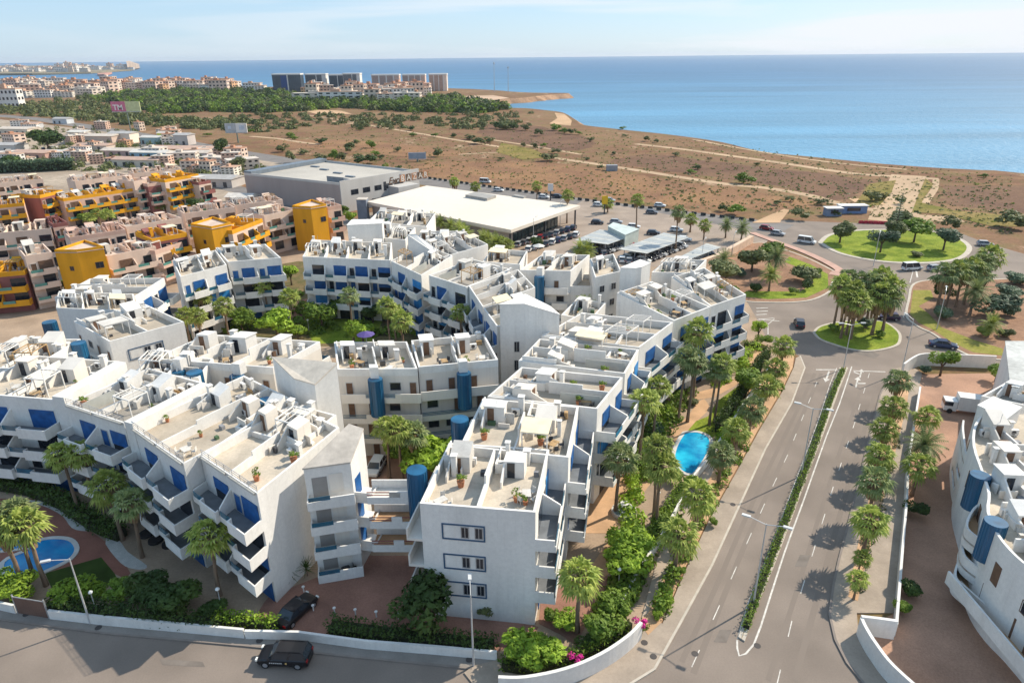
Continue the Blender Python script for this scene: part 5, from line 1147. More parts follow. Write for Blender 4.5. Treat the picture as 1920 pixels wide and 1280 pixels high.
for i, (x, y, h) in enumerate([(1772, 515, 8), (1790, 507, 8.5), (1808, 508, 8), (1825, 500, 8.5), (1845, 492, 8.5), (1857, 482, 9), (1838, 515, 7)]): palm(x, y, h, f'{ORD[i]} palm from the left in the thick group in the right hand roadside garden', 'thick palm group in the right hand roadside garden', 1.35, v=[3, 0, 3, 1, 3, 0, 3][i], skirt=1.3)
palm(1830, 545, 5.6, 'feathery date palm in front of the thick palm group', v=5, s=1.25, skirt=.5)
palm(1858, 608, 2.8, 'low date palm near the edge of the right hand roadside garden', v=4, s=.9, skirt=.4)
for i, (x, y, h, v_) in enumerate([(1456, 482, 5.5, 5), (1446, 514, 4.2, 4), (1356, 487, 4, 5)]): palm(x, y, h, ['bushy palm at the rear of the left roadside garden', 'bright short feather palm in the left roadside garden', 'small palm at the car park wall'][i], v=v_, s=1.1, skirt=.5)
for i, (x, y, h, v_) in enumerate([(1007, 348, 9, 0), (1064, 366, 9, 1), (1196, 374, 9.5, 2), (1272, 398, 11, 3), (1296, 411, 4, 1), (1322, 422, 4.5, 0), (1363, 421, 4, 5), (1392, 427, 4, 5), (891, 350, 5, 1), (852, 340, 6, 2), (1140, 382, 3, 0), (1100, 470, 4.4, 4), (1088, 466, 4.6, 4)]):
    palm(x, y, h, f'{ORD[i]} palm counted from the showroom side along the highway verge and car park', 'palms along the highway verge', 1.0, v=v_, skirt=1.1)
for i, (x, y) in enumerate([(810, 412), (826, 417), (845, 423), (862, 430), (872, 436), (905, 446), (915, 450), (928, 456), (942, 454), (952, 458)]):
    palm(x, y, 4.5, f'{ORD[i]} short palm from the left in the row against the showroom wall', 'short palms against the showroom wall', 1.0, v=rp_.choice([0, 4]), skirt=.4)
for i, (x, y, h, l_) in enumerate([(66, 382, 7, 'pale young palm in front of the orange complex at the left'), (183, 400, 6, 'left palm of the green patch between the two rows of the orange complex'), (200, 402, 6, 'right palm of the green patch between the two rows of the orange complex'), (166, 408, 4, 'low palm of the green patch between the two rows of the orange complex')]): palm(x, y, h, l_, v=4 if i == 0 else 0, skirt=.5)
for i, (x, y, h, l_) in enumerate([(1738, 782, 2.6, 'bushy palm beside the white van on the brick yard'), (1737, 835, 4.2, 'spreading palm at the yard wall, taller and further'), (1724, 872, 4.4, 'bright palm at the yard wall, nearer and lower')]): palm(x, y, h, l_, v=[2, 5, 0][i], s=.95, skirt=.4)
# ---- trees
for (x, y, w_, h, m_, lb) in [
 (800, 905, 8, 6.5, 'leaf_bright', 'bright green tree filling the front court beside the trio of palms'), (850, 885, 8, 5.5, 'leaf_bright', 'bright green bushy tree before the second blue shaft'), (760, 880, 6, 5.5, 'leaf_mid', 'mid green tree under the court palms'),
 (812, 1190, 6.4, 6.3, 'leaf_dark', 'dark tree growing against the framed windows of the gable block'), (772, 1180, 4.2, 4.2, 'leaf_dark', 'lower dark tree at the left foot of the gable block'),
 (980, 1245, 4.4, 3.6, 'leaf_bright', 'bright tree inside the curved corner wall, left'), (1020, 1252, 4.4, 3.4, 'leaf_bright', 'bright tree inside the curved corner wall, right'),
 (1130, 1200, 4.0, 3.4, 'leaf_mid', 'tree beside the magenta flowering shrub in the corner garden'), (1150, 1170, 3.8, 3.8, 'leaf_mid', 'rounded tree behind the magenta flowering shrub'),
 (1170, 1085, 5.6, 4.4, 'leaf_bright', 'large weeping yellow green tree in the garden below the palm pair'), (1188, 1055, 5, 5, 'leaf_bright', 'tall yellow green tree top behind the weeping tree'), (1160, 1035, 4, 3, 'leaf_bright', 'small yellow green tree by the white fountain'),
 (1395, 745, 5.6, 5.6, 'leaf_mid', 'broad green tree on the lawn between the palms and the avenue'), (1420, 640, 3.4, 4.5, 'leaf_bright', 'bright tree at the corner of the end block by the roundabout'),
 (1298, 915, 2.6, 1.7, 'leaf_bright', 'bright shrub tree at the near end of the turquoise pool'), (1262, 905, 2.6, 2, 'leaf_mid', 'small tree at the left of the turquoise pool'),
 (522, 640, 8, 7, 'leaf_bright', 'bright broad tree over the middle row at the left of the court'), (455, 625, 6, 5.5, 'leaf_mid', 'round green tree before the left shuttered block'), (605, 618, 7, 6, 'leaf_mid', 'round green tree left of the tallest court palm'), (682, 650, 6, 5.5, 'leaf_bright', 'pale bushy tree behind the middle row parapet'), (547, 535, 5, 5.5, 'leaf_bright', 'bright tree in the gap between the two shuttered rows'),
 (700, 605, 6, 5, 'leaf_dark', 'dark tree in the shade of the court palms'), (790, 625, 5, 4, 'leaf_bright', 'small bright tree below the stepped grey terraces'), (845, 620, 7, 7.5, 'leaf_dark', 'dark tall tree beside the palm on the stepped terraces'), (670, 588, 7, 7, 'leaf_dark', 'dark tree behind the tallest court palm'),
 (575, 465, 6, 7, 'leaf_olive', 'olive green tree beneath the orange cube nearest the warehouse'), (560, 455, 5, 6, 'leaf_mid', 'smaller tree beneath the orange cube nearest the warehouse'), (125, 560, 4, 5, 'leaf_mid', 'narrow dark green tree beside the nearest orange cube'),
 (420, 300, 11, 12, 'leaf_dark', 'round dark tree by the highway behind the orange complex'), (92, 283, 24, 15, 'leaf_dark', 'huge dark spreading tree among the yards at the far left'), (448, 325, 10, 8, 'leaf_olive', 'olive tree right of the round dark highway tree'), (30, 320, 12, 8, 'leaf_dark', 'dark bushy tree at the left edge behind the orange complex'),
 (660, 422, 5, 5, 'leaf_bright', 'bright tree beside the slate blue kiosk'), (645, 408, 5, 5, 'leaf_mid', 'tree at the corner of the warehouse'), (1005, 467, 5, 4, 'leaf_dark', 'dark round tree at the corner of the showroom wall'),
 (1360, 535, 11, 7.5, 'leaf_olive', 'broad dark tree at the left end of the roadside garden'), (1409, 510, 9.5, 7.5, 'leaf_olive', 'dark tree behind the broad one in the roadside garden'), (1440, 507, 8.5, 7.5, 'leaf_mid', 'green tree in the middle of the roadside garden'),
 (1574, 456, 9, 7.5, 'leaf_olive', 'round tree at the left end of the large roundabout lawn'), (1650, 474, 8.5, 7, 'leaf_blue', 'round tree at the near middle of the large roundabout lawn'), (1713, 455, 9.5, 7.5, 'leaf_mid', 'brightest round tree on the large roundabout lawn'), (1680, 455, 9, 8, 'leaf_olive', 'dark tree in the centre of the large roundabout lawn'), (1768, 470, 9, 7, 'leaf_blue', 'round tree at the right end of the large roundabout lawn'), (1685, 440, 8, 8, 'leaf_olive', 'tree at the rear of the large roundabout lawn'),
 (1762, 705, 4.6, 5, 'leaf_mid', 'tall bush tree inside the curved wall at the far end of the brick yard'), (1865, 715, 3.4, 3, 'leaf_mid', 'bush tree at the right end of the curved yard wall')]:
    tree(x, y, w_, h, m_, lb)
for i, (x, y, w_, h, m_, lb) in enumerate([(170, 425, 7, 5, 'leaf_mid', 'round bright tree in the green patch between the orange rows'), (205, 420, 6, 5, 'leaf_dark', 'dark tree in the green patch between the orange rows'), (150, 420, 5, 4, 'leaf_mid', 'left bush like tree of the green patch between the orange rows'), (255, 402, 5, 4, 'leaf_mid', 'small tree under the pale stair block of the upper row'), (300, 402, 5, 4, 'leaf_mid', 'small tree under the dark maroon block'), (370, 400, 6, 6, 'leaf_dark', 'dark round tree under the highest orange parapets'), (20, 425, 6, 4, 'leaf_mid', 'bushy tree before the left orange banded block'), (560, 640, 4, 3.6, 'leaf_bright', 'small bright tree behind the tall triangular roofed tower'), (625, 600, 5, 5, 'leaf_mid', 'tree at the near side of the court path')]): tree(x, y, w_, h, m_, lb)
# araucaria on the roundabout
ar = P2(1676, 446); t = thing('conifer', 'grey tiered conifer standing behind the large roundabout lawn', 'conifer', (ar.x, ar.y, .1)); b = MB(); b.cyl(ar.x, ar.y, .2, .05, .1, 13, 6); b.build('trunk', BARK2, t)
b = MB(); rr_ = random.Random(6)
for k in range(16):
    z = 2+k*.7; r_ = 2.8*(1-k/18)
    for i in range(9):
        a = i*.7+k; p0 = Vector((ar.x, ar.y, z)); p1 = p0+Vector((math.cos(a)*r_, math.sin(a)*r_, .3)); sd_ = Vector((-math.sin(a), math.cos(a), 0))*.22
        b.quad(p0, p0.lerp(p1, .5)+sd_, p1, p0.lerp(p1, .5)-sd_)
b.build('branches', MT['leaf_blue'], t)
# ---- bushes and hedges
for (x, y, w_, h, m_, lb) in [
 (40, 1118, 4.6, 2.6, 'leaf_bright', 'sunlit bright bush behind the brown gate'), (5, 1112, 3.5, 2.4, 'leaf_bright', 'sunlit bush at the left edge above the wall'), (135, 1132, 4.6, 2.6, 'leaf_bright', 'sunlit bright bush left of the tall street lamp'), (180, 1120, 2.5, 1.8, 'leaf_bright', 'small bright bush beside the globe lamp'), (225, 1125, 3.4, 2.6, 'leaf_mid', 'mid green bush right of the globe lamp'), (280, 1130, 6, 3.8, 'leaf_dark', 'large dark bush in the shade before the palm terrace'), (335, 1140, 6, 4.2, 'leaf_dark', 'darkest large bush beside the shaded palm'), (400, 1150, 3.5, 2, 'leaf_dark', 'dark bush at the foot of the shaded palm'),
 (1040, 1165, 2.2, 1.4, 'leaf_mid', 'small round bush at the corner of the gable block'), (1062, 1180, 3, 1.8, 'leaf_bright', 'bright bush behind the stout corner palm'), (1100, 1215, 2.4, 1.4, 'leaf_dark', 'dark bush right of the stout corner palm'), (1250, 1135, 1.4, 1.3, 'leaf_bright', 'small bright bush at the lower end of the left pavement planting'), (1232, 1160, 1.2, 1.0, 'leaf_bright', 'smallest bright bush at the lower end of the planting strip'), (1245, 1112, 1.4, 1.4, 'leaf_mid', 'third small bush on the left planting strip'), (1276, 1078, 1.3, 1.3, 'leaf_mid', 'bush beside the last palm of the left pavement'), (1335, 985, 1.4, 1.2, 'leaf_mid', 'small bush on the planting strip below the seventh palm'),
 (1712, 970, 3.0, 2.4, 'leaf_dark', 'dark round bush against the yard wall'), (1708, 1120, 2.8, 2.6, 'leaf_dark', 'dark round bush near the wing wall of the yard'), (1690, 1150, 2.0, 1.8, 'leaf_mid', 'lighter bush beside the dark round bush near the wing wall'), (1735, 700, 2.6, 2.0, 'leaf_blue', 'round bush inside the curved wall, left'),
 (1620, 615, 4.0, 2.6, 'leaf_blue', 'round grey green bush in the middle of the small roundabout'), (1560, 622, 2.8, 1.8, 'leaf_mid', 'small bush at the left trunks on the small roundabout'), (1648, 633, 2.2, 1.6, 'leaf_mid', 'small bush at the right trunks on the small roundabout'),
 (1768, 600, 5.2, 3.8, 'leaf_blue', 'dark globe shaped bush in the right hand roadside garden'), (1862, 597, 9.5, 5.4, 'leaf_blue', 'largest grey green bush of the right hand roadside garden'), (1892, 592, 4, 3, 'leaf_blue', 'grey green bush at the right of the largest one'), (1840, 630, 3.6, 2.2, 'leaf_mid', 'low bush in front of the largest grey green one'), (1885, 632, 3.6, 2.4, 'leaf_olive', 'low olive bush near the edge of the right hand garden'), (1770, 560, 5, 3.4, 'leaf_dark', 'dark bush under the thick palm group'), (1895, 560, 8, 4, 'leaf_blue', 'wide grey green hedge at the right edge of the garden'), (1910, 535, 8, 4, 'leaf_blue', 'wide grey green hedge behind, at the right edge'),
 (1378, 555, 3, 2.4, 'leaf_mid', 'round green bush at the left end of the roadside garden'), (1385, 520, 4, 3, 'leaf_blue', 'bush behind the left end of the roadside garden'), (1418, 548, 4, 3, 'leaf_dark', 'dark bush in the roadside garden'), (1487, 552, 2.4, 1.8, 'leaf_mid', 'small bright bush in the middle of the roadside garden'), (1513, 545, 3.4, 3, 'leaf_dark', 'dark bush near the lawn of the roadside garden'), (1505, 530, 8, 4.4, 'leaf_olive', 'wide dark bush behind the lawn of the roadside garden'), (1528, 520, 3.4, 2.4, 'leaf_mid', 'bright leafy bush at the tip of the roadside garden'),
 (1720, 482, 4.5, 2, 'leaf_olive', 'low bush at the near edge of the large roundabout lawn'), (1430, 648, 3.6, 2.4, 'leaf_mid', 'rounded bush at the corner of the garden by the roundabout'), (1230, 815, 3.4, 1.6, 'leaf_blue', 'grey green bush in the curved bed'), (1195, 815, 3, 2, 'leaf_mid', 'bush near the foot of the tall garden palm'), (1270, 755, 3, 2, 'leaf_mid', 'bush between the palms of the garden row'), (1300, 760, 2.5, 1.5, 'leaf_olive', 'bush beside the peach path'), (1250, 1000, 4, 2.2, 'leaf_mid', 'bush along the low garden wall')]:
    bush(x, y, w_, h, m_, lb, lo=False)
def hedge(name, label, line, wd, h, m_, z0=.1, dens=55, sz=.16, seed=1):
    g = np.random.default_rng(seed); pts = resample(line, .5); V = []; F = []; k = 0
    for p, d in pts:
        n_ = int(dens*.5*wd*h*1.2)
        for _ in range(n_):
            a = g.uniform(-.5, .5); w_ = g.uniform(-.5, .5)*wd; z = z0+h*(1-g.uniform(0, 1)**2*.9)*g.uniform(.88, 1.1); 
            c = np.array([p.x+d.x*a-d.y*w_, p.y+d.y*a+d.x*w_, z]); nr = g.normal(size=3); nr[2] += .5; nr /= np.linalg.norm(nr); t1 = np.cross(nr, g.normal(size=3)); t1 /= np.linalg.norm(t1); t2 = np.cross(nr, t1); s_ = sz*g.uniform(.6, 1.3)
            V += [c-t1*s_, c-t2*s_*.6, c+t1*s_, c+t2*s_*.6]; F.append((k, k+1, k+2, k+3)); k += 4
    q = pts[0][0]; V = np.array(V)-np.array([q.x, q.y, 0]); me = bpy.data.meshes.new(name); me.from_pydata(V.tolist(), [], F); me.materials.append(MT[m_])
    t = thing('hedge', label, 'hedge', (q.x, q.y, 0)); link('foliage', me, t)
    b = MB(); l, r = ribbon_pts(line, wd*.6)
    for i in range(len(l)-1): b.prism([r[i], r[i+1], l[i+1], l[i]], z0-.05, z0+h*.62)
    b.build('branches', mat('hedge_core', (.03, .035, .015), 1), t); return t
hedge('foliage', 'dark purple green hedge behind the low street wall left of the driveway', [(100, 1146), (200, 1158), (330, 1174), (420, 1180)], 1.6, 1.6, 'leaf_dark', dens=40, seed=2)
hedge('foliage', 'clipped yellow green hedge beside the shaded dark car', [(415, 1172), (470, 1176), (520, 1182)], 1.3, 1.5, 'leaf_bright', seed=3)
hedge('foliage', 'long dark hedge behind the street wall before the gable block', [(622, 1183), (700, 1194), (800, 1206), (925, 1220)], 1.9, 1.3, 'leaf_dark', dens=40, seed=4)
hedge('foliage', 'hedge following the inside of the curved corner wall', smoothline([(942, 1255), (1000, 1262), (1060, 1250), (1130, 1220), (1180, 1180)], 3), 1.0, 1.5, 'leaf_mid', seed=5)
hedge('foliage', 'tall clipped dark hedge screening the avenue garden', smoothline([(1345, 812), (1385, 755), (1425, 690), (1440, 670)], 3), 1.4, 2.2, 'leaf_dark', dens=40, seed=6)
hedge('foliage', 'hedge along the low wall below the turquoise pool', smoothline([(1150, 1150), (1185, 1080), (1225, 1015), (1262, 950), (1280, 915)], 3), 1.3, 1.4, 'leaf_mid', dens=45, seed=7)
hedge('foliage', 'low clipped hedge along the median strip of the avenue', smoothline([(1398, 1180), (1422, 1112), (1456, 1022), (1492, 930), (1526, 840), (1558, 748), (1580, 697)], 3), .95, .75, 'leaf_mid', z0=.15, dens=75, sz=.12, seed=8)
hedge('foliage', 'dark hedge at the foot of the shaded balconies above the palm terrace', smoothline([(0, 915), (60, 925), (120, 950), (180, 990), (230, 1010)], 2), 2.2, 1.6, 'leaf_dark', dens=30, sz=.2, seed=9)
hedge('foliage', 'dark clipped hedge above the orange complex at the far left', [(-60, 328), (0, 324), (60, 322), (140, 318)], 6, 5, 'leaf_blue', dens=3, sz=.6, seed=10)
hedge('foliage', 'hedge at the end of the garden by the large blue shuttered end block', [(1395, 650), (1425, 655)], 1.3, 1.2, 'leaf_mid', seed=11)
def yucca(x, y, h, lb):
    p = P2(x, y); t = thing('yucca_plant', lb, 'yucca', (p.x, p.y, .07)); g = random.Random(x); b = MB(); b.tube((p.x, p.y, .07), (p.x, p.y, h*.5), .07, 5); b.build('stem', BARK, t); b = MB()
    for i in range(46):
        a = i*2.4; e = R(g.uniform(-25, 85)); d = Vector((math.cos(a)*math.cos(e), math.sin(a)*math.cos(e), math.sin(e))); o = Vector((p.x, p.y, h*.5+g.uniform(-.3, .3))); sd_ = Vector((-math.sin(a), math.cos(a), 0))*.045; tip = o+d*h*.5
        b.quad(o-sd_, o+sd_, tip+sd_*.2, tip-sd_*.2)
    b.build('leaves', MT['leaf_dark'], t)
yucca(548, 1092, 2.4, 'taller dark yucca at the foot of the shaded gable'); yucca(577, 1080, 2.4, 'dark yucca nearest the wedge tower'); yucca(527, 1103, 1.5, 'lowest yucca at the corner of the shaded gable')
tree(910, 1160, 1.8, 1.9, 'leaf_olive', 'tiny bare looking tree at the wall below the framed windows')
# magenta flowers
mg = mat('magenta_flowers', (.55, .02, .22), .8, .2, 3)
for (x, y, lb) in ((1201, 1168, 'magenta bougainvillea over the end of the curved wall'), (1080, 1235, 'magenta bougainvillea at the foot of the stout corner palm')):
    q = P2(x, y, 1.5); t = thing('flowering_shrub', lb, 'flowering shrub', (q.x, q.y, 0))
    link('flowers', crown_mesh('flowers', 5, 260, .14, 'leaf_mid', 4), t, (0, 0, 1.6), (.8, .8, .55)); t.children[0].data.materials.clear(); t.children[0].data.materials.append(mg)
    link('stems', crown_mesh('stems', 6, 200, .14, 'leaf_mid', 4), t, (0, 0, .9), (.9, .9, .8))
# bushes of the dry field
FB = [(1398, 344, 9, 5), (1500, 413, 7, 4.5), (1636, 378, 8, 4.5), (1655, 375, 5, 3), (1690, 383, 4, 3), (1380, 403, 8, 4.5), (1355, 396, 4, 2.5), (1893, 428, 10, 5.5), (1780, 431, 6, 4.5), (1843, 333, 4, 2), (1538, 384, 5, 2.5), (1030, 302, 9, 4), (1042, 288, 6, 3), (1002, 278, 5, 3.5), (1020, 277, 5, 3.5), (982, 276, 4, 3), (1010, 255, 7, 5), (945, 243, 12, 6), (930, 241, 10, 6), (965, 243, 10, 6), (985, 245, 8, 5), (1040, 245, 10, 5), (1055, 250, 8, 4), (1072, 252, 7, 4), (1085, 253, 6, 3), (1107, 266, 5, 3), (1213, 265, 5, 3.5), (1230, 268, 4, 2.5), (1170, 257, 4, 2), (1167, 243, 6, 2.5), (1268, 293, 5, 2.5), (1305, 318, 5, 2.5), (1297, 325, 5, 2), (1125, 318, 4, 2.5), (898, 270, 10, 4), (880, 262, 9, 3.5), (916, 268, 8, 4),
      (545, 258, 8, 4), (552, 262, 6, 3), (602, 270, 8, 4), (655, 288, 9, 7), (665, 275, 7, 5), (697, 278, 7, 5), (715, 300, 5, 3), (705, 292, 6, 3), (530, 285, 9, 5), (548, 305, 6, 7), (568, 290, 7, 3), (600, 303, 9, 4), (625, 300, 7, 6), (640, 303, 6, 5), (685, 308, 13, 5.5), (745, 285, 5, 3), (722, 320, 4, 4), (747, 318, 4, 2), (820, 294, 7, 5), (770, 245, 7, 3.5), (715, 237, 9, 3.5), (675, 245, 7, 3), (815, 257, 6, 3), (850, 258, 5, 3), (775, 256, 6, 3), (600, 228, 8, 4), (480, 232, 8, 4), (470, 250, 7, 4), (390, 256, 7, 3), (255, 252, 6, 5), (1565, 405, 4, 2.5), (1480, 378, 4, 2), (1455, 385, 4, 2), (700, 258, 4, 2), (1150, 290, 4, 2), (1100, 300, 4, 1.6), (1420, 310, 4, 1.5), (1330, 300, 3, 1.4), (940, 300, 4, 1.6)]
for i, (x, y, w_, h) in enumerate(FB):
    bush(x, y, w_, h, rt_.choice(['leaf_dark', 'leaf_olive', 'leaf_mid', 'leaf_olive']), 'dark green shrub scattered in the dry coastal field', 'shrubs scattered in the dry coastal field')
# scrub tufts (nobody could count them) and far woods
def tufts(name, label, polys, n, wr, hr, matn, seed, quads=6, sz=.5, z=0, clump=None):
    g = np.random.default_rng(seed); V = []; F = []; k = 0
    for pg in polys:
        w_ = [P2(*q) for q in pg]; xs = [p.x for p in w_]; ys = [p.y for p in w_]; got = 0; pgx = pg; x0 = min(q[0] for q in pg); x1 = max(q[0] for q in pg); y0 = min(q[1] for q in pg); y1 = max(q[1] for q in pg)
        mx_a, mn_a, my_a, mny = max(xs), min(xs), max(ys), min(ys); tries = 0
        while got < n and tries < n*12:
            tries += 1
            sx = g.uniform(x0, x1); sy = g.uniform(y0, y1)
            if not inside((sx, sy), pgx): continue
            p = P2(sx, sy); got += 1
            r_ = g.uniform(*wr)/2; h = g.uniform(*hr)
            d = g.normal(size=(quads, 3)); d[:, 2] = np.abs(d[:, 2]); d /= np.linalg.norm(d, axis=1)[:, None]
            C = np.array([p.x, p.y, z])+d*np.array([r_, r_, h])*g.uniform(.6, 1, quads)[:, None]
            nr = d+g.normal(size=(quads, 3))*.5; nr /= np.linalg.norm(nr, axis=1)[:, None]; t1 = np.cross(nr, g.normal(size=(quads, 3))); t1 /= np.linalg.norm(t1, axis=1)[:, None]; t2 = np.cross(nr, t1); s_ = sz*r_*g.uniform(.7, 1.3, quads)[:, None]
            q = np.stack([C-t1*s_, C-t2*s_*.7, C+t1*s_, C+t2*s_*.7], 1).reshape(-1, 3); V.append(q)
            for j in range(quads): F.append((k, k+1, k+2, k+3)); k += 4
    V = np.concatenate(V); me = bpy.data.meshes.new(name); me.from_pydata(V.tolist(), [], F); me.materials.append(MT[matn]); o = link(name, me); o['kind'] = 'stuff'; o['label'] = label; return o
field_px = [(480, 262), (600, 225), (760, 232), (900, 225), (1060, 240), (1300, 262), (1600, 305), (1900, 330), (1900, 440), (1700, 410), (1450, 400), (1200, 385), (900, 345), (620, 305)]
tufts('scrub', 'low olive scrub dotted over the dry field', [field_px], 2600, (.5, 1.9), (.2, .6), 'leaf_olive', 3, 5, .55)
tufts('dry_grass', 'low brown green weeds dotted over the dry field', [field_px], 900, (.5, 1.6), (.15, .5), 'leaf_mid', 4, 4, .55)
wood = [[(140, 186), (250, 172), (330, 168), (440, 168), (520, 172), (600, 186), (720, 190), (850, 182), (870, 190), (930, 198), (960, 204), (900, 212), (760, 210), (640, 204), (520, 212), (400, 210), (300, 214), (220, 200)]]
tufts('far_wood', 'belt of dark green trees between the field and the far town', wood, 620, (8, 18), (4, 9), 'leaf_dark', 5, 90, .2)
tufts('far_wood', 'lighter tree tops mixed through the far belt of trees', wood, 560, (7, 15), (4.5, 9.5), 'leaf_mid', 6, 80, .2)
tufts('far_wood', 'olive tree tops mixed through the far belt of trees', wood, 420, (7, 15), (4.5, 9.5), 'leaf_olive', 16, 80, .2)
tufts('far_wood', 'bushes and small trees around the far left yards', [[(0, 196), (140, 186), (240, 210), (330, 225), (470, 232), (440, 245), (330, 240), (200, 232), (100, 222), (0, 215)]], 260, (6, 14), (3, 7), 'leaf_olive', 7, 70, .22)
tufts('far_wood', 'shrubs at the edge of the far wood', [[(440, 216), (560, 214), (760, 214), (900, 214), (1010, 212), (1000, 238), (900, 246), (840, 240), (700, 244), (600, 232), (540, 246), (460, 250), (330, 238)]], 250, (4, 11), (1.5, 4.5), 'leaf_olive', 8, 60, .22)
tufts('yard_greenery', 'small trees and shrubs among the far left yards', [[(0, 235), (200, 240), (330, 270), (470, 300), (520, 330), (440, 345), (300, 325), (0, 318)]], 330, (1.5, 6), (1.2, 4.5), 'leaf_olive', 19, 60, .24)
tufts('garden_shrubs', 'mixed low shrubs filling the garden beds round the inner court', [[(345, 632), (385, 560), (560, 540), (750, 560), (880, 610), (900, 632)]], 120, (1.5, 4), (.8, 2), 'leaf_mid', 9, 60, .24)
tufts('garden_shrubs', 'mixed low shrubs in the beds of the avenue garden', [[(1150, 900), (1200, 790), (1260, 735), (1300, 740), (1240, 830), (1230, 900)], [(1100, 1180), (1180, 1060), (1245, 960), (1270, 960), (1180, 1120), (1140, 1190)]], 95, (1, 3.0), (.6, 2.0), 'leaf_mid', 10, 70, .2)
tufts('garden_shrubs', 'bright shrubs in the beds near the garden row', [[(1150, 1040), (1180, 900), (1210, 830), (1240, 780), (1262, 760), (1250, 800), (1225, 860), (1200, 960), (1180, 1040)], [(1330, 700), (1400, 660), (1425, 650), (1390, 700), (1340, 730)], [(1345, 840), (1385, 765), (1398, 765), (1360, 845)]], 45, (1, 2.8), (.8, 2.2), 'leaf_bright', 13, 70, .2)
tufts('planting', 'low plants along the avenue planting strips', [[(1242, 1160), (1290, 1050), (1330, 960), (1376, 880), (1418, 800), (1462, 730), (1485, 690), (1470, 680), (1440, 740), (1400, 810), (1350, 890), (1300, 990), (1262, 1060), (1220, 1160)], [(1604, 1110), (1612, 1040), (1640, 940), (1668, 840), (1690, 740), (1700, 760), (1680, 850), (1655, 950), (1628, 1050), (1612, 1120)]], 90, (.5, 1.3), (.3, .9), 'leaf_olive', 11, 40, .22)
tufts('planting', 'taller green shrubs along the avenue planting strips', [[(1242, 1160), (1290, 1050), (1330, 960), (1376, 880), (1418, 800), (1462, 730), (1485, 690), (1470, 680), (1440, 740), (1400, 810), (1350, 890), (1300, 990), (1262, 1060), (1220, 1160)]], 60, (.9, 2.0), (.8, 1.8), 'leaf_mid', 12, 60, .22)

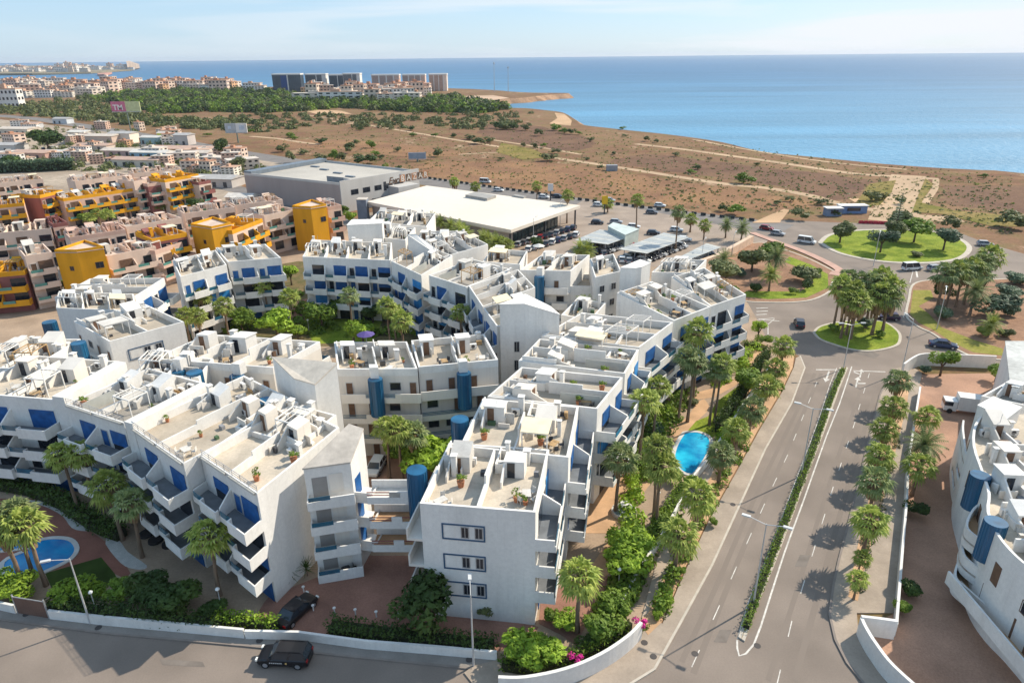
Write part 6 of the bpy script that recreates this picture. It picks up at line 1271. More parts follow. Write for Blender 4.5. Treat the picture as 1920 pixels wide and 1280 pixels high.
# ================================================================== CARS
TYRE = mat('tyre', (.02, .02, .02), .9); RIM = mat('wheel_rim', (.4, .4, .42), .4, metal=.5); CGLASS = mat('car_glass', (.02, .03, .04), .08, .2, 1, .6); HLAMP = mat('headlight_glass', (.75, .75, .7), .2); TLAMP = mat('tail_light', (.35, .01, .01), .3)
PNT = {k: mat(k+'_car_paint', c, .28, .03, 1, .5) for k, c in dict(white=(.72, .72, .70), silver=(.38, .39, .40), black=(.012, .012, .015), dark=(.035, .035, .045), red=(.26, .015, .02), blue=(.02, .04, .10), grey=(.13, .13, .14), maroon=(.10, .012, .03), purple=(.03, .012, .045)).items()}
def car_proto(kind):
    Ln, Wd, Ht = dict(hatch=(4.1, 1.76, 1.48), suv=(4.7, 1.9, 1.72), van=(4.9, 1.9, 2.0), saloon=(4.6, 1.8, 1.45))[kind]
    root = bpy.data.objects.new('parked_car', None); SC.collection.objects.link(root)
    hb = .92 if kind != 'suv' else 1.05; g0 = .28
    # lower body: lofted sections along x (front at +x)
    xs = [-.5, -.485, -.42, -.2, .1, .28, .40, .47, .5]; 
    top = [hb*.80, hb*.98, hb, hb, hb*1.0, hb*.96, hb*.90, hb*.82, hb*.62]; hw = [.40, .46, .49, .50, .50, .50, .485, .45, .38]
    if kind == 'van': top = [hb*1.0]*5+[hb*1.0, hb*.98, hb*.9, hb*.68]
    b = MB(); ring = 8
    for i, x in enumerate(xs):
        X = x*Ln; w_ = hw[i]*Wd; t_ = top[i]
        b.v += [(X, -w_*.94, g0), (X, -w_, g0+.22), (X, -w_*.99, t_-.12), (X, -w_*.90, t_), (X, w_*.90, t_), (X, w_*.99, t_-.12), (X, w_, g0+.22), (X, w_*.94, g0)]
    for i in range(len(xs)-1):
        for k in range(ring):
            k2 = (k+1) % ring; b.f.append((i*ring+k, i*ring+k2, (i+1)*ring+k2, (i+1)*ring+k)); b.mi.append(0)
    b.f.append(tuple(range(ring))); b.f.append(tuple((len(xs)-1)*ring+k for k in reversed(range(ring)))); b.mi += [0, 0]
    body = b.build('body', PNT['white'], None, smooth=False); body.parent = root
    cab = dict(hatch=(-.47, -.36, .10, .27), suv=(-.48, -.42, .10, .27), van=(-.49, -.47, .22, .37), saloon=(-.36, -.20, .10, .27))[kind]
    x0, x1, x2, x3 = [c*Ln for c in cab]; wb = Wd*.46; wt = Wd*.38
    b = MB(); z0 = hb-.03; z1 = Ht-.04
    b.v = [(x0, -wb, z0), (x3, -wb, z0), (x3, wb, z0), (x0, wb, z0), (x1, -wt, z1), (x2, -wt, z1), (x2, wt, z1), (x1, wt, z1)]
    b.f = [(0, 1, 5, 4), (1, 2, 6, 5), (2, 3, 7, 6), (3, 0, 4, 7), (4, 5, 6, 7)]; b.mi = [0]*5
    o = b.build('window_glass', CGLASS); o.parent = root
    b = MB(); f0 = Fr((0, 0), (1, 0), (0, 1)); b.box(f0, x1-.04, x2+.05, -wt-.02, wt+.02, z1, Ht)
    for (sx, tx) in ((x0, x1), (x3, x2), ((x0+x3)/2-.1, (x1+x2)/2-.1)):
        for sg in (-1, 1): b.tube((sx, sg*(wb+.005), z0), (tx, sg*(wt+.01), z1+.01), .035, 4)
    if kind == 'suv':
        for sg in (-1, 1): b.tube((x1+.2, sg*(wt-.08), Ht+.05), (x2-.1, sg*(wt-.08), Ht+.05), .025, 4)
    o = b.build('roof', PNT['white']); o.parent = root
    wr = .33 if kind != 'suv' else .37
    for sx in (-.31, .315):
        for sg in (-1, 1):
            b = MB(); n = 14; y0 = sg*Wd*.5-sg*.20; y1 = sg*Wd*.5+sg*.02; vs = []
            for y in (y0, y1):
                for i in range(n): a = 2*math.pi*i/n; b.v.append((sx*Ln+wr*math.cos(a), y, wr+wr*math.sin(a)))
            b.f = [(i, (i+1) % n, n+(i+1) % n, n+i) for i in range(n)]+[tuple(range(n)), tuple(n+i for i in range(n))]; b.mi = [0]*(n+2)
            wo = b.build('wheel', TYRE); wo.parent = root
            b = MB(); 
            for y in (y1+sg*.005, y1-sg*.02):
                for i in range(n): a = 2*math.pi*i/n; b.v.append((sx*Ln+wr*.62*math.cos(a), y, wr+wr*.62*math.sin(a)))
            b.f = [tuple(range(n)), tuple(n+i for i in range(n))]+[(i, (i+1) % n, n+(i+1) % n, n+i) for i in range(n)]; b.mi = [0]*(n+2)
            ro = b.build('rim', RIM); ro.parent = wo
    for sg in (-1, 1):
        b = MB(); b.box(f0, Ln*.465, Ln*.502, sg*Wd*.37-.17, sg*Wd*.37+.17, hb*.66, hb*.84); o = b.build('headlight', HLAMP); o.parent = root
        b = MB(); b.box(f0, -Ln*.503, -Ln*.48, sg*Wd*.38-.14, sg*Wd*.38+.14, hb*.72, hb*.95); o = b.build('tail_light', TLAMP); o.parent = root
        b = MB(); b.box(f0, x3-.35, x3-.15, sg*(Wd*.5+.02)-.09, sg*(Wd*.5+.02)+.09, hb, hb+.16); o = b.build('mirror', PNT['white']); o.parent = root
    return root
CARS = {k: car_proto(k) for k in ('hatch', 'suv', 'van', 'saloon')}; cused = {}
def car(x, y, hd, kind, col, label, group=None, px=True, z=.03):
    p = P2(x, y, 0) if px else Vector((x, y)); pr = CARS[kind]
    if kind not in cused: n = pr; cused[kind] = 1; n.location = (p.x, p.y, z); n.rotation_euler.z = R(hd); n['label'] = label; n['category'] = 'car' if kind != 'van' else 'van'; 
    else: n = copytree(pr, (p.x, p.y, z), R(hd), 1, label, None, 'car' if kind != 'van' else 'van')
    if 'group' in n: del n['group']
    if group: n['group'] = group
    for c in n.children:
        if c.name.split('.')[0] in ('body', 'roof', 'mirror'):
            c.material_slots[0].link = 'OBJECT'; c.material_slots[0].material = PNT[col]
    return n
car(536, 1238, 176, 'suv', 'black', 'black car with pale lettering on its door standing on the near street')
sv = bpy.context.scene.objects  # door lettering of that car
n = [o for o in sv if o.get('label', '').startswith('black car with pale')][0]
b = MB(); f0 = Fr((0, 0), (1, 0), (0, 1))
for i in range(7): b.box(f0, .95-i*.17, 1.06-i*.17, .951, .962, .62, .74)
lt = b.build('door_lettering', mat('pale_lettering', (.5, .5, .48), .6)); lt.parent = n
b = MB(); b.cyl(0, 0, .1, .1, 0, .02, 10); q = b.build('door_badge', mat('yellow_badge', (.6, .4, .15), .6)); q.parent = n; q.rotation_euler.x = R(-90); q.location = (-.45, .945, .68)
car(557, 1152, 62, 'saloon', 'black', 'black car parked on the red driveway in the shade')
car(706, 881, 262, 'hatch', 'white', 'white car parked under the palms of the front court')
car(1512, 456, -38, 'van', 'white', 'small white van beside the kerb of the large roundabout')
car(1458, 441, -38, 'hatch', 'silver', 'silver car behind the small white van')
car(1437, 431, -38, 'hatch', 'red', 'dark red car leading the cars into the large roundabout')
car(1709, 506, 10, 'van', 'white', 'white van driving below the large roundabout lawn')
car(1753, 507, 8, 'hatch', 'silver', 'silver car half hidden by the thick palm group')
car(1846, 461, -20, 'hatch', 'silver', 'silver car on the road right of the large roundabout')
car(1498, 611, 75, 'hatch', 'dark', 'dark car left of the small roundabout')
car(1665, 599, 165, 'hatch', 'purple', 'dark purple car right of the small roundabout')
car(1767, 651, -22, 'saloon', 'blue', 'long dark blue car by the kerb of the right hand garden')
for i, (x, y, k, c, l_) in enumerate([(910, 343, 'van', 'white', 'white van, furthest left on the highway'), (935, 359, 'hatch', 'white', 'white car under the young palm on the highway'), (1020, 372, 'hatch', 'white', 'white car in front of a dark one on the highway'), (1046, 371, 'hatch', 'dark', 'dark car behind the white one on the highway'), (1122, 387, 'hatch', 'white', 'white car nearer than the silver one on the highway'), (1143, 378, 'hatch', 'silver', 'silver car on the far lane of the highway'), (1222, 401, 'hatch', 'grey', 'grey car right of the first highway palm'), (1237, 388, 'hatch', 'white', 'white car on the far lane between two highway palms')]):
    car(x, y, -20, k, c, l_, 'cars on the highway')
for i in range(11):
    u = i/10; car(972+u*103, 461-u*31, 75, 'hatch', ['silver', 'grey', 'silver', 'white', 'red', 'dark', 'grey', 'silver', 'dark', 'blue', 'dark'][i], f'{["grey silver", "grey", "silver", "white", "bright red", "dark", "grey", "silver", "dark", "dark blue", "black"][i]} car, {ORD[i]} from the left in the row before the showroom glass', 'row of cars before the showroom')
for i in range(8):
    u = i/7; car(950+u*80, 452-u*26, 75, 'hatch', ['grey', 'silver', 'dark', 'silver', 'dark', 'white', 'silver', 'grey'][i], f'{ORD[i]} car from the left inside the showroom glass', 'cars behind the showroom glass')
cc = 0
for (q, n_, cols) in ((cp1, 7, ['dark', 'silver', 'grey', 'silver', 'white', 'dark', 'red']), (cp2, 8, ['white', 'dark', 'grey', 'silver', 'dark', 'silver', 'grey', 'silver']), (cp3, 4, ['dark', 'grey', 'silver', 'dark'])):
    nm = ['first', 'long', 'narrow'][cc]; cc += 1
    for i in range(n_):
        u = (i+.5)/n_; p = q[1].lerp(q[2], u); r_ = q[0].lerp(q[3], u); d = (p-r_).normalized(); c = p-d*1.6
        car(c.x, c.y, math.degrees(math.atan2(d.y, d.x)), 'hatch', cols[i], f'{ORD[i]} car from the near end under the {nm} carport', f'cars under the {nm} carport', px=False)
for i in range(9):
    u = i/8; car(992+u*88, 470-u*27, 75, 'hatch', ['white', 'silver', 'dark', 'grey', 'white', 'blue', 'silver', 'dark', 'white'][i], f'{ORD[i]} car from the left in the outer row before the showroom', 'outer row of cars before the showroom')
cc = 0
for (q, n_) in ((cp1, 7), (cp2, 9), (cp3, 5)):
    nm = ['first', 'long', 'narrow'][cc]; cc += 1
    for i in range(n_):
        u = (i+.5)/n_; p = q[1].lerp(q[2], u); r_ = q[0].lerp(q[3], u); d = (r_-p).normalized(); c = r_-d*1.4
        car(c.x, c.y, math.degrees(math.atan2(d.y, d.x)), 'hatch', ['silver', 'dark', 'white', 'grey', 'blue', 'white', 'silver', 'red', 'dark'][i], f'{ORD[i]} car from the near end at the rear side of the {nm} carport', f'cars at the rear side of the {nm} carport', px=False)
    for i in range(4):
        u = (i+.5)/4; c = q[0].lerp(q[1], u)+Vector((0, -1.0)); car(c.x, c.y, 80, 'hatch', ['white', 'silver', 'dark', 'grey'][i], f'{ORD[i]} car from the left before the near end of the {nm} carport', f'cars before the near end of the {nm} carport', px=False)
for i, (x, y, c) in enumerate([(1120, 420, 'dark'), (1155, 419, 'silver'), (1188, 428, 'white'), (1268, 434, 'white'), (1225, 440, 'dark'), (1283, 452, 'white')]):
    car(x, y, -15, 'hatch', c, f'{ORD[i]} {c} car from the left standing open in the car park', 'cars standing open in the car park')
rn = random.Random(9)
for i in range(26):
    car(rn.uniform(20, 400), rn.uniform(262, 300), rn.uniform(0, 180), 'hatch', rn.choice(['white', 'silver', 'grey', 'dark', 'blue']), 'small car parked in the yards at the far left', 'cars in the far left yards')
# delivery van on the yard
p = P2(1818, 775); v_ = thing('delivery_van', 'white box van parked on the brick yard', 'van', (p.x, p.y, .06)); f = Fr(p, (math.cos(R(-20)), math.sin(R(-20))), (-math.sin(R(-20)), math.cos(R(-20))))
b = MB(); b.box(f, -2.0, 2.6, -1.0, 1.0, .75, 2.9); b.build('cargo_box', WHITE, v_)
b = MB(); b.box(f, -3.7, -2.05, -.9, .9, .45, (2.0, 2.0, 2.0, 2.0)); b.build('cab', PNT['white'], v_)
b = MB(); b.box(f, -3.72, -2.6, -.92, .92, 1.25, 1.85); b.build('window_glass', CGLASS, v_)
for s_ in (-2.9, 1.6):
    for t_ in (-.95, .75): b = MB(); q = f.p(s_, t_, .42); e = f.p(s_, t_+.2, .42); b.tube(q, e, .38, 12); b.build('wheel', TYRE, v_)
# motor scooter by the tower
p = P2(655, 1072); s_ = thing('motor_scooter', 'black motor scooter parked at the foot of the wedge roofed tower', 'scooter', (p.x, p.y, .07)); f = Fr(p, (.9, .43), (-.43, .9))
for x in (-.6, .6): b = MB(); b.tube(f.p(x, -.06, .33), f.p(x, .06, .33), .26, 12); b.build('wheel', TYRE, s_)
b = MB(); b.box(f, -.75, .1, -.16, .16, .45, .75); b.box(f, .1, .45, -.15, .15, .3, .4); b.box(f, .42, .52, -.2, .2, .3, .95); b.build('body', PNT['black'], s_)
b = MB(); b.box(f, -.7, .05, -.15, .15, .75, .85); b.build('seat', DARKM, s_); b = MB(); b.tube(f.p(.42, -.35, 1.0), f.p(.42, .35, 1.0), .025, 5); b.build('handlebar', METAL, s_)

# ================================================================== LAMPS
def lamp(x, y, h, label, arms=(), globe=False, base_px=True, m=PALEM, z0=.13):
    p = P2(x, y, 0); t = thing('street_lamp', label, 'street lamp', (p.x, p.y, z0)); b = MB(); b.cyl(p.x, p.y, .10 if not globe else .05, .055 if not globe else .04, z0, h, 8); b.build('pole', m, t)
    if globe:
        b = MB(); n = 8
        for k in range(5):
            z = h+.02+.4*k/4; r_ = .22*math.sin(math.pi*(k+.4)/4.8)
            z2 = h+.02+.4*(k+1)/4; r2 = .22*math.sin(math.pi*(k+1.4)/4.8) if k < 4 else .02
            if k < 4: b.cyl(p.x, p.y, r_, r2, z, z2, n)
        b.build('lamp_globe', mat('white_globe', (.75, .75, .72), .4), t)
    for a in arms:
        d = Vector((math.cos(R(a)), math.sin(R(a)))); e = p+d*1.5; b = MB(); b.tube((p.x, p.y, h-.1), (e.x, e.y, h+.25), .04, 5); b.build('arm', m, t)
        b = MB(); f = Fr(e, d, (-d.y, d.x)); b.box(f, -.05, .75, -.15, .15, h+.2, h+.34); b.build('lamp_head', mat('lamp_head_white', (.6, .6, .58), .4), t)
ax = 150
lamp(1412, 1135, 9.8, 'double armed street lamp in the median, nearest the camera', (ax, ax+180)); lamp(1502, 892, 9.8, 'double armed street lamp in the middle of the avenue median', (ax, ax+180)); lamp(1581, 692, 8.2, 'double armed street lamp at the far end of the median', (0, 180), z0=.13)
lamp(1690, 698, 9.6, 'slim tall street lamp at the right corner by the small roundabout', (100,)); lamp(170, 1170, 7.9, 'leaning view tall street lamp behind the left bushes', (200,)); lamp(888, 1249, 8.2, 'tall street lamp before the white gable, right of the black car', (95,))
lamp(1756, 618, 8, 'street lamp in the right hand roadside garden', (60,)); lamp(1637, 500, 8.5, 'slim street lamp at the near edge of the large roundabout', (60,)); lamp(1315, 493, 6, 'thin lamp pole at the car park end of the white complex', (60,)); lamp(1372, 480, 6, 'thin lamp pole before the peach wall', (60,)); lamp(1000, 462, 8, 'lamp pole at the corner of the showroom', (60,)); lamp(1050, 425, 8, 'lamp pole in front of the car park', (60,))
for (x, y, lb) in ((1159, 1108, 'globe lamp beside the low garden wall'), (183, 1152, 'globe lamp right of the tall street lamp'), (417, 1146, 'globe lamp beside the clipped yellow hedge'), (808, 1178, 'globe lamp at the foot of the dark tree'), (1232, 960, 'globe lamp under the tall palm pair'), (580, 625, 'globe lamp in the inner court')):
    lamp(x, y, 2.6, lb, (), True, z0=.06)
# ================================================================== BILLBOARDS, SIGNS
def billboard(x, y, h, w_, bh, label, panels, az=0, post=True):
    p = P2(x, y, 0); t = thing('billboard', label, 'billboard', (p.x, p.y, 0)); d = Vector((math.cos(az), math.sin(az))); f = Fr(p, d, (-d.y, d.x))
    b = MB(); b.cyl(p.x, p.y, .5, .4, 0, h, 8); b.build('post', mat('green_grey_post', (.16, .2, .17), .6), t)
    n = len(panels); 
    for i, m in enumerate(panels):
        b = MB(); b.box(f, -w_/2+w_*i/n, -w_/2+w_*(i+1)/n-.05, -.35, .35, h, h+bh); b.build('panel', m, t)
    b = MB(); b.box(f, -w_/2, w_/2, -.9, -.35, h-.4, h-.1); b.build('catwalk', METAL, t)
    return t, f
t, f = billboard(248, 257, 17, 20, 6.5, 'tall billboard with a pink and a pale green half on a single post', [mat('pink_poster', (.55, .16, .24), .6), mat('pale_green_poster', (.50, .52, .28), .6)])
text('TM', f, -8.8, 18, 5.0, WHITE, t, 'poster_lettering', t=-.42, bold=.08)
t, f = billboard(447, 268, 6.5, 14, 5.5, 'white two panel billboard standing in the dry field', [mat('grey_white_poster', (.45, .46, .46), .6), WHITE])
for (a_, c_, e_, g_) in ((-5, -3, 8.5, 10.5), (2, 5.5, 8, 10.8)):
    b = MB(); b.box(f, a_, c_, -.42, -.36, e_, g_); b.build('poster_print', mat('pale_blue_print', (.55, .60, .66), .6), t)
t, f = billboard(783, 303, 1.5, 9, 3.0, 'back of a slate blue hoarding in the dry field', [mat('slate_board', (.27, .32, .38), .6)], az=.05)
for (x, y, lb, cl) in ((1032, 376, 'white totem sign at the highway beside the showroom', WHITE), (1133, 402, 'yellow round sign on a dark post in the car park', mat('yellow_sign', (.7, .45, .03)))):
    p = P2(x, y); t = thing('totem_sign', lb, 'sign', (p.x, p.y, 0)); f = Fr(p, (1, 0), (0, 1)); b = MB(); b.box(f, -.2, .2, -.2, .2, 0, 3.5); b.build('post', DARKM, t); b = MB(); b.box(f, -1, 1, -.15, .15, 3.5, 6.2); b.build('panel', cl, t)
p = P2(1147, 320); tag((lambda b: (b.box(Fr(p, (1, 0), (0, 1)), -2.5, 2.5, -1.5, 1.5, 0, 2.6), b.box(Fr(p, (1, 0), (0, 1)), -.5, .5, -1.53, -1.5, .1, 2.1), b.build('field_hut', mat('grey_hut', (.28, .29, .31), .8), origin=(p.x, p.y, 0)))[-1])(MB()), 'small grey hut beside the track in the dry field', 'hut')
for (x, y, w_, lb, cl) in ((1560, 404, 5, 'small grey blue tank shed by the dirt tracks', (.20, .25, .34)), (1596, 399, 9, 'blue and white kiosk by the dirt tracks', (.16, .24, .40))):
    p = P2(x, y); t = thing('kiosk', lb, 'kiosk', (p.x, p.y, 0)); f = Fr(p, (1, 0), (0, 1)); b = MB(); b.box(f, -w_/2, w_/2, -1.5, 1.5, 0, 2.6); b.build('wall', mat(lb, cl, .7), t); b = MB(); b.box(f, -w_/2-.3, w_/2+.3, -1.9, 1.8, 2.6, 2.75); b.build('roof', WHITE, t); b = MB(); b.box(f, -w_/4, w_/4, -1.53, -1.5, .9, 2); b.build('window', DARKG, t)
p0 = P2(1640, 419); 
for i in range(7):
    p = P2(1614+i*9, 419+i*.3); b = MB(); b.box(Fr(p, (1, 0), (0, 1)), -.7, .7, -.25, .25, 0, .8); b.box(Fr(p, (1, 0), (0, 1)), -.5, .5, -.2, .2, .8, .95)
    tag(b.build('road_barrier', mat('red_barrier', (.42, .03, .05), .7), origin=(p.x, p.y, 0)), 'red barrier block closing the dirt track behind the large roundabout', 'barrier', 'red barriers behind the large roundabout')
# masts on the headland
for (x, y, hh, lb) in ((927, 172, 42, 'tallest lattice mast on the headland'), (953, 173, 36, 'shorter mast on the headland')):
    p = P2(x, y); b = MB(); b.cyl(p.x, p.y, .5, .3, 0, hh, 6); b.cyl(p.x, p.y, 1.1, 1.1, hh*.92, hh*.97, 6); tag(b.build('mast', METAL, origin=(p.x, p.y, 0)), lb, 'mast')
# white fountain in the garden, tents on the yard
p = P2(1170, 962); t = thing('fountain', 'round white fountain basin in the avenue garden', 'fountain', (p.x, p.y, .08)); b = MB(); b.cyl(p.x, p.y, 1.5, 1.5, .08, .5, 20); b.build('basin', WHITE2, t); b = MB(); b.cyl(p.x, p.y, 1.3, 1.3, .5, .52, 20); b.build('water', mat('fountain_water', (.25, .30, .30), .1), t); b = MB(); b.cyl(p.x, p.y, .2, .12, .5, 1.3, 8); b.cyl(p.x, p.y, .1, .5, 1.3, 1.5, 12); b.build('pedestal', WHITE, t)
# ================================================================== ROOF POTS AND TABLES
pr = random.Random(77); pmesh = None
pot = MB(); pot.cyl(0, 0, .17, .24, 0, .42, 10); POTM = mkmesh('pot', pot, [TERRAC]); PLM = [crown_mesh('plant', 90+i, 60, .2, 'leaf_mid', 3) for i in range(3)]
def proj_px(q):
    v = Vector(q)-Vector((0, 0, H)); return 960+1280*v.dot(cr)/v.dot(cf), 640-1280*v.dot(cu)/v.dot(cf)
def bylabel(lst):
    d = {}
    for it in lst: d.setdefault(it[1], []).append(it)
    for k_, v_ in d.items():
        v_.sort(key=lambda it: proj_px(it[0])[0])
        for i_, it in enumerate(v_): yield i_, len(v_), it
for (i_, n_, (q, lb, u)) in bylabel(POTS):
    L1 = (f'{ORD[i_]} terracotta potted plant from the left on ' if n_ > 1 else 'terracotta potted plant on ')+lb
    t = thing('potted_plant', L1, 'potted plant', q, 'potted plants on the roof terraces'); s_ = .8+u*.9
    link('pot', POTM, t, (0, 0, 0), (s_,)*3); link('plant', PLM[int(u*2.99)], t, (0, 0, .75*s_), (.5*s_, .5*s_, .5*s_))
tbm = MB(); tbm.box(Fr((0, 0), (1, 0), (0, 1)), -.6, .6, -.4, .4, .68, .73)
for a, c in ((-.52, -.33), (.52, -.33), (.52, .33), (-.52, .33)): tbm.box(Fr((a, c), (1, 0), (0, 1)), -.03, .03, -.03, .03, 0, .68)
TBM = mkmesh('tabletop', tbm, [TIMBER]); TBW = mkmesh('tabletop', tbm, [WHITE2])
chm = MB(); F0 = Fr((0, 0), (1, 0), (0, 1)); chm.box(F0, -.22, .22, -.22, .22, .4, .46); chm.box(F0, -.22, .22, .18, .22, .46, .9)
for a in (-.19, .19):
    for c in (-.19, .19): chm.box(Fr((a, c), (1, 0), (0, 1)), -.02, .02, -.02, .02, 0, .4)
CHM = mkmesh('chair', chm, [DARKM]); CHW = mkmesh('chair', chm, [WHITE2])
for (i_, n_, (q, lb, u)) in bylabel(SETS):
    a0 = u*6.28; w1 = ['left hand ', 'right hand ', 'third '][i_] if n_ > 1 else ''
    t = link('terrace_table', TBM if u < .5 else TBW, None, q, (1, 1, 1), a0); tag(t, w1+'table on '+lb, 'table', 'terrace tables on the roofs')
    for k in range(4):
        a = a0+(k+.5)*math.pi/2; c = link('terrace_chair', CHM if u < .6 else CHW, None, (q[0]+math.cos(a)*.85, q[1]+math.sin(a)*.85, q[2]), (1, 1, 1), a-math.pi/2)
        w2 = ['right of', 'behind', 'left of', 'in front of'][int(((math.degrees(a)+45) % 360)//90)]
        tag(c, f'chair {w2} the {w1}table on {lb}', 'chair', 'terrace chairs on the roofs')
# parasols of the rooftops and garden
for (x, y, z, col, lb) in ((688, 650, 12.1, (.10, .07, .22), 'purple parasol on the middle row roof beside the blue shaft'), (1010, 478, 12.2, (.65, .62, .56), 'white parasol on the roof before the first carport'), (245, 985, .1, (.02, .02, .02), 'black parasol on the shaded terrace under the balconies')):
    p = P2(x, y, z); t = thing('parasol', lb, 'parasol', (p.x, p.y, z)); b = MB(); b.cyl(p.x, p.y, .03, .03, z, z+2.2, 6); b.build('pole', METAL, t); b = MB(); b.cyl(p.x, p.y, 1.3, .05, z+1.9, z+2.4, 8); b.build('canopy', mat('parasol_'+lb.split()[0], col, .8), t)
# loungers by the palm pool: round shaded seats
for i, (x, y) in enumerate(((275, 1003), (292, 1015), (300, 1000), (318, 1022), (330, 1010))):
    p = P2(x, y); b = MB(); b.cyl(p.x, p.y, .8, .75, .07, .35, 14); b.cyl(p.x, p.y+.5, .3, .3, .35, .8, 8); tag(b.build('lounge_seat', mat('dark_wicker', (.03, .025, .025), .9), origin=(p.x, p.y, .07)), 'round dark wicker seat on the shaded ground floor terrace', 'seat', 'round wicker seats on the shaded terrace')
# bollard lights of the driveway
for i, (x, y) in enumerate(((588, 1145), (628, 1150), (667, 1153), (706, 1157), (747, 1160), (570, 1110))):
    p = P2(x, y); b = MB(); b.cyl(p.x, p.y, .07, .07, .07, .7, 8); b.cyl(p.x, p.y, .16, .16, .7, .78, 8); tag(b.build('bollard', WHITE, origin=(p.x, p.y, .07)), 'low white bollard light on the red driveway', 'bollard', 'white bollards on the red driveway')
# ================================================================== FAR TOWN
rf = random.Random(5)
def far_proto(i, w_, d, h, wm, rm, fl, dark=MT['dark_window_glass'], roofs=True):
    root = bpy.data.objects.new('far_building', None); SC.collection.objects.link(root); f = Fr((-w_/2, -d/2), (1, 0), (0, 1)); b = MB(); b.box(f, 0, w_, 0, d, 0, h)
    o = b.build('wall', wm); o.parent = root
    b = MB(); b.box(f, -.3, w_+.3, -.3, d+.3, h, h+.5); b.box(f, w_*.3, w_*.5, d*.3, d*.6, h+.5, h+2.6); o = b.build('roof', rm); o.parent = root
    b = MB(); nw = max(2, int(w_/4))
    for k in range(fl):
        z = h*(k+.35)/fl
        for j in range(nw): x = w_*(j+.25)/nw; b.box(f, x, x+w_*.5/nw, -.12, 0, z, z+h*.42/fl)
        for j in range(2): y = d*(j+.25)/2; b.box(f, w_, w_+.12, y, y+d*.25, z, z+h*.42/fl)
    o = b.build('windows', dark); o.parent = root; o['kind'] = 'stuff'; return root
FC = [(.68, .52, .42), (.70, .60, .50), (.76, .72, .66), (.66, .40, .22), (.60, .40, .30), (.74, .68, .58), (.70, .56, .44)]
FP = [far_proto(i, rf.uniform(12, 26), rf.uniform(10, 15), rf.uniform(7, 13), mat('far_wall_%d' % i, FC[i], .9, .08, .05), mat('far_roof_%d' % (i % 3), [(.45, .24, .15), (.60, .52, .44), (.52, .34, .24)][i % 3], .9), rf.choice([3, 4])) for i in range(7)]
fu = set()
def farb(x, y, i, sc=1, label='', group=None, rz=0, px=True, sz=1, nm=None):
    p = P2(x, y) if px else Vector((x, y)); pr_ = FP[i]
    if i not in fu: n = pr_; fu.add(i); n.location = (p.x, p.y, 0); n.rotation_euler.z = rz; n.scale = (sc, sc, sc*sz); n['label'] = label; n['category'] = 'building'
    else: n = copytree(pr_, (p.x, p.y, 0), rz, (sc, sc, sc*sz), label, None, 'building')
    if group: n['group'] = group
    if nm: n.name = nm
    return n
for k in range(110):
    x = rf.uniform(0, 440); y = rf.uniform(158, 172) if x > 200 else rf.uniform(158, 184)
    if x > 300: y = rf.uniform(158+(x-300)*.05, 171)
    farb(x, y, rf.choice([0, 0, 1, 2, 3, 4, 6] if x > 180 else [0, 1, 1, 2, 4, 5, 6]), rf.uniform(.9, 1.5), 'low pastel building of the far seaside town at the left', 'low buildings of the far seaside town', rf.uniform(-.4, .4))
for k in range(55):
    x = rf.uniform(572, 800); y = rf.uniform(176, 187) if x < 780 else rf.uniform(172, 180)
    farb(x, y, rf.choice([0, 1, 3, 3, 4, 6, 2]), rf.uniform(.8, 1.2), 'low orange and cream building before the far towers', 'low buildings before the far towers', rf.uniform(-.4, .4), sz=1.25)
for k, (x, w_) in enumerate(((600, 60), (640, 50), (700, 30), (728, 40), (765, 30))):
    p = P2(x, 192); t = farb(x, 190.5, [1, 2, 6, 5, 1][k], 1.0, f'{ORD[k]} pale slab building from the left at the front of the far estate', 'slab buildings at the front of the far estate', rf.uniform(-.1, .1)); t.scale = (w_/22*1.0, 1.0, 1.15)
farb(105, 176, 5, 1.5, 'darker pale building above the trees at the far left'); farb(22, 203, 2, 1.1, 'grey and cream tower like house above the yards at the far left', sz=1.9); farb(475, 170, 2, 1.2, 'white low building left of the dark towers'); farb(490, 171, 5, 1.1, 'cream low building left of the dark towers')
ryd = random.Random(15)
for k in range(75):
    x = ryd.uniform(0, 460); y = ryd.uniform(236, 312) if x < 330 else ryd.uniform(290, 330)
    if 60 < x < 130 and y < 290: continue
    farb(x, y, ryd.randrange(7), ryd.uniform(.28, .6), 'small pastel house among the yards at the far left', 'small houses among the far left yards', ryd.uniform(-.6, .6), nm='small_house', sz=ryd.uniform(.7, 1.2))
# high towers
TW = mat('tower_white', (.68, .66, .62), .8, .04, .1); TD = mat('tower_dark', (.055, .075, .10), .3, .2, .1, .5); TBL = mat('tower_blue', (.02, .06, .20), .4); TPK = mat('tower_pink', (.60, .44, .36), .85)
def hi(x, yb, yt, wpx, lab, face, side=TW, floors=14, band=None, dp=18, trim=TW):
    p = P2(x, yb); dist = p.y; sc = (p.length)/1280*1.03; w_ = wpx*sc
    hh = min(np.arange(10, 90, .5), key=lambda h: abs(projy(p.x, p.y, h)-yt)); t = thing('tower_block', lab, 'tower block', (p.x, p.y, 0)); f = Fr((p.x-w_/2, p.y), (1, 0), (0, 1))
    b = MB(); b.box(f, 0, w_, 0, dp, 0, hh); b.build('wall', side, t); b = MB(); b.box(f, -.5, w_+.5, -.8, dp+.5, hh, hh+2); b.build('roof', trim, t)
    for k in range(floors):
        z = hh*(k+.25)/floors; b = MB(); b.box(f, w_*.02, w_*.80, -.5, 0, z, z+hh*.8/floors); b.build('window_band', face, t)
    if band: b = MB(); b.box(f, w_*.30, w_*.52, -.9, -.5, 0, hh*.96); b.build('blue_band', band, t)
    for a in ((.25, .52, .78) if face is not TD else (.52,)): b = MB(); b.box(f, w_*a, w_*a+w_*.04, -.8, -.5, 0, hh); b.build('fin', trim, t)
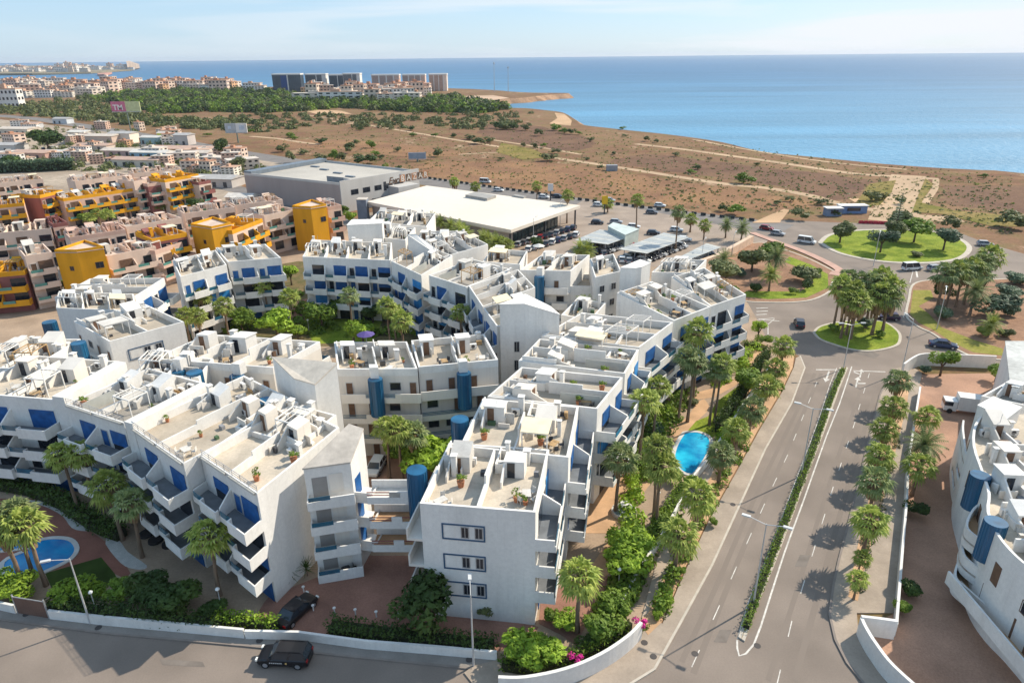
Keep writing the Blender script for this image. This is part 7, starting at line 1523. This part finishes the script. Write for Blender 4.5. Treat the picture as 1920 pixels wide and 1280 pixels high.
def projy(x, y, z):
    q = Vector((x, y, z-H)); return 640-1280*q.dot(cu)/q.dot(cf)
hi(540, 173, 141, 46, 'dark glass tower block with blue bands, leftmost of the far towers', TD, TD, 14, TBL)
hi(594, 170, 141, 34, 'dark tower block, second of the far towers', TD, TW)
hi(634, 170, 142, 26, 'dark tower block, third of the far towers', TD, TD)
hi(661, 170, 140, 28, 'dark tower block with a white roof frame, fourth of the far towers', TD, TW)
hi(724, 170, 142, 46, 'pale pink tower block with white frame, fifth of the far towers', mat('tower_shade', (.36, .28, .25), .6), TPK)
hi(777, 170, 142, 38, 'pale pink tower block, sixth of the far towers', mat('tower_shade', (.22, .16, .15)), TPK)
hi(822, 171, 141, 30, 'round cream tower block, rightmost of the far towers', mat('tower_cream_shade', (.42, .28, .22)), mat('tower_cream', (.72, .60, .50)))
for k in range(120):
    x = rf.choice([rf.uniform(-5, 160), rf.uniform(0, 250)]); y = rf.uniform(128.5, 136.0) if x < 160 else rf.uniform(127.5, 131.5)
    n = farb(x, y, rf.choice([1, 2, 2, 2, 5, 6]), rf.uniform(1.2, 2.6), 'white building of the town on the cape across the bay', 'buildings of the town on the cape', rf.uniform(-.3, .3), sz=rf.uniform(.9, 1.5) if 110 < x < 160 else rf.uniform(.5, 1.0))
b = MB(); q = P2(254, 128); b.prism([P2(240, 131), P2(262, 128), P2(262, 126), P2(244, 125.8)], 0, [42, 22, 20, 44]); b.build('rock', mat('cape_rock', (.42, .32, .24), .95, .2, .01), kind='structure')
# far left yards: low sheds
for k, (x, y, w_, d, h, c, lb) in enumerate([(30, 252, 26, 12, 4, (.6, .52, .42), 'long pale shed at the far left edge'), (115, 232, 14, 8, 4, (.55, .57, .58), 'white shed behind the huge dark tree'), (60, 240, 14, 6, 3.5, (.5, .5, .5), 'grey shed left of the huge dark tree'), (148, 262, 14, 9, 5, (.68, .60, .48), 'cream shed right of the huge dark tree'), (190, 270, 20, 10, 5, (.62, .47, .38), 'pink house under the pink and green billboard'), (228, 268, 16, 9, 6, (.72, .62, .52), 'cream gabled house under the billboard post'), (175, 282, 22, 8, 3, (.60, .50, .42), 'low cream wall house in the yards'), (285, 270, 14, 6, 4, (.36, .50, .50), 'pale green cabin beside the highway'), (306, 268, 6, 5, 6, (.62, .62, .10), 'bright yellow sign tower beside the highway'), (342, 272, 10, 8, 6, (.52, .46, .42), 'grey cabin beside the highway'), (345, 290, 40, 14, 3.5, (.58, .36, .20), 'long peach shed with an orange wall near the round tree'), (282, 296, 22, 8, 3, (.24, .40, .50), 'pale blue shed roof in the yards'), (370, 297, 14, 8, 3, (.70, .62, .60), 'white tent shed before the round tree'), (15, 285, 14, 10, 4, (.6, .55, .5), 'white shed at the left edge of the yards'), (60, 298, 22, 10, 3.5, (.52, .32, .26), 'reddish shed left in the yards'), (120, 296, 24, 8, 3, (.58, .44, .36), 'pink low shed in the middle of the yards'), (240, 292, 30, 8, 3, (.5, .36, .33), 'brown low shed in the yards'), (400, 350, 20, 10, 3.5, (.5, .46, .42), 'low grey roof between the orange complex and the warehouse'), (260, 312, 26, 8, 3.5, (.62, .56, .46), 'low cream roof behind the orange complex'), (450, 385, 10, 6, 3, (.5, .45, .4), 'grey hut by the warehouse side wall')]):
    p = P2(x, y); t = thing('shed', lb, 'shed', (p.x, p.y, 0)); a = -.2; f = Fr(p-Vector((w_/2, 0)), (math.cos(a), math.sin(a)), (-math.sin(a), math.cos(a))); b = MB(); b.box(f, 0, w_, 0, d, 0, h); b.build('wall', mat('shed_wall_%d' % k, c, .9, .1, .1), t)
    b = MB(); b.box(f, -.4, w_+.4, -.4, d*.5, h, (h+.1, h+1.2)); b.box(f, -.4, w_+.4, d*.5, d+.4, h, (h+1.2, h+.1)); b.build('roof', mat('shed_roof_%d' % (k % 4), [(.58, .5, .42), (.42, .40, .38), (.50, .34, .26), (.62, .58, .52)][k % 4], .85), t)
    b = MB()
    for j in range(max(1, int(w_/5))): b.box(f, 1+j*5, 2.6+j*5, -.08, 0, .2, min(2.3, h-.5))
    b.build('door', DARKM, t)
# ================================================================== HAZE
hz = MB(); hz.box(Fr((-7000, -300), (1, 0), (0, 1)), 0, 14000, 0, 14000, -8, 75)
HM = bpy.data.materials.new('haze'); HM.use_nodes = True; ht_ = HM.node_tree; ht_.nodes.clear(); ho = ht_.nodes.new('ShaderNodeOutputMaterial'); hv = ht_.nodes.new('ShaderNodeVolumePrincipled')
hv.inputs['Color'].default_value = (.80, .88, 1.0, 1); hv.inputs['Density'].default_value = 0.000045; hv.inputs['Anisotropy'].default_value = .2; ht_.links.new(hv.outputs[0], ho.inputs['Volume'])
if HAZE: hz.build('haze', HM, kind='stuff')
